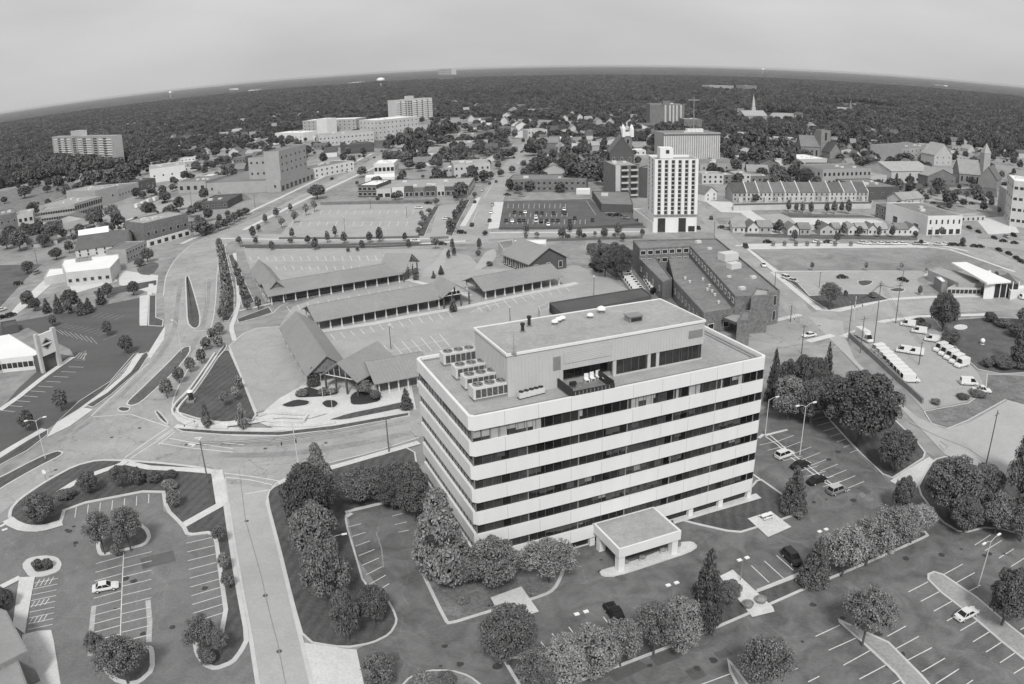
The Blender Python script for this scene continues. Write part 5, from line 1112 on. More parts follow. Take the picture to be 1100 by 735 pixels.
# ------------------------------------------------------------------ the market: long open halls under metal roofs
def hall(label, e0, e1, width, eave, ridge, posts=8, closed=False, name='market_hall', walls=None, hip=False, zr=None):
    A, B = g(e0[0], e0[1], eave), g(e1[0], e1[1], eave); A = Vector((A.x, A.y, 0)); B = Vector((B.x, B.y, 0))
    t = thing(name, label, 'market hall', A, world=True)
    a_, b_, a2_, b2_, rf = gable(t, A, B, width, eave, ridge, 'u', 'metal_roof', 'cream', over=.7, th=.2, walls=closed)
    u = (B - A).normalized(); v = Vector((-u.y, u.x, 0)); ln = (B - A).length
    bm_ = MB(); n = int(ln / .9); sl = (ridge - eave) / (width / 2)          # standing seams
    ln_sl = math.hypot(width / 2 + .7, sl * (width / 2 + .7)); ang = math.atan(sl)
    for k in range(n + 1):
        p = A + u * (ln * k / n)
        for s in (0, 1):
            y0, y1 = (-.7, width / 2) if s == 0 else (width + .7, width / 2)
            q0 = p + v * y0; q1 = p + v * y1; z0 = eave - sl * .7 + .22; z1 = ridge + .22
            for dx in (-.04,):
                o = u * .04
                bm_.add([(q0.x - o.x, q0.y - o.y, z0), (q0.x + o.x, q0.y + o.y, z0), (q1.x + o.x, q1.y + o.y, z1), (q1.x - o.x, q1.y - o.y, z1),
                         (q0.x - o.x, q0.y - o.y, z0 + .06), (q0.x + o.x, q0.y + o.y, z0 + .06), (q1.x + o.x, q1.y + o.y, z1 + .06), (q1.x - o.x, q1.y - o.y, z1 + .06)],
                        [(4, 5, 6, 7), (0, 1, 5, 4), (1, 2, 6, 5), (3, 0, 4, 7)])
    c0 = (A + v * (width / 2)); c1 = c0 + u * ln
    bm_.tube((c0.x, c0.y, ridge + .25), (c1.x, c1.y, ridge + .25), .16, n=6); bm_.build('ridge_cap', 'metal_roof', rf)
    if not closed:
        for k in range(posts):
            s = .8 + (ln - 1.6) * k / (posts - 1)
            for y in (.5, width - .5):
                q = A + u * s + v * y; b = MB(); b.box((q.x, q.y, eave / 2), (.32, .32, eave), math.atan2(u.y, u.x)); b.box((q.x, q.y, .4), (.6, .6, .8), math.atan2(u.y, u.x)); b.build('post', 'steel_l', t)
        b = MB()
        for y in (.5, width - .5):
            q0 = A + u * .5 + v * y; q1 = A + u * (ln - .5) + v * y; m = (q0 + q1) / 2; b.box((m.x, m.y, eave - .35), (ln - 1, .2, .4), math.atan2(u.y, u.x))
        b.build('eave_beam', 'brick_dark', t)
        for k in range(2):
            q0 = A + u * (.3 if k == 0 else ln - .3); q1 = q0 + v * width; m = (q0 + q1) / 2
            b = MB(); b.add([(q0.x, q0.y, eave - .1), (q1.x, q1.y, eave - .1), (m.x, m.y, ridge - .1)], [(0, 1, 2)]); b.add([(q0.x + u.x * .1, q0.y + u.y * .1, eave - .1), (q1.x + u.x * .1, q1.y + u.y * .1, eave - .1), (m.x + u.x * .1, m.y + u.y * .1, ridge - .1)], [(2, 1, 0)]); b.build('gable_panel', 'brick', t)
    return t, A, B, u, v, ln
def width_to(e0, e1, p, z):
    A, B, P = g(e0[0], e0[1], z), g(e1[0], e1[1], z), g(p[0], p[1], z); d = (B - A); d.z = 0; d.normalize(); v = Vector((-d.y, d.x, 0)); return (P - A).dot(v)
hall('large market hall with a broad grey metal roof beside the combed parking stalls', (302, 352), (331, 402), width_to((302, 352), (331, 402), (352, 366), 4), 4.0, 8.2, 7)
hall('long middle market hall roof between two strips of parking', (340, 345), (474, 320), width_to((340, 345), (474, 320), (337, 330), 4.2) or 9, 3.6, 6.6, 12)
hall('long rear market hall nearest the pale car park', (289, 318), (431, 294), width_to((289, 318), (431, 294), (286, 306), 4.2), 3.6, 6.2, 12)
hall('market hall with a long roof stretching toward the van yard', (520, 312), (603, 297), width_to((520, 312), (603, 297), (514, 299), 4.2), 3.6, 6.6, 9)
hall('market hall wing running behind the office block', (404, 411), (462, 400), width_to((404, 411), (462, 400), (391, 391), 4.2), 3.6, 6.8, 6)
hall('short gabled market hall at the boulevard end of the rear hall', (270, 290), (287, 314), width_to((270, 290), (287, 314), (300, 301), 4), 4.0, 7.6, 5)
def gate(label, a, b, depth, eave, peak_y, roof='metal_roof'):
    A, B = g(a[0], a[1], eave), g(b[0], b[1], eave); A = Vector((A.x, A.y, 0)); B = Vector((B.x, B.y, 0)); m = (A + B) / 2
    t = thing('market_gate', label, 'market gate', A, world=True); ridge = max(zat(m, peak_y), eave + 1.5)
    gable(t, A, B, depth, eave, ridge, 'v', roof, 'cream', over=.6, th=.22, walls=False)
    u = (B - A).normalized(); v = Vector((-u.y, u.x, 0)); w_ = (B - A).length
    for x in (.3, w_ * .34, w_ * .66, w_ - .3):
        for y in (.4, depth - .4):
            q = A + u * x + v * y; b_ = MB(); b_.box((q.x, q.y, eave / 2 + .2), (.4, .4, eave + .4), math.atan2(u.y, u.x)); b_.build('post', 'brick_dark', t)
    b_ = MB(); mm = (A + B) / 2 + v * .2
    for s in (0, 1):
        e = A + v * .2 if s == 0 else B + v * .2
        b_.tube((e.x, e.y, eave), (mm.x, mm.y, ridge - .1), .16, n=5)
    e0, e1 = A + v * .2, B + v * .2; b_.tube((e0.x, e0.y, eave), (e1.x, e1.y, eave), .16, n=5)
    for k in range(1, 6):
        q = e0 + (e1 - e0) * k / 6; hh = eave + (ridge - eave) * (1 - abs(k / 3 - 1)); b_.tube((q.x, q.y, eave), (q.x, q.y, hh - .1), .08, n=5)
    b_.build('truss', 'steel_l', t)
    b_ = MB(); q = A + u * (w_ / 2) + v * (depth * .6); b_.box((q.x, q.y, 1.6), (w_ - 1, .2, 3.2), math.atan2(u.y, u.x)); b_.build('screen_wall', 'brick_dark', t)
gate('gabled entrance of the market facing the round garden beds', (347, 402), (383, 409), 17, 4.6, 390)
gate('smaller cross gable in the middle of the long market hall', (476, 319), (505, 314), 13, 4.4, 306)
gate('upper cross gable at the end of the rear market hall', (434, 292), (449, 281), 10, 4.2, 273)
t = thing('market_house', 'closed gabled market house with white edged roof and dark tall windows', 'building', g(541, 284), world=True)
A, B = g(541, 284), g(569, 295); dp = max(width_to((541, 284), (569, 295), (600, 285), 0), 12)
gable(t, A, B, dp, 4.5, 9.5, 'u', 'metal_roof', 'brick_dark', over=.9, th=.3)
wins(t, A, B, 6, [2.2], 1.6, 3.2, 'white'); A2, B2 = away(A, B, dp); wins(t, B, B2, 3, [2.2], 1.6, 2.4, 'white')
roofbox('market_store', 'low white roofed store with flat canopies behind the market house', [(552, 258), (587, 257), (587, 262), (554, 263)], 3.5, 'cream', 'roof_white', nu=1)
roofbox('canopy_block', 'flat dark roofed wing beside the market house', [(535, 259), (551, 257), (552, 265), (540, 267)], 4, 'cream', 'roof_mid')
t, P = roofbox('utility_hut', 'small pale hut on a dark planted corner behind the penthouse', [(578, 329), (590, 325), (590, 331), (580, 334)], 3.0, 'cream', 'roof_grey')
t, P = roofbox('carport', 'long dark flat carport roof behind the office penthouse', [(590, 325), (690, 309), (700, 317), (605, 337)], 3.4, 'brick_dark', 'roof_dark')
# ------------------------------------------------------------------ the brick school-like building beside the van yard
z = 11.0
outer = [(680, 258), (770, 256), (838, 312), (807, 318), (790, 318), (741, 264), (687, 267)]
t, P = roofbox('brick_building', 'grey brick building with wings round a courtyard and a tall entrance tower', outer, z, 'brick', 'roof_mid', par=.6)
Q = [g(*p, 7.0) for p in [(724, 301), (756, 336), (789, 331), (755, 290), (735, 268), (718, 277)]]; mass(t, Q, 7.0, 'brick', 'roof_mid', 'lower_wing')
Q2 = [g(*p, 7.0) for p in [(686, 277), (705, 277), (722, 299), (712, 303)]]; mass(t, Q2, 7.0, 'brick', 'roof_mid', 'west_wing')
Q3 = [g(*p, 12.2) for p in [(807, 318), (826, 316.5), (826, 311), (812, 309)]]; mass(t, Q3, 12.2, 'brick', 'roof_grey', 'entrance_tower')
Q4 = [g(*p, 5.0) for p in [(776, 341), (792, 347), (806, 341), (790, 336)]]; mass(t, Q4, 5.0, 'brick_dark', 'roof_grey', 'entrance_canopy', z0=4.2, par=.1)
Q5 = [g(*p, 8.0) for p in [(792, 345), (806, 343.5), (806, 333), (797, 334)]]; mass(t, Q5, 8.0, 'brick', 'roof_mid', 'entrance_wall')
wins(t, P[6], P[5], 7, [6.0, 9.2], 2.0, 1.5, 'white'); wins(t, P[5], P[4], 14, [9.0], 2.2, 1.4, 'white'); wins(t, Q[0], Q[1], 8, [3.6], 1.4, 1.6); wins(t, Q2[0], Q2[3], 4, [3.6], 1.4, 1.6); wins(t, P[3], P[2], 3, [3, 8], 1.2, 3.0); wins(t, Q[1], Q[2], 2, [2.2], 2.0, 1.6, 'white')
for (x, y, s) in ((697 + 85, 277 + 2, 4.5), (788, 288, 3.2), (750, 261, 1.6), (762, 268, 1.2), (809, 299, 1.4), (797, 311, 1.5), (783, 298, 1.0)):
    p = g(x, y, z - .6); b = MB(); b.box((p.x, p.y, z - .6 + s * .3), (s * 1.4, s, s * .6), .4); b.build('rooftop_unit', 'steel_l', t)
for (x, y) in ((736, 300), (741, 304), (762, 308), (765, 314), (768, 318), (772, 326), (755, 301), (760, 312)):
    p = g(x, y, 6.5); b = MB(); b.lathe([(.4, 6.5), (.4, 7.2), (.6, 7.25), (.001, 7.5)], 8, (p.x, p.y, 0)); b.build('roof_vent', 'steel_l', t)
# ------------------------------------------------------------------ left side of town
t, A, B, A2, B2, h = block('slab_apartments', 'long pale apartment slab with stacked balconies rising from dark trees', (59, 174), (126, 179), 152, 10, 'beige', 'roof_grey', cat='apartment block', h=zat(g(126, 179), 146))
d = (B - A); ln = d.length; d.normalize(); nrm = Vector((d.y, -d.x, 0)); rz = math.atan2(d.y, d.x)
for s in (.07, .20, .31, .5, .64, .82, .93):
    for k in range(11):
        zz = 2.5 + k * (h - 4) / 11; q = A + d * ln * s + nrm * .6
        if k >= 0: b = MB(); b.box((q.x, q.y, zz), (ln * .055, 1.4, .25)); b = MB(); b.box((q.x, q.y, zz + .1), (ln * .06, 1.2, 1.1), rz, 0); b.build('balcony', 'white', t)
for s in (.135, .255, .40, .57, .73, .87):
    q = A + d * ln * s + nrm * .06
    for k in range(11): ob = link('window', win_mesh(ln * .05, 1.3, 'dark'), t); ob.location = Vector((q.x, q.y, 3.6 + k * (h - 4) / 11)) - Vector(t['world']); ob.rotation_euler = (0, 0, rz)
mass(t, [A + d * ln * .36, A + d * ln * .52, A + d * ln * .52 - nrm * 9, A + d * ln * .36 - nrm * 9], h + 7, 'cream', 'roof_grey', 'lift_house')
t, A, B, A2, B2, h = block('warehouse', 'pale old warehouse with a tall windowless tower on a long low base', (223, 209), (302, 206), 197, 60, 'beige', 'roof_mid', rows=1, cols=7, ww=1.5, wh=2.0, cat='warehouse')
d = (B - A); ln = d.length; d.normalize(); v = Vector((-d.y, d.x, 0))
mass(t, [A + d * ln * .80 + v * 2, A + d * ln * .995 + v * 2, A + d * ln * .995 + v * 50, A + d * ln * .80 + v * 50], 29, 'beige', 'roof_mid', 'tower')
mass(t, [A + d * ln * .48 + v * 14, A + d * ln * .80 + v * 14, A + d * ln * .80 + v * 50, A + d * ln * .48 + v * 50], 24, 'beige', 'roof_mid', 'rear_block')
wins(t, A + d * ln * .48 + v * 14, A + d * ln * .80 + v * 14, 4, [12, 20], 1.4, 1.6, 'dark'); wins(t, A + d * ln * .995 + v * 2, A + d * ln * .995 + v * 50, 6, [14, 19, 24], 1.6, 1.4, 'dark'); wins(t, B, B2, 8, [2.2], 4.2, 3.4, 'dark')
b = MB(); q = A + d * ln * .5 - v * .2; b.box((q.x, q.y, 2.6), (ln * .62, .4, 5.2), math.atan2(d.y, d.x)); b.build('loading_wall', 'beige', t)
block('white_office', 'white two storey building with an arched doorway beside the boulevard', (317, 191), (338, 192), 180, 45, 'white_b', 'roof_mid', 2, 4, right=8, style='dark')
block('hospital_wing', 'long grey hospital wing with white stair tower on its roofline', (326, 145), (383, 143), 130, 30, 'beige', 'roof_white', 4, 12, right=4, style='dark')
block('white_stair_tower', 'bare white stair tower standing against the grey hospital wing', (341, 146), (352, 146), 128, 18, 'white_b', 'roof_white', cat='stair tower')
block('long_podium', 'long pale windowed podium in front of the hospital wing', (343, 158), (402, 153), 146, 40, 'cream', 'roof_grey', 2, 14, style='dark')
block('clinic', 'pale clinic block with ribbon windows and stepped white roof', (387, 150), (407, 151), 129, 60, 'cream', 'roof_white', 4, 5, right=10, style='dark')
block('dark_shop', 'dark low shop block beside the boulevard below the clinic', (373, 166), (402, 163), 156, 22, 'brick_dark', 'roof_dark', 1, 6)
block('low_white_hall', 'low white hall among trees left of the hospital wing', (296, 152), (326, 152), 143, 25, 'white_b', 'roof_white', 1, 6, style='dark')
t, A, B, A2, B2, h = block('apartment_tower', 'pale ten storey apartment tower standing alone before the woods', (426, 133), (465, 129), 108, 20, 'cream', 'roof_grey', cat='apartment tower')
d = (B - A); ln = d.length; d.normalize(); nrm = Vector((d.y, -d.x, 0)); rz = math.atan2(d.y, d.x)
for s in (.06, .2, .5, .64, .8, .94):
    for k in range(10): q = A + d * ln * s + nrm * .8; b = MB(); b.box((q.x, q.y, 3 + k * (h - 4) / 10), (ln * .1, 1.6, 1.2), rz); b.build('balcony', 'white', t)
for s in (.13, .27, .35, .42, .57, .72, .87):
    q = A + d * ln * s + nrm * .06
    for k in range(10): ob = link('window', win_mesh(ln * .045, 1.7, 'dark'), t); ob.location = Vector((q.x, q.y, 3.8 + k * (h - 4) / 10)) - Vector(t['world']); ob.rotation_euler = (0, 0, rz)
mass(t, [A + d * ln * .38 - nrm * 5, A + d * ln * .55 - nrm * 5, A + d * ln * .55 - nrm * 13, A + d * ln * .38 - nrm * 13], h + 5, 'cream', 'roof_grey', 'lift_house')
block('drive_in_bank', 'white flat roofed bank pavilion with a drive through canopy', (402, 188), (424, 187), 176, 24, 'white_b', 'roof_white', 1, 5, ww=2.4, wh=3, right=3, style='dark', cat='bank')
roofbox('drive_canopy', 'wide white canopy beside the white bank pavilion', [(393, 188), (424, 186), (424, 190), (392, 191)], 4, 'white_b', 'roof_white', cat='canopy')
block('corner_shop', 'dark two storey shop with white ground floor left of the storefront row', (385, 212), (405, 212), 199, 24, 'brick_dark', 'roof_white', 2, 4, ww=2.5, wh=2.0, style='white', cat='shop')
t, A, B, A2, B2, h = block('storefront_row', 'long row of low storefronts with dark display windows facing the pale car park', (405, 213), (504, 210), 203, 40, 'brick', 'roof_grey', nu=6, right=7, rows=1, cols=0, ww=3, wh=3, cat='shops')
for i, (s0, s1, mt) in enumerate(((0, .16, 'cream'), (.17, .30, 'white_b'), (.31, .40, 'brick_dark'), (.41, .52, 'brick'), (.53, .64, 'brick_dark'), (.66, .74, 'cream'), (.75, .86, 'brick_dark'), (.87, .99, 'brick_dark'))):
    d = B - A; q0 = A + d * s0; q1 = A + d * s1; m = (q0 + q1) / 2; b = MB(); b.box((m.x, m.y - .3, h * .5 + (i % 3) * .3), ((q1 - q0).length, .6, h + (i % 3) * .6), math.atan2(d.y, d.x)); b.build('shopfront', mt, t)
    wins(t, q0 - Vector((0, .62, 0)), q1 - Vector((0, .62, 0)), 2, [1.8], (q1 - q0).length * .36, 2.6, 'white', 'display_window')
block('beige_block', 'plain beige three storey block with small dark windows beside main street', (488, 193), (527, 191), 177, 26, 'cream', 'roof_grey', 2, 7, ww=1.3, wh=1.6, style='dark')
for (lab, a, b_, yt, dep, w_, r_, rw, cl) in (('long low school block with ribbon windows beyond the wooded band', (486, 155), (518, 153), 146, 26, 'beige', 'roof_mid', 2, 10), ('low flat school wing with pale fascia beyond the wooded band', (468, 163), (524, 161), 155, 30, 'beige', 'roof_grey', 1, 12),
    ('pale two storey block beside upper main street', (567, 150), (588, 149), 140, 18, 'cream', 'roof_grey', 2, 6), ('white roofed low hall right of upper main street', (592, 154), (612, 154), 149, 30, 'cream', 'roof_white', 1, 5)):
    block('flat_roofed_block', lab, a, b_, yt, dep, w_, r_, rw, cl, style='dark')
block('brick_hall', 'low brick hall with a row of small windows behind the dark car park', (546, 206), (630, 206), 193, 24, 'brick', 'roof_mid', 2, 14, ww=1.4, wh=1.3, style='dark', nu=2)
t, A, B, A2, B2, h = block('arcade_block', 'two storey pale arcade block with a line of dark arches', (45, 240), (82, 235), 226, 40, 'beige', 'roof_grey', 2, 14, ww=1.5, wh=1.6, style='dark')
block('arcade_wing', 'taller end of the pale arcade with dark tall openings', (82, 235), (111, 226), 219, 36, 'beige', 'roof_grey', 2, 12, ww=1.7, wh=2.8, style='dark')
block('grey_store', 'plain pale store building above the gravel yard', (104, 222), (128, 216), 205, 40, 'beige', 'roof_grey', 1, 2)
block('long_shed', 'long pale shed with low dark loading openings by the gravel yard', (128, 216), (150, 208), 203, 40, 'cream', 'roof_mid', 1, 7, style='dark')
block('dark_shed', 'low dark shed between two pale sheds', (150, 205), (168, 201), 195, 20, 'brick_dark', 'roof_dark', 1, 3)
block('white_shed', 'white low shed with a small bright end wall behind the gravel yard', (162, 197), (200, 192), 182, 40, 'white_b', 'roof_grey', 1, 4, style='dark')
block('loading_shed', 'grey low shed with loading bays left of the warehouse', (192, 208), (222, 207), 196, 30, 'beige', 'roof_mid', 1, 4, ww=3, wh=3, style='dark')
block('flat_store', 'low brick store with flat roof and rooftop boxes beside the boulevard bend', (157, 263), (204, 251), 240, 21, 'brick', 'roof_grey', 1, 6, ww=1.6, wh=1.8, nu=4)
block('white_fronted_shop', 'low white fronted shop below the brick store', (160, 266), (205, 253), 259, 1.5, 'white_b', 'roof_white', 1, 6, ww=2.5, wh=2, style='dark', cat='shop')
block('boulevard_shop', 'small dark roofed shop beside the boulevard hedge trees', (214, 226), (245, 224), 218, 30, 'brick_dark', 'roof_dark', 1, 5)
block('small_brick_shop', 'small brick building at the frame edge left of the arcade', (0, 247), (20, 243), 232, 30, 'brick', 'roof_mid', 1, 3)
block('small_pale_shop', 'small pale building with dark doors left of the arcade block', (20, 243), (37, 240), 231, 22, 'cream', 'roof_grey', 1, 3, ww=2, wh=2.4)
# restaurant with the white roof, and its neighbours
t, P = roofbox('restaurant', 'large white flat roofed restaurant with fan units on its roof', [(70, 293), (118, 288), (128, 277), (127, 273), (68, 279), (66, 284)], 6.5, 'cream', 'roof_white', cat='restaurant', nu=0)
wins(t, P[0], P[1], 6, [2.6], 1.6, 1.4)
for k in range(5): p = g(84 + k * 3, 281.5 - k * .4, 6.1); b = MB(); b.box((p.x, p.y, 6.9), (2, 1.6, 1.6), .2); b.build('rooftop_unit', 'steel', t)
roofbox('restaurant_annex', 'low white roofed annex beside the white roofed restaurant', [(47, 298), (69, 294), (67, 288), (52, 289)], 4, 'cream', 'roof_white', cat='restaurant annex')
house('grey gabled pavilion with a wide hipped roof behind the white restaurant', (82, 277), (136, 270), 26, 4.0, 9.0, 'u', 'shingle', 'cream', nw=6, name='gabled_building', cat='building')
t, A, B, A2, B2, h = block('striped_wing', 'low pale wing with banded walls and windows beside the round tree', (137, 283), (158, 273), 268, 12, 'beige', 'roof_mid', 2, 7, ww=1.6, wh=1.0)
house('small white roofed house among the trees by the western road', (86, 262), (117, 257), 14, 3, 6.5, 'u', 'roof_white', 'cream', nw=3)
house('pale roofed house half hidden behind ragged trees', (72, 252), (97, 245), 12, 3, 6, 'u', 'shingle_l', 'cream', nw=3)
house('grey roofed house under the dark wood by the western road', (30, 268), (62, 262), 12, 3, 6.2, 'u', 'shingle', 'siding', nw=3)
roofbox('drive_kiosk', 'small dark kiosk with cars in a yard above the diner lot', [(0, 346), (17, 343), (19, 348), (2, 352)], 3.2, 'brick_dark', 'roof_dark', cat='kiosk')
# the diner with its sign tower
t, P = roofbox('diner', 'white roofed diner with a dark window band beside angled parking stalls', [(-40, 404), (0, 386), (46, 381), (10, 359), (-60, 372)], 4.6, 'white_b', 'roof_white', cat='diner', par=.3)
Aw, Bw = P[0], P[2]
wins(t, P[0], P[1], 8, [2.1], 1.5, 1.7, 'dark'); wins(t, P[1], P[2], 8, [2.1], 1.6, 1.7, 'dark')
t = thing('sign_tower', 'sign tower with a white panel and dark diamond emblem at the diner end', 'sign', g(54, 391), world=True)
S0, S1 = g(45, 390, 3.2), g(61, 383, 3.2); S0.z = S1.z = 0; d = (S1 - S0); ln = d.length; d.normalize(); nrm = Vector((d.y, -d.x, 0)); rz = math.atan2(d.y, d.x)
zt_ = zat(S0, 361); zb_ = zt_ * .42
for s, wd in ((-.04, .9), (1.08, 1.3)):
    q = S0 + d * ln * s; b = MB(); b.box((q.x, q.y, zt_ / 2 + .3), (wd, 1.4, zt_ + .6), rz); b.build('pillar', 'cream', t)
q = S0 + d * ln * .5; b = MB(); b.box((q.x, q.y, (zt_ + zb_) / 2), (ln, .8, zt_ - zb_), rz); pn = b.build('panel', 'white', t)
c = S0 + d * ln * .5 + nrm * .43; hz_ = (zt_ + zb_) / 2; r1 = ln * .40; r2 = (zt_ - zb_) * .27
def dia(b, k, off, mi=0):
    o = c + nrm * off; b.add([(o.x - d.x * r1 * k, o.y - d.y * r1 * k, hz_), (o.x, o.y, hz_ - r2 * k), (o.x + d.x * r1 * k, o.y + d.y * r1 * k, hz_), (o.x, o.y, hz_ + r2 * k)], [(0, 1, 2, 3)], mi)
b = MB(); dia(b, 1.0, 0); dia(b, .88, .01, 1); dia(b, .8, .02, 0)
o = c + nrm * .03; b.add([(o.x - d.x * r1 * 1.05, o.y - d.y * r1 * 1.05, hz_ - r2 * .16), (o.x + d.x * r1 * 1.05, o.y + d.y * r1 * 1.05, hz_ - r2 * .16), (o.x + d.x * r1 * 1.05, o.y + d.y * r1 * 1.05, hz_ + r2 * .16), (o.x - d.x * r1 * 1.05, o.y - d.y * r1 * 1.05, hz_ + r2 * .16)], [(0, 1, 2, 3)], 1)
b.build('emblem', ['dark', 'white'], pn)
b = MB(); q = S0 + d * ln * .5 - nrm * 2.2; b.box((q.x, q.y, zb_ / 2), (ln * 1.1, 3.5, zb_), rz); b.build('entrance', 'brick_dark', t)
# building at the lower left corner
z = 6.0
t, P = roofbox('branch_building', 'grey hipped roof of the branch building at the frame corner', [(-40, 640), (7, 656), (30, 699), (2, 713), (-60, 735)], z, 'stone', 'metal_roof', par=.05)
Q = [g(*p, 5.2) for p in [(2, 713), (19, 707), (34, 748), (10, 790), (-40, 790)]]; mass(t, Q, 5.2, 'stone', 'metal_roof', 'lower_roof', par=.05)
# ------------------------------------------------------------------ towers and blocks on the right
A, B = g(702, 250), g(748, 249.5); h = zat(A, 171); dpt = 19
t = thing('white_tower', 'slim white office tower with seven pale piers between columns of dark windows', 'office tower', A, world=True)
A2, B2 = away(A, B, dpt); mass(t, [A, B, B2, A2], h, 'white', 'roof_grey', par=1.2)
d = (B - A); ln = d.length; d.normalize(); nrm = Vector((d.y, -d.x, 0)); rz = math.atan2(d.y, d.x); base = zat(A, 231)
for k in range(7):
    s = ln * (.035 + .93 * k / 6); q = A + d * s + nrm * .3; b = MB(); b.box((q.x, q.y, (h + base) / 2), (ln * .07, .6, h - base), rz); b.build('pier', 'white', t)
for k in range(6):
    s = ln * (.035 + .93 * (k + .5) / 6)
    for j in range(13):
        q = A + d * s + nrm * .02; ob = link('window', win_mesh(ln * .065, (h - base) / 13 * .72, 'std'), t); ob.location = Vector((q.x, q.y, base + (h - base) * (j + .55) / 13.2)) - Vector(t['world']); ob.rotation_euler = (0, 0, rz)
b = MB(); q = A + d * ln * .5 + nrm * .5; b.box((q.x, q.y, base), (ln * 1.01, 1.0, .5), rz); b.build('string_course', 'steel', t)
for x, wd in ((.18, .17), (.66, .17)):
    q = A + d * ln * x + nrm * .05; ob = link('tall_window', win_mesh(ln * wd, base * .78, 'std'), t); ob.location = Vector((q.x, q.y, base * .42)) - Vector(t['world']); ob.rotation_euler = (0, 0, rz)
q = A + d * ln * .88 + nrm * .05; ob = link('entrance_window', win_mesh(ln * .15, base * .3, 'std'), t); ob.location = Vector((q.x, q.y, base * .2)) - Vector(t['world']); ob.rotation_euler = (0, 0, rz)
v = -nrm; q = A + d * ln * .30 + v * 7; b = MB(); b.box((q.x, q.y, h + 2.4), (ln * .3, 8, 5.0), rz); ph = b.build('lift_house', 'white', t)
b = MB(); q = A + d * ln * .32 + v * 2.9; b.box((q.x, q.y, h + 3.2), (1.6, .3, 1.6), rz); b.build('vent', 'dark', ph)
pa = g(686, 216); pb = g(701, 250); mass(t, [pb, pb + v * .01 + d * .6, A2 + d * .6 + v * 20, A2 - d * 4 + v * 20], zat(pb, 244) if False else 5.0, 'white_b', 'roof_grey', 'podium')
wins(t, A2, A, 2, [base + (h - base) * (j + .55) / 13.2 for j in range(13)], 1.2, 1.6, 'dark')
t, A, B, A2, B2, h = block('balcony_block', 'dark brick apartment block with pale balcony frames beside the white tower', (661, 213), (686, 212), 178, 26, 'brick', 'roof_grey', cat='apartment block', right=0)
d = (B - A); ln = d.length; d.normalize(); nrm = Vector((d.y, -d.x, 0)); rz = math.atan2(d.y, d.x)
q = A + d * ln * .1 + nrm * .3; b = MB(); b.box((q.x, q.y, h / 2), (ln * .2, .7, h), rz); b.build('stair_bay', 'cream', t)
for k in range(5):
    for s in (.38, .78):
        q = A + d * ln * s + nrm * .9; zz = h * (k + .35) / 5.2
        b = MB(); b.box((q.x, q.y, zz), (ln * .3, 1.8, .25), rz); q2 = q + nrm * .85; b.box((q2.x, q2.y, zz + .55), (ln * .3, .12, .95), rz); b.build('balcony', 'cream', t)
        q = A + d * ln * s + nrm * .05; ob = link('window', win_mesh(ln * .24, h / 5.2 * .62, 'dark'), t); ob.location = Vector((q.x, q.y, zz + 1.6)) - Vector(t['world']); ob.rotation_euler = (0, 0, rz)
block('dark_annex', 'blank dark brick block joined between the balcony block and white tower', (686, 212), (698, 213), 180, 26, 'brick_dark', 'roof_mid')
t, P = roofbox('drive_in_bank', 'low dark flat roofed drive in bank with deep canopy beside the dark car park', [(646, 219), (680, 220), (676, 206), (636, 205)], 4.6, 'brick_dark', 'roof_mid', cat='bank', nu=1)
block('low_white_hut', 'small white hut behind the drive in bank', (619, 209), (634, 209), 204, 8, 'white_b', 'roof_white')
t, A, B, A2, B2, h = block('court_building', 'wide slab building faced with close vertical white fins', (713, 174), (772, 173), 143, 24, 'beige', 'roof_mid', cat='office building')
d = (B - A); ln = d.length; d.normalize(); nrm = Vector((d.y, -d.x, 0)); rz = math.atan2(d.y, d.x)
for k in range(26):
    q = A + d * ln * k / 25 + nrm * .5; b = MB(); b.box((q.x, q.y, h / 2 - 1), (ln * .014, 1.0, h - 3), rz); b.build('fin', 'white_b', t)
b = MB(); q = A + d * ln / 2 + nrm * .4; b.box((q.x, q.y, h - .4), (ln * 1.02, 1.8, 1.4), rz); b.build('cornice', 'beige', t)
for k in range(4): q = A + d * ln * (.5 + k * .07) - nrm * 8; b = MB(); b.box((q.x, q.y, h + 1.4), (4, 5, 2.8), rz); b.build('rooftop_unit', 'white', t)
q = A + d * ln * .6 - nrm * 9; b = MB(); b.tube((q.x, q.y, h), (q.x, q.y, h + 30), .5, .3, 6); b.tube((q.x - 5, q.y, h + 27), (q.x + 5, q.y, h + 27), .3, n=5); b.build('mast', 'steel', t)
t, A, B, A2, B2, h = block('brick_tower', 'dark brick apartment tower with pale window strips at the wood edge', (698, 138), (735, 138), 112, 22, 'brick', 'roof_grey', cat='apartment tower')
d = (B - A); ln = d.length; d.normalize(); nrm = Vector((d.y, -d.x, 0)); rz = math.atan2(d.y, d.x)
for s in (.45, .58, .68, .78, .9):
    q = A + d * ln * s + nrm * .08; b = MB(); b.box((q.x, q.y, h / 2), (ln * .05, .2, h - 2), rz); b.build('window_strip', 'cream', t)
mass(t, [A + d * ln * .4 - nrm * 4, A + d * ln * .6 - nrm * 4, A + d * ln * .6 - nrm * 12, A + d * ln * .4 - nrm * 12], h + 4, 'brick', 'roof_mid', 'lift_house')
block('tower_annex', 'low grey annex to the right of the brick tower', (735, 140), (754, 140), 128, 22, 'brick', 'roof_grey', 2, 5)
for (lab, a, b_, yt, dep, w_, rw, cl) in (('pale two storey flats left of the terrace, beside a brick link', (754, 198), (777, 198), 187, 14, 'cream', 2, 4), ('brick link block between two pale flats', (777, 198), (790, 198), 188, 14, 'brick', 2, 2), ('pale two storey flats right of the brick link', (790, 198), (806, 198), 187, 14, 'cream', 2, 3), ('grey end block of the flats behind the terrace', (806, 197), (826, 197), 189, 14, 'brick', 1, 3)):
    block('flats', lab, a, b_, yt, dep, w_, 'roof_grey', rw, cl, style='dark', group='flats behind the terrace')
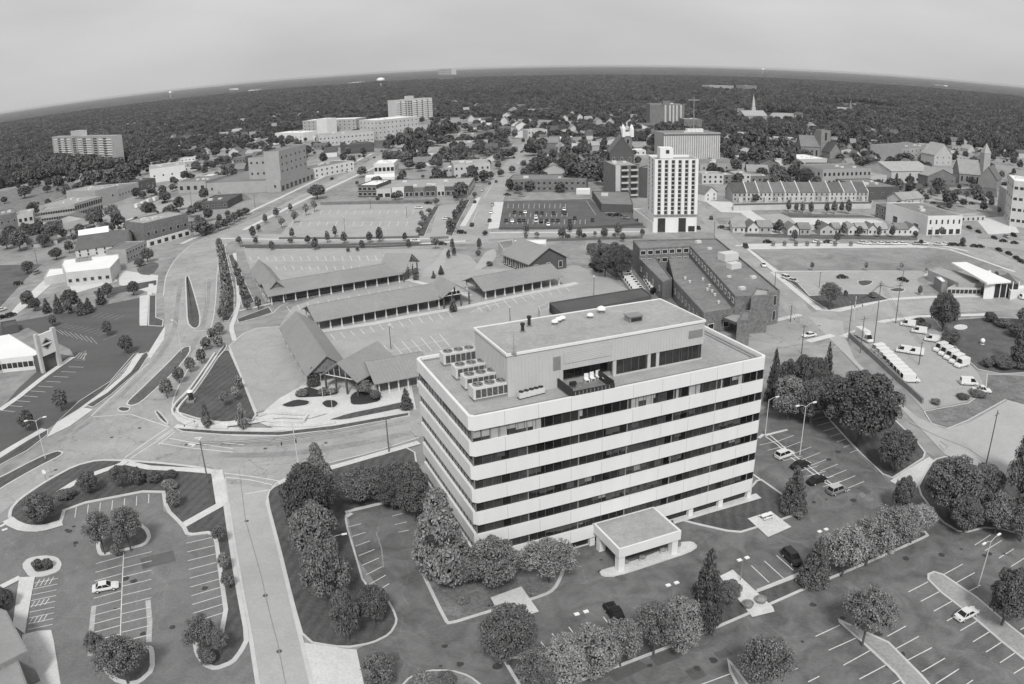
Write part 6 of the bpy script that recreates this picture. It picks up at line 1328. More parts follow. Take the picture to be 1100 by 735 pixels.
block('flat_grey_hall', 'flat grey hall between court building and flats', (752, 185), (800, 184), 176, 30, 'beige', 'roof_mid', 1, 6)
house('small white gabled house in front of the flats', (757, 217), (770, 215), 12, 5, 8.5, 'v', 'shingle', 'white_b', nw=2)
# terraced houses with firewall parapets
xs = [787, 802, 815, 829, 843, 858, 874, 891, 906, 919, 932]
for i in range(10):
    a, b_ = (xs[i], 217 - .15 * i), (xs[i + 1] - .4, 217 - .15 * (i + 1)); A, B = g(*a), g(*b_)
    t = thing('terraced_house', '%s house from the white gabled house in the terrace with steep dark roofs' % ORD[i], 'terraced house', A, world=True, group='terraced houses')
    gable(t, A, B, 14, 5.4, 10.6, 'u', 'shingle', 'cream' if i % 3 else 'beige', over=.25)
    wins(t, A, B, 3, [1.7, 4.2], 1.0, 1.2)
    d = (B - A).normalized(); v = Vector((-d.y, d.x, 0)); b = MB()
    q = B - d * .25; b.add([(q.x - v.x * .5, q.y - v.y * .5, 6.0), (q.x + v.x * 7, q.y + v.y * 7, 11.8), (q.x + v.x * 14.5, q.y + v.y * 14.5, 6.0), (q.x + v.x * 14.5, q.y + v.y * 14.5, 0), (q.x - v.x * .5, q.y - v.y * .5, 0)], [(0, 1, 2, 3, 4)])
    q = B + d * .25; b.add([(q.x - v.x * .5, q.y - v.y * .5, 6.0), (q.x + v.x * 7, q.y + v.y * 7, 11.8), (q.x + v.x * 14.5, q.y + v.y * 14.5, 6.0), (q.x + v.x * 14.5, q.y + v.y * 14.5, 0), (q.x - v.x * .5, q.y - v.y * .5, 0)], [(4, 3, 2, 1, 0)])
    o = len(b.v) - 10; b.f += [(o, o + 5, o + 6, o + 1), (o + 1, o + 6, o + 7, o + 2), (o + 4, o + 9, o + 5, o)]; b.m += [0, 0, 0]
    b.build('party_wall', 'white_b', t)
    p = A + d * (B - A).length * .5 - v * 1.2; b = MB(); b.box((p.x, p.y, 1.4), (2.4, 2.2, 2.8), math.atan2(d.y, d.x)); b.build('porch', 'cream', t)
t, P = roofbox('terrace_garages', 'long low garage block with a dark roof in front of the terrace', [(788, 221), (936, 219), (938, 216), (787, 218)], 3, 'cream', 'roof_dark', cat='garages')
# small gabled houses
smx = [(787, 800), (803, 815), (815, 829), (846, 858), (859, 870), (881, 896), (896, 903), (911, 921), (921, 931), (932, 942), (942, 953), (953, 963), (963, 975), (975, 986)]
for i, (x0, x1) in enumerate(smx):
    yb = 250 if i < 3 else 252.5
    house('%s house from the avenue in the row of small pale gabled houses' % ORD[i], (x0, yb), (x1, yb), 8, 3.2 if i > 2 else 2.9, 5.3, 'v' if i % 2 else 'u', 'shingle' if i % 4 == 1 else 'shingle_l', 'siding', group='small gabled houses', nw=2)
block('long_brick_block', 'long brick block with a white cornice behind the terraced houses', (883, 201), (935, 199), 182, 26, 'beige', 'roof_mid', 2, 11, ww=1.8, wh=2.2, style='dark', left=3)
block('pale_side_block', 'low pale block right of the long brick block', (935, 199), (952, 198), 189, 20, 'cream', 'roof_grey', 1, 2)
block('low_white_roof', 'low white roofed building left of the church tower', (858, 181), (888, 180), 171, 30, 'cream', 'roof_white', 1, 4, style='dark')
# stone church with square tower
t = thing('stone_church', 'stone church with a square tower and gabled transepts', 'church', g(860, 172), world=True)
A, B = g(860, 170), g(884, 171); gable(t, A, B, 22, 11, 20, 'u', 'shingle_l', 'stone'); wins(t, A, B, 5, [5], 1.6, 5.5, 'dark')
A, B = g(881, 171), g(891, 171); h = zat(A, 140); A2, B2 = away(A, B, 10); mass(t, [A, B, B2, A2], h, 'stone', 'roof_mid', 'tower', par=1.5); wins(t, A, B, 1, [h * .78], 2.2, 7, 'dark'); wins(t, A, B, 1, [h * .4], 1.6, 4, 'dark')
A, B = g(891, 173), g(903, 173); gable(t, A, B, 20, 8, 16, 'v', 'shingle', 'stone', pname='transept_roof')
def spire(label, a, b_, depth, eave, ridge, tw_px, top, wall, roof, sp='cream'):
    A, B = g(*a), g(*b_); t = thing('steepled_church', label, 'church', A, world=True); gable(t, A, B, depth, eave, ridge, 'u', roof, wall); wins(t, A, B, 4, [eave * .5], 1.2, 3, 'dark')
    c = g(*tw_px); hh = zat(c, top); b = MB(); b.box((c.x, c.y, hh * .25), (5.5, 5.5, hh * .5)); b.box((c.x, c.y, hh * .54), (4, 4, hh * .12))
    b.add([(c.x + 2.0 * x, c.y + 2.0 * y, hh * .6) for x, y in ((-1, -1), (1, -1), (1, 1), (-1, 1))] + [(c.x, c.y, hh)], [(0, 1, 4), (1, 2, 4), (2, 3, 4), (3, 0, 4)]); b.build('steeple', sp, t)
spire('distant church with a white pointed steeple among dark trees', (800, 131), (824, 131), 24, 9, 16, (809, 130), 101, 'beige', 'shingle_l')
spire('farther grey church with a thin spire deep in the trees', (899, 124), (914, 125), 18, 8, 15, (913, 125), 108, 'stone', 'shingle_l', 'stone')
t = thing('twin_turret_church', 'dark gabled church with a bright white turreted belfry', 'church', g(655, 178), world=True)
A, B = g(655, 180), g(681, 180); gable(t, A, B, 30, 12, 24, 'v', 'shingle', 'brick_dark'); wins(t, A, B, 3, [6], 1.4, 4, 'white')
A, B = g(670, 170), g(679, 170); h = zat(A, 146); A2, B2 = away(A, B, 9); mass(t, [A, B, B2, A2], h, 'brick', 'roof_mid', 'tower'); A3, B3 = A, B
b = MB()
for q in (A, B, A2, B2): b.box((q.x, q.y, h + 2.5), (2.6, 2.6, 7)); b.add([(q.x + 1.3 * x, q.y + 1.3 * y, h + 6) for x, y in ((-1, -1), (1, -1), (1, 1), (-1, 1))] + [(q.x, q.y, h + 10)], [(0, 1, 4), (1, 2, 4), (2, 3, 4), (3, 0, 4)])
b.box(((A.x + B2.x) / 2, (A.y + B2.y) / 2, h + 1.2), (9.4, 9.4, 2.6)); b.build('belfry', 'white', t); wins(t, A, B, 1, [h * .75], 2.5, 4, 'white')
# right edge blocks
t = thing('school_hall', 'long hall with a broad pale gabled roof and buttressed wall', 'school', g(957, 197), world=True)
A, B = g(957, 197), g(1000, 196); gable(t, A, B, 32, 9, 14, 'u', 'shingle_l', 'cream'); wins(t, A, B, 7, [2.4], 2.0, 1.8, 'dark')
A, B = g(996, 199), g(1026, 199); gable(t, A, B, 24, 7, 12, 'v', 'shingle_l', 'brick', pname='wing_roof'); wins(t, A, B, 4, [3], 1.5, 2)
t = thing('turreted_church', 'church with clustered pale gables and a pointed turret beside dark trees', 'church', g(1030, 197), world=True)
A, B = g(1030, 197), g(1052, 199); gable(t, A, B, 26, 8, 18, 'u', 'shingle_l', 'stone'); wins(t, A, B, 4, [4], 1.4, 4, 'dark')
A, B = g(1050, 200), g(1070, 203); gable(t, A, B, 20, 7, 16, 'v', 'shingle', 'stone', pname='transept_roof')
c = g(1057, 186); b = MB(); b.box((c.x, c.y, 9), (7, 7, 18)); b.add([(c.x + 3.8 * x, c.y + 3.8 * y, 18) for x, y in ((-1, -1), (1, -1), (1, 1), (-1, 1))] + [(c.x, c.y, 27)], [(0, 1, 4), (1, 2, 4), (2, 3, 4), (3, 0, 4)]); b.build('turret', 'beige', t)
house('large pale gabled villa with twin fronts behind the school hall', (1003, 178), (1022, 178), 18, 10, 20, 'v', 'shingle_l', 'siding', nw=3, chim=True)
block('flat_school', 'flat roofed pale school block behind the long school hall', (968, 176), (1006, 172), 160, 34, 'beige', 'roof_mid', 3, 9, style='dark')
t, A, B, A2, B2, h = block('corner_shop_block', 'pale two storey block with a blank side wall and dark shop windows', (995, 253), (1032, 252), 232, 38, 'white_b', 'roof_mid', 0, 0, nu=3, cat='shop')
wins(t, A, B, 6, [h * .68], 1.1, 2.2, 'dark'); wins(t, A, B, 5, [1.7], 2.8, 2.6, 'dark', 'shop_window'); wins(t, A2, A, 2, [2.5], 4, 3.4)
block('roadside_row', 'low pale storage row behind the shop block', (1032, 238), (1058, 237), 233, 8, 'cream', 'roof_grey', 1, 5, style='dark')
t, A, B, A2, B2, h = block('edge_block', 'tall pale block cut by the right frame edge with white corner pier', (1084, 243), (1108, 246), 194, 30, 'cream', 'roof_white', 4, 4, ww=2.2, wh=1.6, left=3, style='dark')
block('edge_wing', 'lower brick wing beside the tall pale block at the frame edge', (1071, 224), (1086, 236), 199, 14, 'beige', 'roof_grey', 2, 2)
house('grey roofed cottage with broad eaves beyond the shop block', (968, 220), (992, 218), 12, 3.2, 6.5, 'u', 'shingle_l', 'cream', nw=3)
block('dark_flat_hall', 'dark flat hall behind the terrace end', (930, 215), (965, 214), 201, 34, 'brick_dark', 'roof_mid', 1, 3)
block('brick_corner_house', 'grey two storey brick house left of the blank side wall', (940, 233), (955, 238), 219, 20, 'brick', 'roof_mid', 2, 3)
# the station: low modern building under a big white roof slab
t = thing('transit_station', 'low modern station with a large tilted white roof slab and glazed front', 'station', g(1000, 314), world=True)
Q = [g(*p, 4.2) for p in [(997, 290), (1030, 304), (1054, 305), (1052, 300), (1012, 286)]]; mass(t, Q, 4.2, 'beige', 'roof_grey', 'wall')
Q2 = [g(*p, 4.4) for p in [(1004, 297), (1012, 303), (1018, 302), (1012, 296)]]; mass(t, Q2, 4.4, 'stone', 'roof_white', 'stone_bay')
Q4 = [g(*p, 3.0) for p in [(1018, 309), (1054, 309.5), (1054, 305), (1030, 304)]]; mass(t, Q4, 3.0, 'cream', 'roof_grey', 'front_wall'); wins(t, Q4[0], Q4[1], 8, [1.5], 1.5, 1.5, 'dark')
Q3 = [g(*p, 6.5) for p in [(1022, 283), (1038, 282.5), (1086, 303), (1060, 305)]]; b = MB(); b.prism(Q3, 6.2, 6.9, bottom=True); b.build('roof_slab', 'roof_white', t)
Q5 = [g(*p, 0) for p in [(1056, 321), (1066, 321), (1062, 306), (1056, 308)]]; b = MB(); b.prism(Q5, 0, 6.2); b.build('white_pier', 'white', t)
Q6 = [g(*p, 0) for p in [(1066, 320), (1092, 319), (1082, 308), (1062, 310)]]; b = MB(); b.prism(Q6, 0, 5.2); b.build('glazed_hall', 'glass', t)
for k in range(5): q = Q6[0] + (Q6[1] - Q6[0]) * k / 4 - Vector((0, .3, 0)); b = MB(); b.box((q.x, q.y, 3.1), (.35, .35, 6.2)); b.build('column', 'white', t)
roofbox('station_canopy', 'small white canopy beyond the glazed end of the station', [(1083, 309), (1100, 306), (1104, 309), (1086, 313)], 3.4, 'white_b', 'roof_white', cat='canopy')
# ------------------------------------------------------------------ far landmarks
def water_tower(label, px, yb, yt, wpx):
    p = g(px, yb); h = zat(p, yt); w_ = wpx * ppm(p) / 2; t = thing('water_tower', label, 'water tower', p)
    b = MB(); b.lathe([(w_ * .28, 0), (w_ * .14, h * .25), (w_ * .14, h * .6), (w_ * .5, h * .68)], 14); b.build('stem', 'steel_l', t)
    b = MB(); b.lathe([(w_ * .14, h * .60), (w_ * .75, h * .68), (w_, h * .80), (w_ * .86, h * .91), (w_ * .45, h * .985), (.001, h)], 20); b.build('tank', 'roof_white', t, smooth=True)
water_tower('white mushroom shaped water tower above the far woods', 409.5, 96, 83.5, 9.0)
water_tower('tiny white water tower on the left skyline', 183.5, 106, 98, 3.2)
water_tower('tiny white water tower on the right skyline', 819.5, 80, 73.5, 3.0)
block('skyline_block', 'wide pale hospital slab standing on the skyline', (471, 81.5), (485, 81.2), 74.5, 60, 'cream', 'roof_white', 3, 6, ww=18, wh=9)
block('far_campus', 'long pale campus building in the far woods right of centre', (763, 98.5), (788, 98.5), 92, 40, 'beige', 'roof_grey', 1, 8, ww=4, wh=3, style='dark')
block('far_slab', 'grey slab beside the pale campus building in the far woods', (801, 99), (813, 99), 92, 40, 'stone', 'roof_mid')
FH = [('far_shed', (955, 118), (965, 118), 'pale shed at the end of the far field'), ('far_shed', (1004, 93), (1014, 94), 'tiny white shed near the right skyline'), ('far_shed', (272, 99), (281, 98), 'small pale roof near the left skyline'), ('far_shed', (367, 93), (375, 92), 'leftmost of the bright roofs under the water tower'),
      ('far_shed', (377, 92), (383, 91), 'middle bright roof under the water tower'), ('far_shed', (384, 91), (392, 90), 'bright roof nearest the water tower'), ('far_shed', (396, 103), (402, 102), 'small white roof below the water tower'), ('far_shed', (379, 106), (384, 106), 'white speck of a roof left below the water tower'), ('far_shed', (246, 98), (252, 98), 'small pale roof left of the skyline roofs')]
for n_, a, b_, lab in FH: block(n_, lab, a, b_, a[1] - 2.5, 40, 'white_b', 'roof_white', cat='shed')
HS = [(134, 138, 14), (143, 141, 10), (150, 134, 12), (171, 140, 12), (111, 143, 6), (186, 134, 6), (196, 133, 5), (224, 134, 10), (183, 153, 5), (212, 150, 6), (235, 149, 10), (249, 146, 10), (258, 134, 4), (260, 150, 6), (268, 150, 6), (289, 130, 7), (296, 128, 4), (320, 127, 5), (340, 126, 8), (354, 127, 9), (292, 138, 5), (216, 168, 8), (204, 166, 6), (335, 133, 8),
      (419, 118, 5), (498, 122, 6), (509, 116, 7), (485, 113, 8), (503, 131, 7), (540, 128, 8), (546, 122, 9), (556, 119, 8), (568, 124, 7), (582, 121, 9), (590, 126, 6), (538, 134, 7), (549, 136, 8), (612, 127, 5), (620, 129, 6), (628, 133, 8), (640, 134, 7), (651, 137, 8), (654, 128, 6), (664, 124, 5), (678, 130, 6), (604, 130, 6), (580, 156, 8), (600, 164, 9), (592, 146, 8), (616, 158, 8), (636, 162, 8), (630, 150, 7), (612, 143, 8), (566, 135, 7), (520, 141, 7), (529, 150, 8),
      (750, 112, 6), (784, 115, 8), (792, 122, 7), (766, 105, 4), (820, 106, 8), (830, 112, 10), (841, 116, 10), (850, 111, 8), (817, 120, 7), (795, 150, 8), (790, 158, 9), (830, 168, 8), (846, 150, 8), (854, 128, 8), (868, 140, 9), (908, 162, 9), (917, 172, 9), (926, 168, 8), (936, 178, 9), (948, 165, 8), (868, 152, 8), (936, 146, 7), (956, 150, 8), (1022, 156, 8), (1032, 158, 8), (1042, 153, 7), (1040, 164, 8), (1066, 146, 8), (1080, 150, 8), (1090, 157, 9), (1094, 165, 9), (1060, 143, 6), (972, 184, 10), (910, 184, 8), (898, 186, 8), (984, 170, 9), (1074, 160, 8)]
HR = random.Random(5); FARH = []
for i, (x, y, w_) in enumerate(HS):
    p = g(x, y); wm = max(w_ * ppm(p), 7); hh = HR.choice((4, 5, 6.5)); q = Vector((p.x + wm, p.y + HR.uniform(-.25, .25) * wm, 0))
    t = thing('house', None, 'house', p, world=True, group='houses in the woods'); FARH.append((t, x, y, 'pale house'))
    gable(t, p, q, HR.uniform(9, 13), hh, hh + HR.uniform(3, 5), HR.choice('uv'), HR.choice(('shingle', 'shingle_l', 'shingle_l')), HR.choice(('siding', 'cream', 'beige')), over=.5)
    TREES.append((p.x + wm / 2, p.y, wm * 1.2))
# small buildings between the trees of the town's far side
def fill_town():
    rr = random.Random(21); bl = []
    bpy.context.view_layer.update()
    for o in bpy.data.objects:
        if o.type == 'MESH' and o.parent is not None and o.name.split('.')[0] in ('wall', 'roof', 'lower_wing', 'tower', 'rear_block'):
            q = [o.matrix_world @ Vector(c) for c in o.bound_box]; bl.append((min(a.x for a in q), max(a.x for a in q), min(a.y for a in q), max(a.y for a in q)))
    zones = [((165, 195), (330, 152), 26), ((330, 172), (375, 150), 5), ((575, 190), (655, 152), 14), ((660, 172), (712, 145), 6), ((780, 190), (870, 152), 14), ((870, 192), (955, 152), 18), ((960, 172), (1095, 160), 14), ((500, 150), (560, 130), 12), ((590, 148), (690, 134), 12), ((20, 262), (150, 240), 7), ((440, 190), (540, 150), 8)]
    k = 0
    for (x0, y0), (x1, y1), n in zones:
        for _ in range(n * 4):
            if n <= 0: break
            px, py = rr.uniform(x0, x1), rr.uniform(y1, y0)
            if px < 330 and abs(py - (262 - (px - 215) * .5)) < 0: continue
            p = g(px, py); w_ = rr.uniform(9, 22); dpt = rr.uniform(9, 16)
            if any(a - w_ < p.x < b + 4 and c - dpt < p.y < d + 5 for a, b, c, d in bl): continue
            if 245 < px < 460 and abs(py - (252 - (px - 245) * .52)) < 10: continue
            if abs(px - (497 + (240 - py) * .78)) < 14 and py > 140: continue
            bl.append((p.x, p.x + w_, p.y, p.y + dpt)); n -= 1; q = (p.x + w_, p.y + rr.uniform(-.2, .2) * w_, 0)
            if rr.random() < .6:
                t = thing('house', None, 'house', p, world=True, group='town houses between trees'); FARH.append((t, px, py, 'pitched roof house'))
                e = rr.choice((3.2, 5.2, 6)); gable(t, p, Vector(q), dpt * .8, e, e + rr.uniform(2.5, 4.5), rr.choice('uv'), rr.choice(('shingle', 'shingle_l')), rr.choice(('white_b', 'siding', 'cream', 'brick')))
            else:
                t = thing('shop_block', None, 'building', p, world=True, group='flat blocks between trees'); FARH.append((t, px, py, 'small flat roofed block'))
                A, B = Vector(p), Vector(q); A2, B2 = away(A, B, dpt); h = rr.choice((4, 4.5, 7)); mass(t, [A, B, B2, A2], h, rr.choice(('cream', 'beige', 'brick', 'white_b')), rr.choice(('roof_grey', 'roof_mid', 'roof_white'))); wins(t, A, B, 4, [h * .45], 1.4, 1.4, 'dark')
fill_town()

def ordinal(i):
    if i < 20: return ORD[i]
    tens = ('twenty', 'thirty', 'forty', 'fifty', 'sixty'); k = i + 1
    return tens[k // 10 - 2] + (('th' if False else '') if k % 10 else '').strip() + (' ' + ORD[k % 10 - 1] if k % 10 else 'eth')
LANDMARKS = {'long slab apartments': (93, 160), 'old warehouse tower': (293, 170), 'grey hospital wing': (355, 135), 'pale ten storey apartment tower': (445, 120), 'beige three storey block': (507, 183), 'belfry with white turrets': (674, 150), 'dark brick apartment tower': (716, 125), 'white finned slab building': (742, 155), 'white pointed steeple': (809, 118), 'thin spired grey church': (913, 116), 'square stone church tower': (886, 155), 'long gabled school hall': (980, 185), 'pointed church turret': (1057, 172), 'white mushroom water tower': (409, 92), 'pale campus in the woods': (776, 94), 'long low school block': (502, 150), 'low brick hall': (588, 200), 'white roofed bank pavilion': (413, 180), 'two storey arcade': (80, 228), 'dark spruce behind the school': (962, 195)}
def label_by_landmark():
    gr = {}
    for t, x, y, d in FARH:
        lm = min(LANDMARKS, key=lambda k: math.hypot(LANDMARKS[k][0] - x, (LANDMARKS[k][1] - y) * 2)); gr.setdefault((d, lm), []).append((math.hypot(LANDMARKS[lm][0] - x, (LANDMARKS[lm][1] - y) * 2), t))
    for (d, lm), v in gr.items():
        v.sort(key=lambda q: q[0])
        for i, (_, t) in enumerate(v): t['label'] = ('%s nearest to the %s' % (d, lm)) if i == 0 else '%s %s nearest to the %s' % (d, ordinal(i), lm)
label_by_landmark()
# ================================================================== vehicles
def loft(b, st, mi):
    """st: stations (x, [(y, z)...] half profile bottom to top), mirrored to a closed skin"""
    n = len(st[0][1]); o = len(b.v)
    for x, pr in st: b.v += [(x, -y, z) for y, z in pr] + [(x, y, z) for y, z in reversed(pr)]
    m = 2 * n; f = []
    for k in range(len(st) - 1):
        for i in range(m): f.append((o + k * m + i, o + (k + 1) * m + i, o + (k + 1) * m + (i + 1) % m, o + k * m + (i + 1) % m))
    f += [tuple(o + i for i in range(m)), tuple(o + (len(st) - 1) * m + i for i in reversed(range(m)))]
    f = [tuple(reversed(q)) for q in f]
    b.f += f; b.m += [mi] * len(f)
KINDS = {  # length, width, body stations (x, belt z), cabin (x0 bottom, x0 top, x1 top, x1 bottom, roof z)
 'sedan': (4.9, 1.84, [(-2.45, .62), (-2.3, .88), (-1.5, .95), (.9, .92), (2.1, .78), (2.45, .55)], (-1.75, -1.0, .35, 1.15, 1.45)),
 'suv': (4.7, 1.9, [(-2.35, .9), (-2.28, 1.05), (.9, 1.05), (2.1, .95), (2.35, .7)], (-2.25, -1.95, .5, 1.2, 1.75)),
 'van': (5.2, 2.0, [(-2.6, 1.0), (-2.55, 1.15), (1.6, 1.15), (2.4, 1.0), (2.6, .75)], (-2.55, -2.5, 1.1, 2.0, 2.15)),
 'mail': (5.4, 2.1, [(-2.7, 1.1), (-2.65, 1.3), (1.5, 1.3), (2.3, 1.1), (2.7, .85)], (-2.66, -2.66, 1.15, 1.6, 2.5)),
 'pickup': (5.5, 1.95, [(-2.75, .98), (-2.7, 1.05), (.9, 1.02), (2.4, .95), (2.75, .7)], (-.7, -.45, .6, 1.3, 1.8)),
 'box': (7.6, 2.4, [(-3.8, 1.0), (-3.75, 1.1), (2.2, 1.1), (3.4, 1.1), (3.8, .9)], (1.6, 1.6, 2.4, 3.1, 2.3)),
}
def veh_parts(kind, paint):
    L_, Wd, st, cb = KINDS[kind]; hw = Wd / 2; out = []
    b = MB(); loft(b, [(x, [(hw * .80, .28), (hw * .99, .42), (hw, z * .72), (hw * .93, z), (hw * .5, z + .02)]) if 0 < i < len(st) - 1 else (x, [(hw * .7, .34), (hw * .84, .44), (hw * .86, z * .72), (hw * .8, z), (hw * .4, z)]) for i, (x, z) in enumerate(st)], 0)
    x0, x1, x2, x3, zr = cb; zb = max(z for _, z in st) - .06
    if kind in ('mail', 'box'):       # a tall cargo body
        xe = x2 if kind == 'mail' else 1.5; z2 = zr if kind == 'mail' else 3.1
        b.box(((x0 if kind == 'mail' else -3.78) / 2 + xe / 2, 0, (zb + z2) / 2), (xe - (x0 if kind == 'mail' else -3.78), Wd * .98, z2 - zb))
    if kind == 'pickup': b.box((-1.75, 0, 1.05), (1.85, Wd * .74, .02), mi=1)
    out.append(('body', b, [paint, 'dark'], None))
    b = MB(); tw = hw * .74; bw_ = hw * .93
    gx0 = x0
    b.add([(gx0, -bw_, zb), (x3, -bw_, zb), (x3, bw_, zb), (gx0, bw_, zb), (x1, -tw, zr - .05), (x2, -tw, zr - .05), (x2, tw, zr - .05), (x1, tw, zr - .05)], [(0, 1, 5, 4), (1, 2, 6, 5), (2, 3, 7, 6), (3, 0, 4, 7), (4, 5, 6, 7)])
    out.append(('windows', b, ['carglass'], None))
    b = MB(); b.box(((x1 + x2) / 2, 0, zr), (x2 - x1 + .12, tw * 2 + .08, .07))
    for s in (-1, 1):
        for p, q in (((x0, bw_), (x1, tw)), ((x3, bw_), (x2, tw)), (((x0 + x3) / 2 - .1, bw_), ((x1 + x2) / 2 - .1, tw))): b.tube((p[0], s * p[1] * 1.005, zb), (q[0], s * q[1] * 1.01, zr), .045, n=5)
        if kind == 'van': b.add([(x0 * .99, s * (bw_ + .01), zb), (.2, s * (bw_ + .01), zb), (.1, s * (tw + .02), zr - .02), (x1, s * (tw + .02), zr - .02)], [(0, 1, 2, 3) if s < 0 else (3, 2, 1, 0)])
    out.append(('roof', b, [paint], None))
    wb = L_ * .30
    for sx in (-1, 1):
        for sy in (-1, 1):
            b = MB(); y = sy * (hw - .1); b.tube((sx * wb, y - .11, .33), (sx * wb, y + .11, .33), .33, n=12); b.tube((sx * wb, y + sy * .112, .33), (sx * wb, y + sy * .125, .33), .19, n=10, mi=1); out.append(('wheel', b, ['tyre', 'steel_l'], None))
    for sy in (-1, 1):
        b = MB(); b.box((st[-1][0] - .12, sy * hw * .62, .66), (.2, .34, .14)); out.append(('headlight', b, ['lamp'], None))
        b = MB(); b.box((st[0][0] + .06, sy * hw * .64, .74), (.12, .3, .14)); out.append(('tail_light', b, ['cardark'], None))
    return out
VEH = {}
NMV = {'sedan': 'parked_car', 'suv': 'parked_car', 'van': 'delivery_van', 'mail': 'mail_truck', 'pickup': 'pickup_truck', 'box': 'box_truck'}
CATV = {'sedan': 'car', 'suv': 'car', 'van': 'van', 'mail': 'mail truck', 'pickup': 'pickup truck', 'box': 'truck'}
def vehicle(a, b, kind, paint, label, group=None, small=False, z=.06):
    """a: photo point under the tail, b: under the nose"""
    A, B = g(*a), g(*b); m = (A + B) / 2; rz = math.atan2(B.y - A.y, B.x - A.x); key = (kind, paint, small); loc = (m.x, m.y, z)
    if small:
        if key not in VEH:
            bb = MB(); mats = []
            for nme, q, ms, _ in veh_parts(kind, paint):
                if nme in ('headlight', 'tail_light'): continue
                o = len(mats); bb_o = len(bb.v); bb.v += q.v; bb.f += [tuple(i + bb_o for i in f) for f in q.f]; bb.m += [x + o for x in q.m]; mats += ms
            VEH[key] = bb.build(NMV[kind], mats); ob = VEH[key]
        else:
            ob = VEH[key].copy(); COL.objects.link(ob)
        for k in ('label', 'category', 'group'):
            if k in ob: del ob[k]
        ob.location = loc; ob.rotation_euler = (0, 0, rz); tag(ob, label, CATV[kind], group); return ob
    if key in VEH:
        t = dup(VEH[key], loc, rz, label); 
        if 'group' in t: del t['group']
        if group: t['group'] = group
        return t
    t = thing(NMV[kind], label, CATV[kind], loc, rz, group)
    for nme, q, ms, _ in veh_parts(kind, paint): q.build(nme, ms, t, smooth=False, off=(0, 0, 0))
    VEH[key] = t; return t
vehicle((98.5, 636.5), (129.5, 630.5), 'sedan', 'carwhite', 'white saloon parked alone across the striped stalls of the branch lot')
vehicle((655, 655.5), (667, 672), 'pickup', 'cardark', 'dark pickup with open bed parked beside feathery trees')
vehicle((845, 597), (856, 608), 'suv', 'cardark', 'dark car half hidden behind the spruce at the stalls')
vehicle((833.5, 494.5), (851, 488), 'suv', 'carwhite', 'white estate car topmost of four in the office car park')
vehicle((851, 505.5), (868, 499), 'sedan', 'cardark', 'dark saloon between the white estate and the lawn spruce')
vehicle((868.5, 522), (886, 515), 'sedan', 'cardark', 'dark saloon right of the lawn spruce')
vehicle((889, 533), (909, 525.5), 'suv', 'cargrey', 'silver estate car at the lower end of the stall kerb')
vehicle((1027, 668), (1048, 657.5), 'sedan', 'carwhite', 'white saloon nosed to the gravel island in the lower car park')
vehicle((875, 361), (863, 363), 'sedan', 'carwhite', 'white car driving past the brick entrance tower')
vehicle((918.5, 359), (938, 371), 'box', 'carwhite', 'longest white box truck at the street end of the mail truck row')
for i in range(9):
    x, y = 945 + i * 4.05, 378 + i * 3.85
    vehicle((x - 8, y + 1.6), (x + 8, y - 1.6 + .4 * i), 'mail', 'carwhite', '%s white mail truck along the retaining wall from the box truck' % ORD[i], 'mail trucks along the wall', z=.05)
for i in range(5):
    x, y = 1009.5 + i * 5.8, 377 + i * 4.2
    vehicle((x + 7, y - 2), (x - 7, y + 2), 'mail', 'carwhite', '%s white van from the big tree in the row below it' % ORD[i], 'white vans below the big tree', z=.05)
for i, (x, y, lab) in enumerate(((975, 350.5, 'white van at the top of the mail lot by the verge shrubs'), (987, 358, 'white van second from the top of the mail lot'), (1001, 367, 'white van just above the row of five vans'), (971, 379, 'white van leftmost of the pair in the middle of the mail lot'), (983, 381, 'white van right one of the pair in the middle of the mail lot'))):
    vehicle((x + 7, y + 1.0), (x - 7, y - 1.0), 'van', 'carwhite', lab, 'white vans in the mail lot', z=.05)
vehicle((1031, 413), (1050, 414), 'van', 'carwhite', 'single white van with dark cab windows above the low hedge', z=.05)
vehicle((1048, 421), (1060, 422), 'pickup', 'carwhite', 'white pickup beside the single van at the lot end', z=.05)
for i in range(9):
    x, y = 670 + i * 2.15, 293.5 + i * 2.8
    vehicle((x - 4.5, y + .4), (x + 4.5, y - .4), 'van', 'carwhite', '%s white van from the back of the left row beside the dark tree clump' % ORD[i], 'left van row in the brick yard', True, .02)
for i in range(8):
    x, y = 692.5 + i * 2.0, 293 + i * 3.2
    vehicle((x - 4.5, y + .4), (x + 4.5, y - .4), 'van', 'carwhite' if i != 7 else 'cardark', ('%s white van from the back of the row beside the brick wall' % ORD[i]) if i < 7 else 'dark vehicle at the front end of the van row by the brick wall', 'right van row in the brick yard', True, .02)
def cars(items, dx, dy, fmtw, fmtd, group, L_=None):
    cnt = {}
    for it in sorted(items, key=lambda q: q[0]):
        kk = (it[2], it[3] if len(it) > 3 else 'sedan'); cnt[kk] = cnt.get(kk, 0) + 1
        tone = {'w': 'white', 'd': 'dark', 'g': 'grey'}[it[2]]; body = {'sedan': 'car', 'suv': 'estate car', 'van': 'van'}.get(kk[1], 'car')
        place = fmtw.split('car ', 1)[1]; lab = '%s %s %s from the left %s' % (tone, body, ordinal(cnt[kk] - 1), place)
        x, y, c = it[0], it[1], it[2]; k = it[3] if len(it) > 3 else 'sedan'; ddx, ddy = (it[4], it[5]) if len(it) > 5 else (dx, dy)
        vehicle((x - ddx, y - ddy), (x + ddx, y + ddy), k, {'w': 'carwhite', 'd': 'cardark', 'g': 'cargrey'}[c], lab, group, True, .03)
cars([(552.7, 229, 'd'), (559.3, 230, 'd'), (564.2, 229, 'w'), (576.5, 230, 'd'), (582.2, 230, 'd'), (594.5, 230, 'd'), (605, 229, 'd'), (607, 230, 'd'), (606, 226, 'g')], 0, -2.2, 'white car in the back row of the dark car park', 'dark car in the back row of the dark car park', 'cars in the back row of the dark car park')
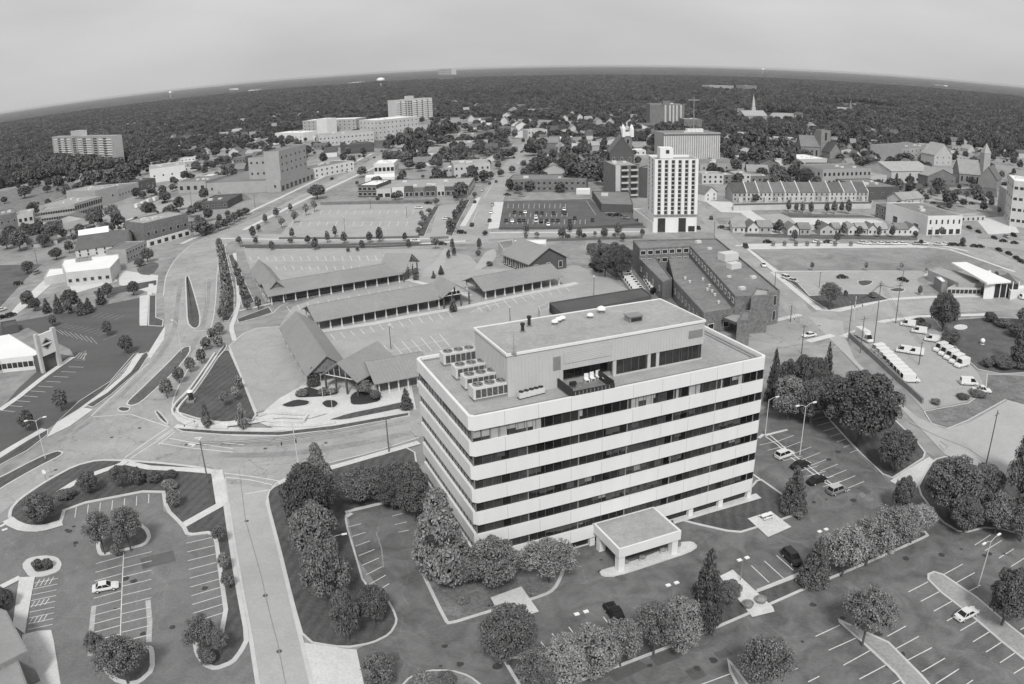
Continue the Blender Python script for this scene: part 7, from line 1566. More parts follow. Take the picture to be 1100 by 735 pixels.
cars([(543.7, 238, 'd'), (550.3, 238.5, 'w'), (557.6, 238, 'd'), (562.5, 238, 'd'), (575.6, 234.5, 'w', 'suv'), (576, 238.5, 'w', 'van'), (581.4, 239, 'd', 'suv'), (587.5, 238.5, 'd'), (593.7, 238, 'd'), (599.4, 238, 'd'), (612, 238.5, 'd'), (617.4, 235.5, 'd'), (636.5, 237.5, 'd'), (589, 242.2, 'w')], 0, -2.2, 'white car in the front row of the dark car park', 'dark car in the front row of the dark car park', 'cars in the front row of the dark car park')
cars([(656, 232, 'd'), (664, 232, 'd'), (672, 235, 'g'), (687, 238, 'd'), (690, 233, 'g'), (682, 229, 'd')], 3, .4, 'white car beside the drive in bank', 'dark car beside the drive in bank', 'cars beside the drive in bank')
cars([(507, 243, 'd', 'suv', 2, -3), (526, 238, 'd'), (527.5, 229, 'w'), (510, 218, 'd'), (526, 198, 'd', 'suv'), (518, 205, 'g'), (529, 221, 'g'), (524, 190, 'd'), (533, 196, 'd'), (552, 170, 'd'), (548, 178, 'g'), (560, 164, 'd'), (566, 160, 'd'), (557, 176, 'w')], 1.2, -2.5, 'white car on the main street', 'dark car on the main street', 'cars on the main street')
cars([(496, 251, 'd', 'suv'), (446, 260, 'w'), (474.5, 263, 'd'), (450, 224, 'w'), (460, 219, 'd'), (480, 236, 'w'), (545, 210, 'd'), (560, 211, 'g')], 3.6, .1, 'white car near the pale car park', 'dark car near the pale car park', 'cars round the pale car park')
cars([(356.7, 193, 'd', 'suv'), (372, 186, 'g'), (402, 170, 'd'), (410, 163, 'd'), (420, 158, 'w'), (432, 152, 'd'), (440, 149, 'g'), (300, 226, 'w'), (395, 172, 'g'), (428, 156, 'd'), (446, 150, 'd')], 3, -1.8, 'white car on the far boulevard', 'dark car on the far boulevard', 'cars on the far boulevard')
cars([(878, 261, 'w'), (890, 261, 'd'), (896, 261.5, 'g'), (926, 262, 'g'), (931, 262.5, 'w'), (939, 262.5, 'g'), (947, 262.7, 'w'), (954, 262.9, 'g'), (962, 263, 'w'), (970, 263, 'w'), (985, 263, 'g'), (993, 263, 'w'), (1008, 263.5, 'g'), (1016, 263.5, 'w'), (1022, 264, 'd'), (1026, 264, 'd'), (1033, 264.5, 'd'), (1047, 265.5, 'd'), (1053, 266, 'd'), (825, 261, 'd'), (1090, 262, 'd'), (1078, 260, 'd')], 4, .1, 'white car parked along the street beyond the common', 'dark car parked along the street beyond the common', 'cars parked beyond the common')
cars([(1073, 269.5, 'd'), (1083.6, 273.5, 'd'), (1092, 278.5, 'd'), (1041, 245.5, 'd'), (1051, 250, 'd'), (1068, 256.5, 'd'), (1089, 254, 'd', 'suv'), (1081, 255, 'g'), (1097, 282, 'd')], 3.6, 1.6, 'white car by the eastern street corner', 'dark car by the eastern street corner', 'cars by the eastern corner')
cars([(764, 235.5, 'd', 'suv', -.8, -2.6), (801, 225, 'd', 'suv', 3, 0), (776, 245.5, 'd'), (783, 247, 'g'), (741, 243, 'd', 'sedan', 2.5, 2), (750, 246, 'd', 'sedan', 2.5, 2), (801, 266, 'd', 'suv', 2, 2), (820, 286, 'w', 'sedan', 2, 3)], 3.4, .2, 'white car near the white tower avenue', 'dark car near the white tower avenue', 'cars round the white tower avenue')
cars([(995, 214, 'd'), (1028, 216, 'd'), (1044, 219.5, 'd'), (1003, 219, 'd'), (1010, 224, 'g'), (948, 182, 'g'), (953, 184, 'w'), (941, 179, 'd'), (930, 183, 'w'), (959, 180, 'd'), (966, 182, 'g')], 3.4, .2, 'white car in the car parks behind the shop block', 'dark car in the car parks behind the shop block', 'cars behind the shop block')
cars([(638, 288, 'd', 'suv', 3.5, 1), (642.5, 291.5, 'd', 'sedan', 3.5, 1), (177, 218.5, 'd', 'suv'), (170, 237, 'd', 'suv'), (3, 342, 'd', 'sedan', 3, -1), (12, 340, 'd', 'suv', 3, -1), (2, 334, 'w', 'sedan', 3, -1), (20, 306, 'd', 'suv', 4, -.5), (40, 294, 'g', 'suv', 3, -1)], 3.4, -.8, 'white car in a western yard', 'dark vehicle at the yards beside trees', 'cars in small yards')
for i, (x, y) in enumerate(((149, 223), (155, 220.5), (161, 218), (168, 215.5))): vehicle((x - 3.4, y + 1.2), (x + 3.4, y - 1.4), 'box', 'carwhite', '%s white trailer truck from the arcade in the gravel yard' % ORD[i], 'trailers in the gravel yard', True, .02)
vehicle((228, 208.5), (241, 208), 'box', 'cardark', 'dark box truck against the loading wall of the warehouse', None, True)
vehicle((1094, 322), (1108, 321), 'van', 'carwhite', 'white bus like van beyond the station canopy at the frame edge')
cars([(845, 300, 'w', 'suv', 3, 1), (852, 303, 'g', 'sedan', 3, 1), (905, 299, 'd', 'sedan', 4, 0), (1095, 313, 'd', 'sedan', 3, 0), (970, 302, 'd', 'sedan', 4, 1)], 3, .5, 'white car on the station forecourt', 'dark car on the station forecourt', 'cars on the station forecourt')
# ================================================================== lamps, poles, small street things
PROTO = {}
def lamp(kind, x, yb, yt, label, rz=0, group=None):
    p = g(x, yb); h = max(zat(p, yt), 3)
    key = kind
    if key in PROTO: return dup(PROTO[key], p, rz, label, group, (1, 1, h / 10) if kind != 'pole' else (1, 1, h / 10))
    t = thing({'double': 'car_park_lamp', 'cobra': 'street_lamp', 'twin': 'street_lamp', 'pole': 'utility_pole', 'signal': 'traffic_signal', 'post': 'lamp_post', 'flag': 'flagpole'}[kind], label, {'pole': 'utility pole', 'signal': 'traffic signal', 'flag': 'flagpole'}.get(kind, 'lamp'), p, rz, group); t.scale = (1, 1, h / 10)
    z0 = (0, 0, 0)
    if kind == 'double':
        b = MB(); b.tube((0, 0, 0), (0, 0, 9.8), .10, .07); b.build('pole', 'steel', t, off=z0)
        b = MB(); b.lathe([(.32, 0), (.32, .7), (.001, .72)], 10); b.build('base', 'conc', t, off=z0)
        b = MB(); b.box((0, 0, 9.75), (1.3, .08, .1)); b.build('arm', 'steel', t, off=z0)
        for s in (-1, 1): b = MB(); b.box((s * .75, 0, 9.85), (.75, .6, .32)); b.build('lamp_head', 'lamp', t, off=z0)
    elif kind in ('cobra', 'twin'):
        b = MB(); b.tube((0, 0, 0), (0, 0, 9.6), .12, .07); b.build('pole', 'steel_l', t, off=z0)
        for s in ((1,) if kind == 'cobra' else (1, -1)):
            b = MB(); b.tube((0, 0, 9.4), (s * 1.0, 0, 9.9), .05, .05, 6); b.tube((s * 1.0, 0, 9.9), (s * 2.0, 0, 10.0), .05, .04, 6); b.build('arm', 'steel_l', t, off=z0)
            b = MB(); b.box((s * 2.3, 0, 9.98), (.9, .36, .2)); b.build('lamp_head', 'lamp', t, off=z0)
    elif kind == 'pole':
        b = MB(); b.tube((0, 0, 0), (0, 0, 10), .17, .11); b.build('pole', 'wood', t, off=z0)
        b = MB(); b.box((0, 0, 9.3), (2.2, .12, .12)); b.build('crossarm', 'wood', t, off=z0)
        for s in (-.9, 0, .9): b = MB(); b.lathe([(.05, 9.36), (.07, 9.5), (.03, 9.62)], 6, (s, 0, 0)); b.build('insulator', 'steel_l', t, off=z0)
    elif kind == 'signal':
        b = MB(); b.tube((0, 0, 0), (0, 0, 10), .12, .09); b.build('pole', 'steel_l', t, off=z0)
        b = MB(); b.tube((0, 0, 6.2), (-3.2, 0, 6.6), .08, .05, 6); b.build('arm', 'steel', t, off=z0)
        for s in (-2.9, .2): b = MB(); b.box((s, 0, 6.0), (.26, .24, .7)); b.build('signal_head', 'dark', t, off=z0)
    elif kind == 'flag':
        b = MB(); b.tube((0, 0, 0), (0, 0, 10), .07, .04); b.build('pole', 'steel_l', t, off=z0)
        b = MB(); b.lathe([(.12, 10), (.12, 10.2), (.001, 10.25)], 8); b.build('finial', 'steel_l', t, off=z0)
    else:
        b = MB(); b.tube((0, 0, 0), (0, 0, 9), .10, .08); b.build('pole', 'dark', t, off=z0)
        b = MB(); b.lathe([(.12, 9), (.35, 9.3), (.3, 9.9), (.05, 10)], 8); b.build('lamp_head', 'steel_l', t, off=z0)
    PROTO[key] = t; return t
for x, yb, yt, lab, rz in ((624, 681, 658, 'double headed lamp over the stalls beside the feathery trees', .35), (720, 652, 627, 'double headed lamp left of the tall spruce', .35), (795, 625, 600, 'double headed lamp beside the paved walkway', .35), (880, 592, 569.5, 'double headed lamp above the pale feathery trees', .35)): lamp('double', x, yb, yt, lab, rz)
lamp('twin', 49, 493, 450, 'tall pale street lamp with two arms on the boulevard median', .5)
lamp('twin', 859, 489, 434, 'tall lamp with two arms on the stall kerb of the office car park', .3)
lamp('cobra', 822, 467, 428, 'single armed lamp at the upper end of the stall kerb', .3)
lamp('twin', 1050, 632, 579, 'tall lamp with two arms beside the round tree on the gravel island', .45)
lamp('cobra', 345, 556, 526, 'lamp head poking from the dark trees of the street lawn', .3); lamp('cobra', 361, 612, 576, 'lamp head above the round trees of the street lawn', .3)
lamp('post', 548, 346, 329, 'lamp post in the market car park behind the penthouse'); lamp('post', 420, 375, 348, 'lamp post in the middle of the combed market stalls'); lamp('post', 638, 318, 296, 'lamp post beside the dark carport roof')
lamp('cobra', 195, 379, 345, 'lamp on the boulevard median near the crossing', 2.6)
lamp('flag', 347, 428, 402, 'slim flagpole before the market entrance gable'); lamp('flag', 357, 440, 417, 'short flagpole in the round garden bed')
for x, yb, yt, lab, rz in ((911, 366, 322, 'utility pole at the street corner before the box truck', .4), (924, 379, 340, 'utility pole standing before the retaining wall', .4), (938, 374, 302, 'tallest utility pole beside the white mail trucks', .4), (962, 347, 304, 'utility pole on the verge above the mail lot', .2), (987, 392, 367, 'short pole between the mail trucks and vans', .4), (1059, 500, 441, 'leaning tall utility pole by the big dark trees', .6),
    (849, 346, 328, 'short utility pole at the brick building corner', .2), (861, 380, 349, 'utility pole above the grove behind the office', .2), (418, 486, 448, 'braced utility pole beside the road left of the office', .3), (224, 520, 474, 'utility pole at the street corner of the branch verge', .3), (843, 425, 400, 'pole rising from the grove behind the office', .3), (832, 312, 292, 'pole at the edge of the bus road', 0), (880, 309, 292, 'pole on the station forecourt edge', 0), (969, 305, 290, 'thin pole beside the bus road flower bed', 0)): lamp('pole', x, yb, yt, lab, rz)
lamp('signal', 321, 502, 455, 'traffic signal mast at the street corner beside the dark trees', .4); lamp('signal', 860, 348, 337, 'traffic signal on the brick building corner', .4); lamp('signal', 917, 345, 318, 'traffic signal at the forecourt corner across the road', 3.3); lamp('signal', 210, 462, 447, 'traffic signal at the tip of the memorial lawn', 1)
for i, (x, yb, yt) in enumerate(((371, 254, 232), (437, 234, 220), (398, 224, 212), (312, 256, 243))): lamp('post', x, yb, yt, 'thin lamp post standing in the pale car park', 0, 'lamp posts in the pale car park')
for i, (x, yb, yt) in enumerate(((25, 200, 190), (28, 198, 186), (40, 284, 268), (84, 250, 240), (148, 165, 145), (166, 170, 150), (206, 222, 206), (274, 223, 210), (282, 170, 150), (767, 258, 238), (898, 255, 244), (1000, 256, 244))): lamp('pole', x, yb, yt, 'distant thin utility pole beside a town street, %s from the left' % ORD[i], .4, 'distant utility poles')
t = thing('road_sign', 'round faced white sign on a post by the branch verge kerb', 'sign', g(50, 517)); h = zat(g(50, 517), 506)
b = MB(); b.tube((0, 0, 0), (0, 0, h), .06, n=6); b.build('post', 'steel', t, off=(0, 0, 0)); b = MB(); b.tube((0, -.09, h - .2), (0, -.05, h - .2), .55, n=14); b.build('sign_face', 'lamp', t, off=(0, 0, 0))
# plaza benches and planters
def bench(x, y, rz, label):
    t = thing('picnic_bench', label, 'bench', g(x, y, .2), rz)
    b = MB(); b.box((0, 0, .75), (2.4, .8, .08)); b.build('tabletop', 'lamp', t, off=(0, 0, 0))
    for s in (-1, 1):
        b = MB(); b.box((0, s * .75, .45), (2.4, .3, .07)); b.build('seat', 'lamp', t, off=(0, 0, 0)); b = MB(); b.box((s * .8, 0, .37), (.1, 1.5, .74)); b.build('leg', 'steel', t, off=(0, 0, 0))
bench(823, 556.5, ROT, 'pale picnic bench on the paved square in the office lawn')
for x, y, lab in ((803, 651, 'round stone planter nearer the tree on the paved walkway'), (817, 646, 'round stone planter farther right on the paved walkway')):
    t = thing('planter', lab, 'planter', g(x, y, .2)); b = MB(); b.lathe([(.8, 0), (1.0, .6), (.85, .6), (.8, .45)], 16); b.build('pot', 'stone', t, off=(0, 0, 0)); b = MB(); b.lathe([(.82, .5), (.5, .75), (.001, .85)], 12); b.build('planting', 'leaf', t, off=(0, 0, 0))
for i, x in enumerate((830.6, 842.7, 855, 867, 879, 897, 914)):
    t = thing('street_planter', 'small dark planter on the kerb beyond the common, %s from the left' % ORD[i], 'planter', g(x, 264.4), 0, 'dark planters beyond the common'); b = MB(); b.lathe([(.7, 0), (.9, 1.0), (.7, 1.0)], 10); b.build('tub', 'stone', t, off=(0, 0, 0)); b = MB(); b.lathe([(.7, .9), (1.1, 1.6), (.7, 2.3), (.001, 2.6)], 8); b.build('planting', 'leaf_d', t, off=(0, 0, 0))
def wallthing(name, label, pts, w, h, m, cat):
    o = strokes(name, [pts], w, m, 0, h=h, kind=None); tag(o, label, cat); return o
wallthing('retaining_wall', 'dark retaining wall below the row of white mail trucks', [(912, 362), (940, 387), (966, 411), (991, 434)], .5, 1.5, 'stone', 'wall')
wallthing('park_hedge', 'long clipped dark hedge at the top of the pale car park', [(345, 220), (400, 219), (470, 217)], 2.2, 1.6, 'leaf_d', 'hedge')
wallthing('park_hedge', 'low clipped hedge along the bottom of the pale car park', [(258, 265), (330, 265), (400, 263.5), (450, 262.5)], 1.2, 1.0, 'leaf_d', 'hedge')
wallthing('park_hedge', 'thin hedge at the lower kerb of the pale car park', [(300, 257), (380, 257), (450, 255.5)], 1.0, .9, 'leaf_d', 'hedge')
wallthing('park_hedge', 'low dark hedge along the street below the dark car park', [(576, 259), (620, 258), (690, 256)], 1.2, 1.0, 'leaf_d', 'hedge')
wallthing('park_hedge', 'short hedge beside the upper market gable', [(462, 257), (482, 256)], 1.2, 1.0, 'leaf_d', 'hedge')
wallthing('lot_wall', 'low dark wall at the lower edge of the dark car park', [(536, 246.5), (620, 246), (690, 242)], .6, 1.1, 'brick_dark', 'wall')
wallthing('frontage_hedge', 'dark hedge in front of the small gabled houses', [(800, 253.5), (870, 256), (985, 258)], 1.0, 1.0, 'leaf_d', 'hedge')
wallthing('terrace_wall', 'low dark wall below the clipped trees of the terrace', [(840, 230), (880, 232), (925, 233)], 1.0, 1.0, 'brick', 'wall')
t = thing('monument', 'dark draped monument with a pale top on the memorial lawn rim', 'monument', g(206, 432)); h = zat(g(206, 432), 419)
b = MB(); b.box((0, 0, .4), (2.2, 2.2, .8)); b.build('plinth', 'stone', t, off=(0, 0, 0)); b = MB(); b.lathe([(.8, .8), (.6, h * .4), (.7, h * .65), (.35, h * .8)], 10); b.build('figure', 'dark', t, off=(0, 0, 0)); b = MB(); b.lathe([(.4, h * .8), (.9, h * .86), (.6, h * .96), (.001, h)], 10); b.build('cap', 'lamp', t, off=(0, 0, 0))
t = thing('lawn_globe', 'white round globe standing on the sorting office lawn', 'ornament', g(1055, 370)); b = MB(); b.lathe([(.001, .3), (.6, .6), (.85, 1.2), (.6, 1.8), (.001, 2.05)], 14); b.build('globe', 'lamp', t, smooth=True, off=(0, 0, 0)); b = MB(); b.lathe([(.8, 0), (.7, .4)], 12); b.build('base', 'conc', t, off=(0, 0, 0))
sheet('paved_circle', [(1032 + 7.5 * math.cos(k * .52), 352 + 3 * math.sin(k * .52)) for k in range(12)], 'conc', .17)
for k, (x, y) in enumerate(((672, 607), (690, 602), (712, 594), (728, 588))):
    t = thing('portico_tub', 'low flower tub on the kerbed strip before the portico', 'planter', g(x, y, .15), 0, 'flower tubs before the portico'); b = MB(); b.lathe([(.5, 0), (.6, .5), (.5, .5)], 10); b.build('tub', 'conc', t, off=(0, 0, 0)); b = MB(); b.lathe([(.55, .45), (.6, .8), (.001, 1.0)], 8); b.build('planting', 'leaf_l', t, off=(0, 0, 0))

# overhead wires slung between the poles
def wires(label, a, ya, b, yb_):
    p, q = g(*a), g(*b); hp, hq = zat(p, ya) - .6, zat(q, yb_) - .6; d = (q - p); d.z = 0; n = Vector((-d.y, d.x, 0)).normalized()
    t = thing('power_line', label, 'power line', p, world=True)
    for o in (-.8, 0, .8):
        b_ = MB(); prev = None
        for k in range(11):
            u = k / 10; c = p + (q - p) * u + n * o; c = Vector((c.x, c.y, hp + (hq - hp) * u - 4 * u * (1 - u) * 1.2))
            if prev is not None: b_.tube(prev, c, .03, n=4, cap=False)
            prev = c
        b_.build('wire', 'dark', t)
wires('overhead wires from the tallest pole by the mail trucks to the short lot pole', (938, 374), 302, (987, 392), 367)
wires('overhead wires between the corner pole and the tallest pole by the mail trucks', (911, 366), 322, (938, 374), 302)
wires('overhead wires from the tallest pole to the verge pole above the mail lot', (938, 374), 302, (962, 347), 304)
wires('overhead wires across the street between brick building pole and grove pole', (849, 346), 328, (861, 380), 349)
wires('overhead wires across the road from the braced pole to the verge pole', (224, 520), 474, (418, 486), 448)
# repairs, stains and manholes on the paving
def marks():
    rr = random.Random(77); z = [.064]
    areas = [((430, 640), (540, 720), .071), ((620, 640), (800, 600), .071), ((830, 720), (1090, 620), .071), ((860, 540), (960, 480), .071), ((90, 690), (240, 600), .043), ((70, 590), (100, 560), .043), ((650, 725), (780, 700), .071), ((960, 600), (1080, 590), .071)]
    for kind, m_, n in (('pavement_patch', 'roof_mid', 6), ('pavement_patch', 'lot_dark', 11), ('oil_stain_pavement', 'tyre_stain', 46)):
        b = MB()
        for k in range(n):
            (x0, y0), (x1, y1), zz = rr.choice(areas); p = g(rr.uniform(x0, x1), rr.uniform(min(y0, y1), max(y0, y1))); zz += .0002 * k + (.012 if kind != 'pavement_patch' else 0 if m_ == 'roof_mid' else .006)
            if kind == 'pavement_patch':
                a = ROT + rr.choice((0, 0, 1.571, .12)); w_, h_ = rr.uniform(.5, 3.4), rr.uniform(.5, 2.0); c, s_ = math.cos(a), math.sin(a)
                b.add([(p.x + c * x - s_ * y, p.y + s_ * x + c * y, zz) for x, y in ((-w_, -h_), (w_, -h_ * rr.uniform(.8, 1.1)), (w_ * rr.uniform(.85, 1.1), h_), (-w_, h_))], [(0, 1, 2, 3)])
            else:
                r = rr.uniform(.25, .8); b.add([(p.x + r * rr.uniform(.7, 1.2) * math.cos(i * .785), p.y + r * rr.uniform(.7, 1.2) * math.sin(i * .785), zz) for i in range(8)], [tuple(range(8))])
        tag(b.build(kind, m_), kind='structure')
    b = MB()
    for k in range(16):
        x, y = ((150, 460), (200, 478), (285, 482), (350, 476), (265, 560), (285, 640), (300, 700), (120, 470), (60, 505), (160, 410), (205, 330), (190, 350), (960, 470), (1000, 500), (930, 410), (880, 350))[k]
        p = g(x, y); b.add([(p.x + .45 * math.cos(i * .524), p.y + .45 * math.sin(i * .524), .052) for i in range(12)], [tuple(range(12))])
    tag(b.build('manhole_pavement', 'roof_dark'), kind='structure')
M['tyre_stain'] = mat('oil_stain', .06, .3, 1.0)
marks()
# ================================================================== the woods: each tree one instance on a point, the canopy beyond as one rolling sheet
def B_edge(px):                 # photo height of the town's far edge
    e = CITY[:24]
    for (x0, y0), (x1, y1) in zip(e, e[1:]):
        if x0 <= px <= x1: return y0 + (y1 - y0) * (px - x0) / (x1 - x0)
    return 300
def forest():
    rng = np.random.default_rng(3); pts, sc = [], []
    cell = {}
    for x, y, w_ in TREES:
        for dx in (-1, 0, 1):
            for dy in (-1, 0, 1): cell.setdefault((int(x // 15) + dx, int(y // 15) + dy), []).append((x, y, w_))
    clear = [([(870, 112.5), (925, 111), (960, 115.5), (966, 120), (925, 118.5), (870, 116)]), ([(1004, 91), (1010, 87), (1062, 92), (1052, 96)]), ([(760, 99), (763, 96), (816, 96), (816, 101)]), ([(470, 88), (488, 88), (488, 84), (470, 84)]), ([(820, 131), (822, 121), (856, 121), (852, 131)])]
    def inside(p, poly):
        c = False; j = len(poly) - 1
        for i in range(len(poly)):
            xi, yi = poly[i]; xj, yj = poly[j]
            if (yi > p[1]) != (yj > p[1]) and p[0] < (xj - xi) * (p[1] - yi) / (yj - yi) + xi: c = not c
            j = i
        return c
    def try_add(x, y, dens, town=False):
        px, py = proj(x, y, 0)
        if px < -60 or px > 1160: return
        e = B_edge(px)
        if not town and py > e + rng.normal() * .6: return
        if town and py <= e: return
        suburb = not town and py > e - 24 and (165 < px < 330 or 470 < px < 700 or 745 < px < 1000)
        if suburb and rng.random() < .5: return
        for q in clear:
            if inside((px, py), q): return
        for (tx, ty, tw) in cell.get((int(x // 15), int(y // 15)), ()):
            if (tx - x)**2 + (ty - y)**2 < (tw * .75)**2 + 16: return
        w_ = rng.uniform(7, 13.5) * (1 if math.hypot(x, y) < 2000 else 1.25 if math.hypot(x, y) < 3400 else 1.9); pts.append((x, y, 0)); sc.append((w_, min(w_ * rng.uniform(.95, 1.45), rng.uniform(7, 11) if suburb or town else rng.uniform(11, 19))))
    # belts of trees near enough to trace one by one
    for x, y, w_, h in WOODS: pts.append((x, y, 0)); sc.append((w_, h))
    for r0, r1, step in ((480, 1100, 9.0), (1100, 2000, 10.5), (2000, 3400, 13.5), (3400, 5600, 19)):
        r = r0
        while r < r1:
            a0, a1 = -.72, .72; n = int(r * (a1 - a0) / step)
            for k in range(n):
                a = a0 + (a1 - a0) * (k + rng.random()) / n; rr_ = r + rng.uniform(-.5, .5) * step
                if rng.random() < .93: try_add(rr_ * math.sin(a), rr_ * math.cos(a), 1)
            r += step * .95
    # scattered garden and street trees inside the far side of town
    zones = [((430, 175), (540, 160), 16), ((500, 150), (700, 132), 150), ((570, 190), (655, 150), 60), ((700, 160), (770, 142), 26), ((775, 172), (880, 148), 70), ((880, 168), (1000, 152), 46), ((1000, 176), (1100, 166), 14), ((160, 186), (330, 150), 60), ((330, 150), (430, 128), 26), ((0, 206), (70, 190), 6), ((470, 172), (550, 150), 50), ((900, 180), (950, 165), 22), ((600, 146), (860, 136), 90), ((860, 158), (1060, 150), 60), ((440, 160), (500, 128), 40)]
    for (x0, y0), (x1, y1), n in zones:
        for _ in range(n):
            p = g(rng.uniform(x0, x1), rng.uniform(y1, y0)); try_add(p.x, p.y, 1, True)
    # smaller trees scattered between the buildings of the town itself
    bl = []
    bpy.context.view_layer.update()
    for o in bpy.data.objects:
        if o.type == 'MESH' and o.parent is not None and o.name.split('.')[0] in ('wall', 'roof', 'lower_wing', 'wing_roof', 'tower', 'rear_block', 'transept_roof', 'loading_wall'):
            q = [o.matrix_world @ Vector(c) for c in o.bound_box]; bl.append((min(a.x for a in q) - 3, max(a.x for a in q) + 3, min(a.y for a in q) - 3, max(a.y for a in q) + 3))
    road = [BLVD_W[:10] + BLVD_E[:10][::-1], [(484, 262), (508, 222), (545, 173), (570, 145), (582, 146), (562, 173), (538, 222), (524, 262)], [(300, 257), (310, 238), (345, 217), (505, 217), (484, 256)], [(536, 250), (541, 214), (650, 214), (700, 250)], [(740, 222), (756, 214), (830, 250), (780, 262)], [(785, 256), (790, 222), (940, 222), (990, 256)]]
    fill = [((20, 262), (230, 195), 120), ((150, 196), (330, 150), 190), ((330, 178), (480, 140), 110), ((470, 198), (548, 150), 90), ((560, 206), (660, 150), 90), ((660, 178), (760, 140), 60), ((760, 200), (860, 150), 110), ((860, 205), (1000, 150), 170), ((1000, 240), (1100, 165), 60), ((780, 245), (1000, 205), 60), ((380, 220), (520, 190), 40)]
    for (x0, y0), (x1, y1), n in fill:
        for _ in range(n):
            px, py = rng.uniform(x0, x1), rng.uniform(y1, y0); p = g(px, py)
            if py < B_edge(px) or any(inside((px, py), q) for q in road) or any(a < p.x < b and c < p.y < d for a, b, c, d in bl): continue
            w_ = rng.choice([3.5, 5, 6.5, 8.5]) * rng.uniform(.85, 1.2); pts.append((p.x, p.y, 0)); sc.append((w_, w_ * rng.uniform(.9, 1.2)))
    me = bpy.data.meshes.new('woods'); me.from_pydata(pts, [], [])
    n = len(pts); sc = np.array(sc)
    at = me.attributes.new('scl', 'FLOAT_VECTOR', 'POINT'); at.data.foreach_set('vector', np.stack([sc[:, 0], sc[:, 0], sc[:, 1]], 1).astype(np.float32).ravel())
    at = me.attributes.new('rot', 'FLOAT_VECTOR', 'POINT'); rot = np.zeros((n, 3), np.float32); rot[:, 2] = rng.random(n) * 6.283; at.data.foreach_set('vector', rot.ravel())
    at = me.attributes.new('pick', 'INT', 'POINT'); at.data.foreach_set('value', rng.integers(0, 4, n).astype(np.int32))
    ob = link('woods', me); tag(ob, 'dense dark woodland of round crowned trees beyond the town', 'woodland', kind='stuff')
    # the crowns it repeats: four real trees at the near edge of the wood
    srcs = []
    for i in range(4):
        p = g((150, 470, 690, 960)[i], (172, 126, 133, 149)[i]); cm = crown('round', 300, .092, 50 + i, 'leaf_far')
        t = thing('wood_edge_tree', 'round crowned tree standing at the near edge of the far woods', 'tree', (p.x, p.y, 0), 0, 'trees at the wood edge'); t.scale = (10, 10, 12)
        c = link('crown', cm, t); link('trunk', get_trunk('r', 0), t); srcs.append(c)
    ng = bpy.data.node_groups.new('woods', 'GeometryNodeTree'); ng.interface.new_socket('Geometry', in_out='INPUT', socket_type='NodeSocketGeometry'); ng.interface.new_socket('Geometry', in_out='OUTPUT', socket_type='NodeSocketGeometry')
    N = ng.nodes; L = ng.links; gi = N.new('NodeGroupInput'); go = N.new('NodeGroupOutput'); ip = N.new('GeometryNodeInstanceOnPoints'); jn = N.new('GeometryNodeJoinGeometry')
    for c in srcs:
        oi = N.new('GeometryNodeObjectInfo'); oi.transform_space = 'ORIGINAL'; oi.inputs['Object'].default_value = c; oi.inputs['As Instance'].default_value = True; L.new(oi.outputs['Geometry'], jn.inputs[0])
    def attr(nm, tp):
        a = N.new('GeometryNodeInputNamedAttribute'); a.data_type = tp; a.inputs['Name'].default_value = nm; return [o for o in a.outputs if o.enabled][0]
    L.new(gi.outputs[0], ip.inputs['Points']); L.new(jn.outputs[0], ip.inputs['Instance']); ip.inputs['Pick Instance'].default_value = True
    L.new(attr('pick', 'INT'), ip.inputs['Instance Index']); L.new(attr('scl', 'FLOAT_VECTOR'), ip.inputs['Scale'])
    e2r = N.new('FunctionNodeEulerToRotation'); L.new(attr('rot', 'FLOAT_VECTOR'), e2r.inputs[0]); L.new(e2r.outputs[0], ip.inputs['Rotation'])
    L.new(ip.outputs[0], go.inputs[0])
    md = ob.modifiers.new('trees', 'NODES'); md.node_group = ng
    print('woods', n)
    # rolling canopy from 3 km out
    na, vs, fs = 420, [], []; rad = []; r = 5400
    while r < 41000: rad.append(r); r *= 1.028
    for i, r in enumerate(rad):
        for k in range(na):
            a = -.80 + 1.6 * k / (na - 1); z = 8 + rng.uniform(-1, 1) * 4.5 + 2 * math.sin(r * .0021 + a * 9) * (1 if r < 12000 else .4)
            vs.append((r * math.sin(a), r * math.cos(a), z if i else 0))
    nr = len(rad)
    fs = [(i * na + k, i * na + k + 1, (i + 1) * na + k + 1, (i + 1) * na + k) for i in range(nr - 1) for k in range(na - 1)]
    me = bpy.data.meshes.new('distant_woods'); me.from_pydata(vs, [], fs); me.materials.append(M['canopy_far']); tag(link('distant_woods', me), 'distant woods running to the horizon', 'woodland', kind='stuff')
forest()
# ================================================================== the air
def haze():
    m = bpy.data.materials.new('haze'); m.use_nodes = True; nt = m.node_tree; nt.nodes.clear()
    o = nt.nodes.new('ShaderNodeOutputMaterial'); v = nt.nodes.new('ShaderNodeVolumePrincipled')
    v.inputs['Color'].default_value = (.92, .92, .92, 1); v.inputs['Density'].default_value = HAZE; v.inputs['Anisotropy'].default_value = .2
    nt.links.new(v.outputs[0], o.inputs['Volume'])
    top = max(H + 4, max((ob.matrix_world @ Vector(c)).z for ob in bpy.data.objects if ob.type == 'MESH' for c in ob.bound_box) + 4)
    b = MB(); r = 43500; b.box((0, 0, (top - 1.2) / 2), (2 * r, 2 * r, top + 1.2))
    M['haze'] = m; ob = b.build('haze', 'haze'); tag(ob, 'thin summer haze over the town and woods', 'haze', kind='stuff')
    print('haze top', top)
bpy.context.view_layer.update()
haze()
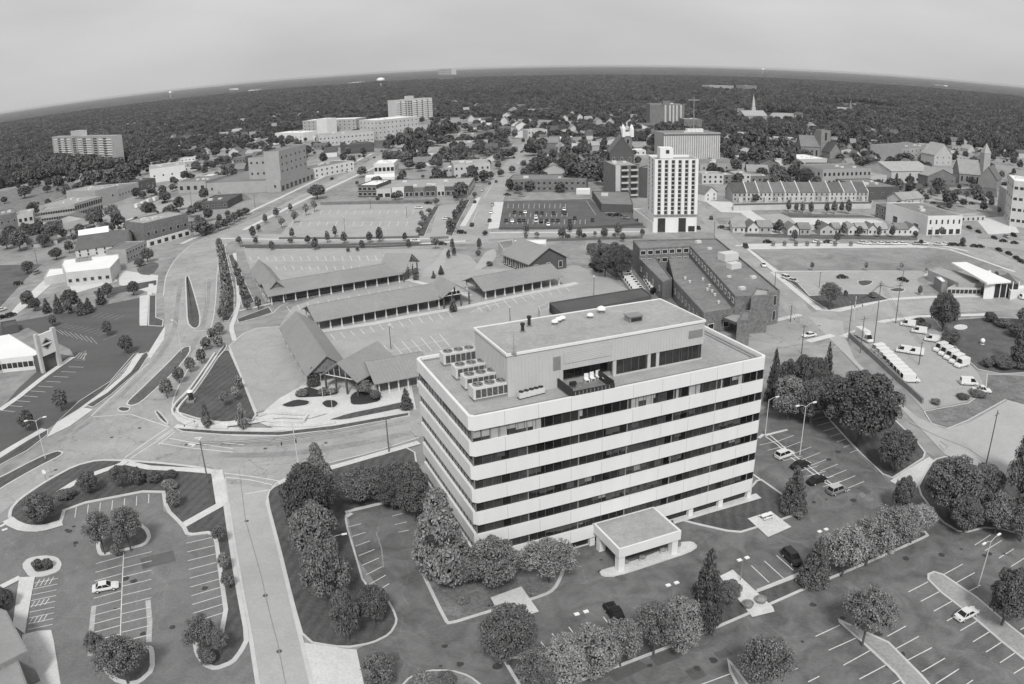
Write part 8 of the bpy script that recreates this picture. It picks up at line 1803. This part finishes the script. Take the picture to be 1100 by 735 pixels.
# ================================================================== light, sky, camera
w = bpy.data.worlds.new('World'); SC.world = w; w.use_nodes = True
nt = w.node_tree; N = nt.nodes; L = nt.links; N.clear()
SUN_EL, SUN_AZ = R(46), R(180)        # azimuth clockwise from +Y (straight ahead): the sun stands high behind the camera, veiled
sky = N.new('ShaderNodeTexSky'); sky.sky_type = 'NISHITA'; sky.sun_disc = False; sky.sun_elevation = SUN_EL; sky.sun_rotation = SUN_AZ
sky.dust_density = 4; sky.air_density = 1.2
bw = N.new('ShaderNodeRGBToBW'); L.new(sky.outputs[0], bw.inputs[0])
# an overcast veil: evens the sky out, with faint cloud structure
tc = N.new('ShaderNodeTexCoord'); mp = N.new('ShaderNodeMapping'); mp.inputs['Scale'].default_value = (1, 1, 3.5); L.new(tc.outputs['Generated'], mp.inputs[0])
nz = N.new('ShaderNodeTexNoise'); nz.inputs['Scale'].default_value = 2.2; nz.inputs['Detail'].default_value = 5; L.new(mp.outputs[0], nz.inputs['Vector'])
mr = N.new('ShaderNodeMapRange'); mr.inputs['To Min'].default_value = SKY_V * .86; mr.inputs['To Max'].default_value = SKY_V * 1.12; mr.inputs['From Min'].default_value = .3; mr.inputs['From Max'].default_value = .7
L.new(nz.outputs['Fac'], mr.inputs['Value'])
mx = N.new('ShaderNodeMix'); mx.data_type = 'FLOAT'; mx.inputs[0].default_value = .9
L.new(bw.outputs[0], mx.inputs[2]); L.new(mr.outputs[0], mx.inputs[3])
bg = N.new('ShaderNodeBackground'); bg.inputs['Strength'].default_value = .1; L.new(mx.outputs[0], bg.inputs['Color'])
out = N.new('ShaderNodeOutputWorld'); L.new(bg.outputs[0], out.inputs['Surface'])
sl = bpy.data.lights.new('sun', 'SUN'); sl.energy = SUN_E; sl.angle = R(11); sl.color = (1, .995, .985)
so = bpy.data.objects.new('sun', sl); COL.objects.link(so)
d = Vector((math.sin(SUN_AZ) * math.cos(SUN_EL), math.cos(SUN_AZ) * math.cos(SUN_EL), math.sin(SUN_EL)))
so.rotation_euler = d.to_track_quat('Z', 'Y').to_euler(); so.location = (0, 0, 300)
cam = bpy.data.cameras.new('camera'); co = bpy.data.objects.new('camera', cam); COL.objects.link(co)
f_ = Vector((0, CP, -SP)); u_ = Vector((0, SP, CP)); r_ = Vector((1, 0, 0))
X = r_ * CR + u_ * SR; Y = -r_ * SR + u_ * CR
co.matrix_world = Matrix(((X.x, Y.x, -f_.x, 0), (X.y, Y.y, -f_.y, 0), (X.z, Y.z, -f_.z, H), (0, 0, 0, 1)))
cam.clip_start = .5; cam.clip_end = 90000
cam.sensor_fit = 'HORIZONTAL'; cam.sensor_width = 36
if PANO:
    cam.type = 'PANO'; fm = F * 36 / 1100
    try: cy = cam; cy.panorama_type = 'FISHEYE_LENS_POLYNOMIAL'
    except Exception: cy = cam.cycles; cy.panorama_type = 'FISHEYE_LENS_POLYNOMIAL'
    cy.fisheye_fov = R(180)
    cy.fisheye_polynomial_k0 = 0; cy.fisheye_polynomial_k1 = -1 / fm; cy.fisheye_polynomial_k2 = 0
    cy.fisheye_polynomial_k3 = -K3 / fm**3; cy.fisheye_polynomial_k4 = 0
else:
    cam.lens = F * 36 / 1100 * .97
SC.camera = co
SC.view_settings.view_transform = 'Standard'; SC.view_settings.look = 'None'; SC.view_settings.exposure = EXPO; SC.view_settings.gamma = 1
SC.view_settings.use_curve_mapping = False
SC.cycles.max_bounces = 6; SC.cycles.diffuse_bounces = 3; SC.cycles.volume_bounces = 0; SC.cycles.volume_max_steps = 8
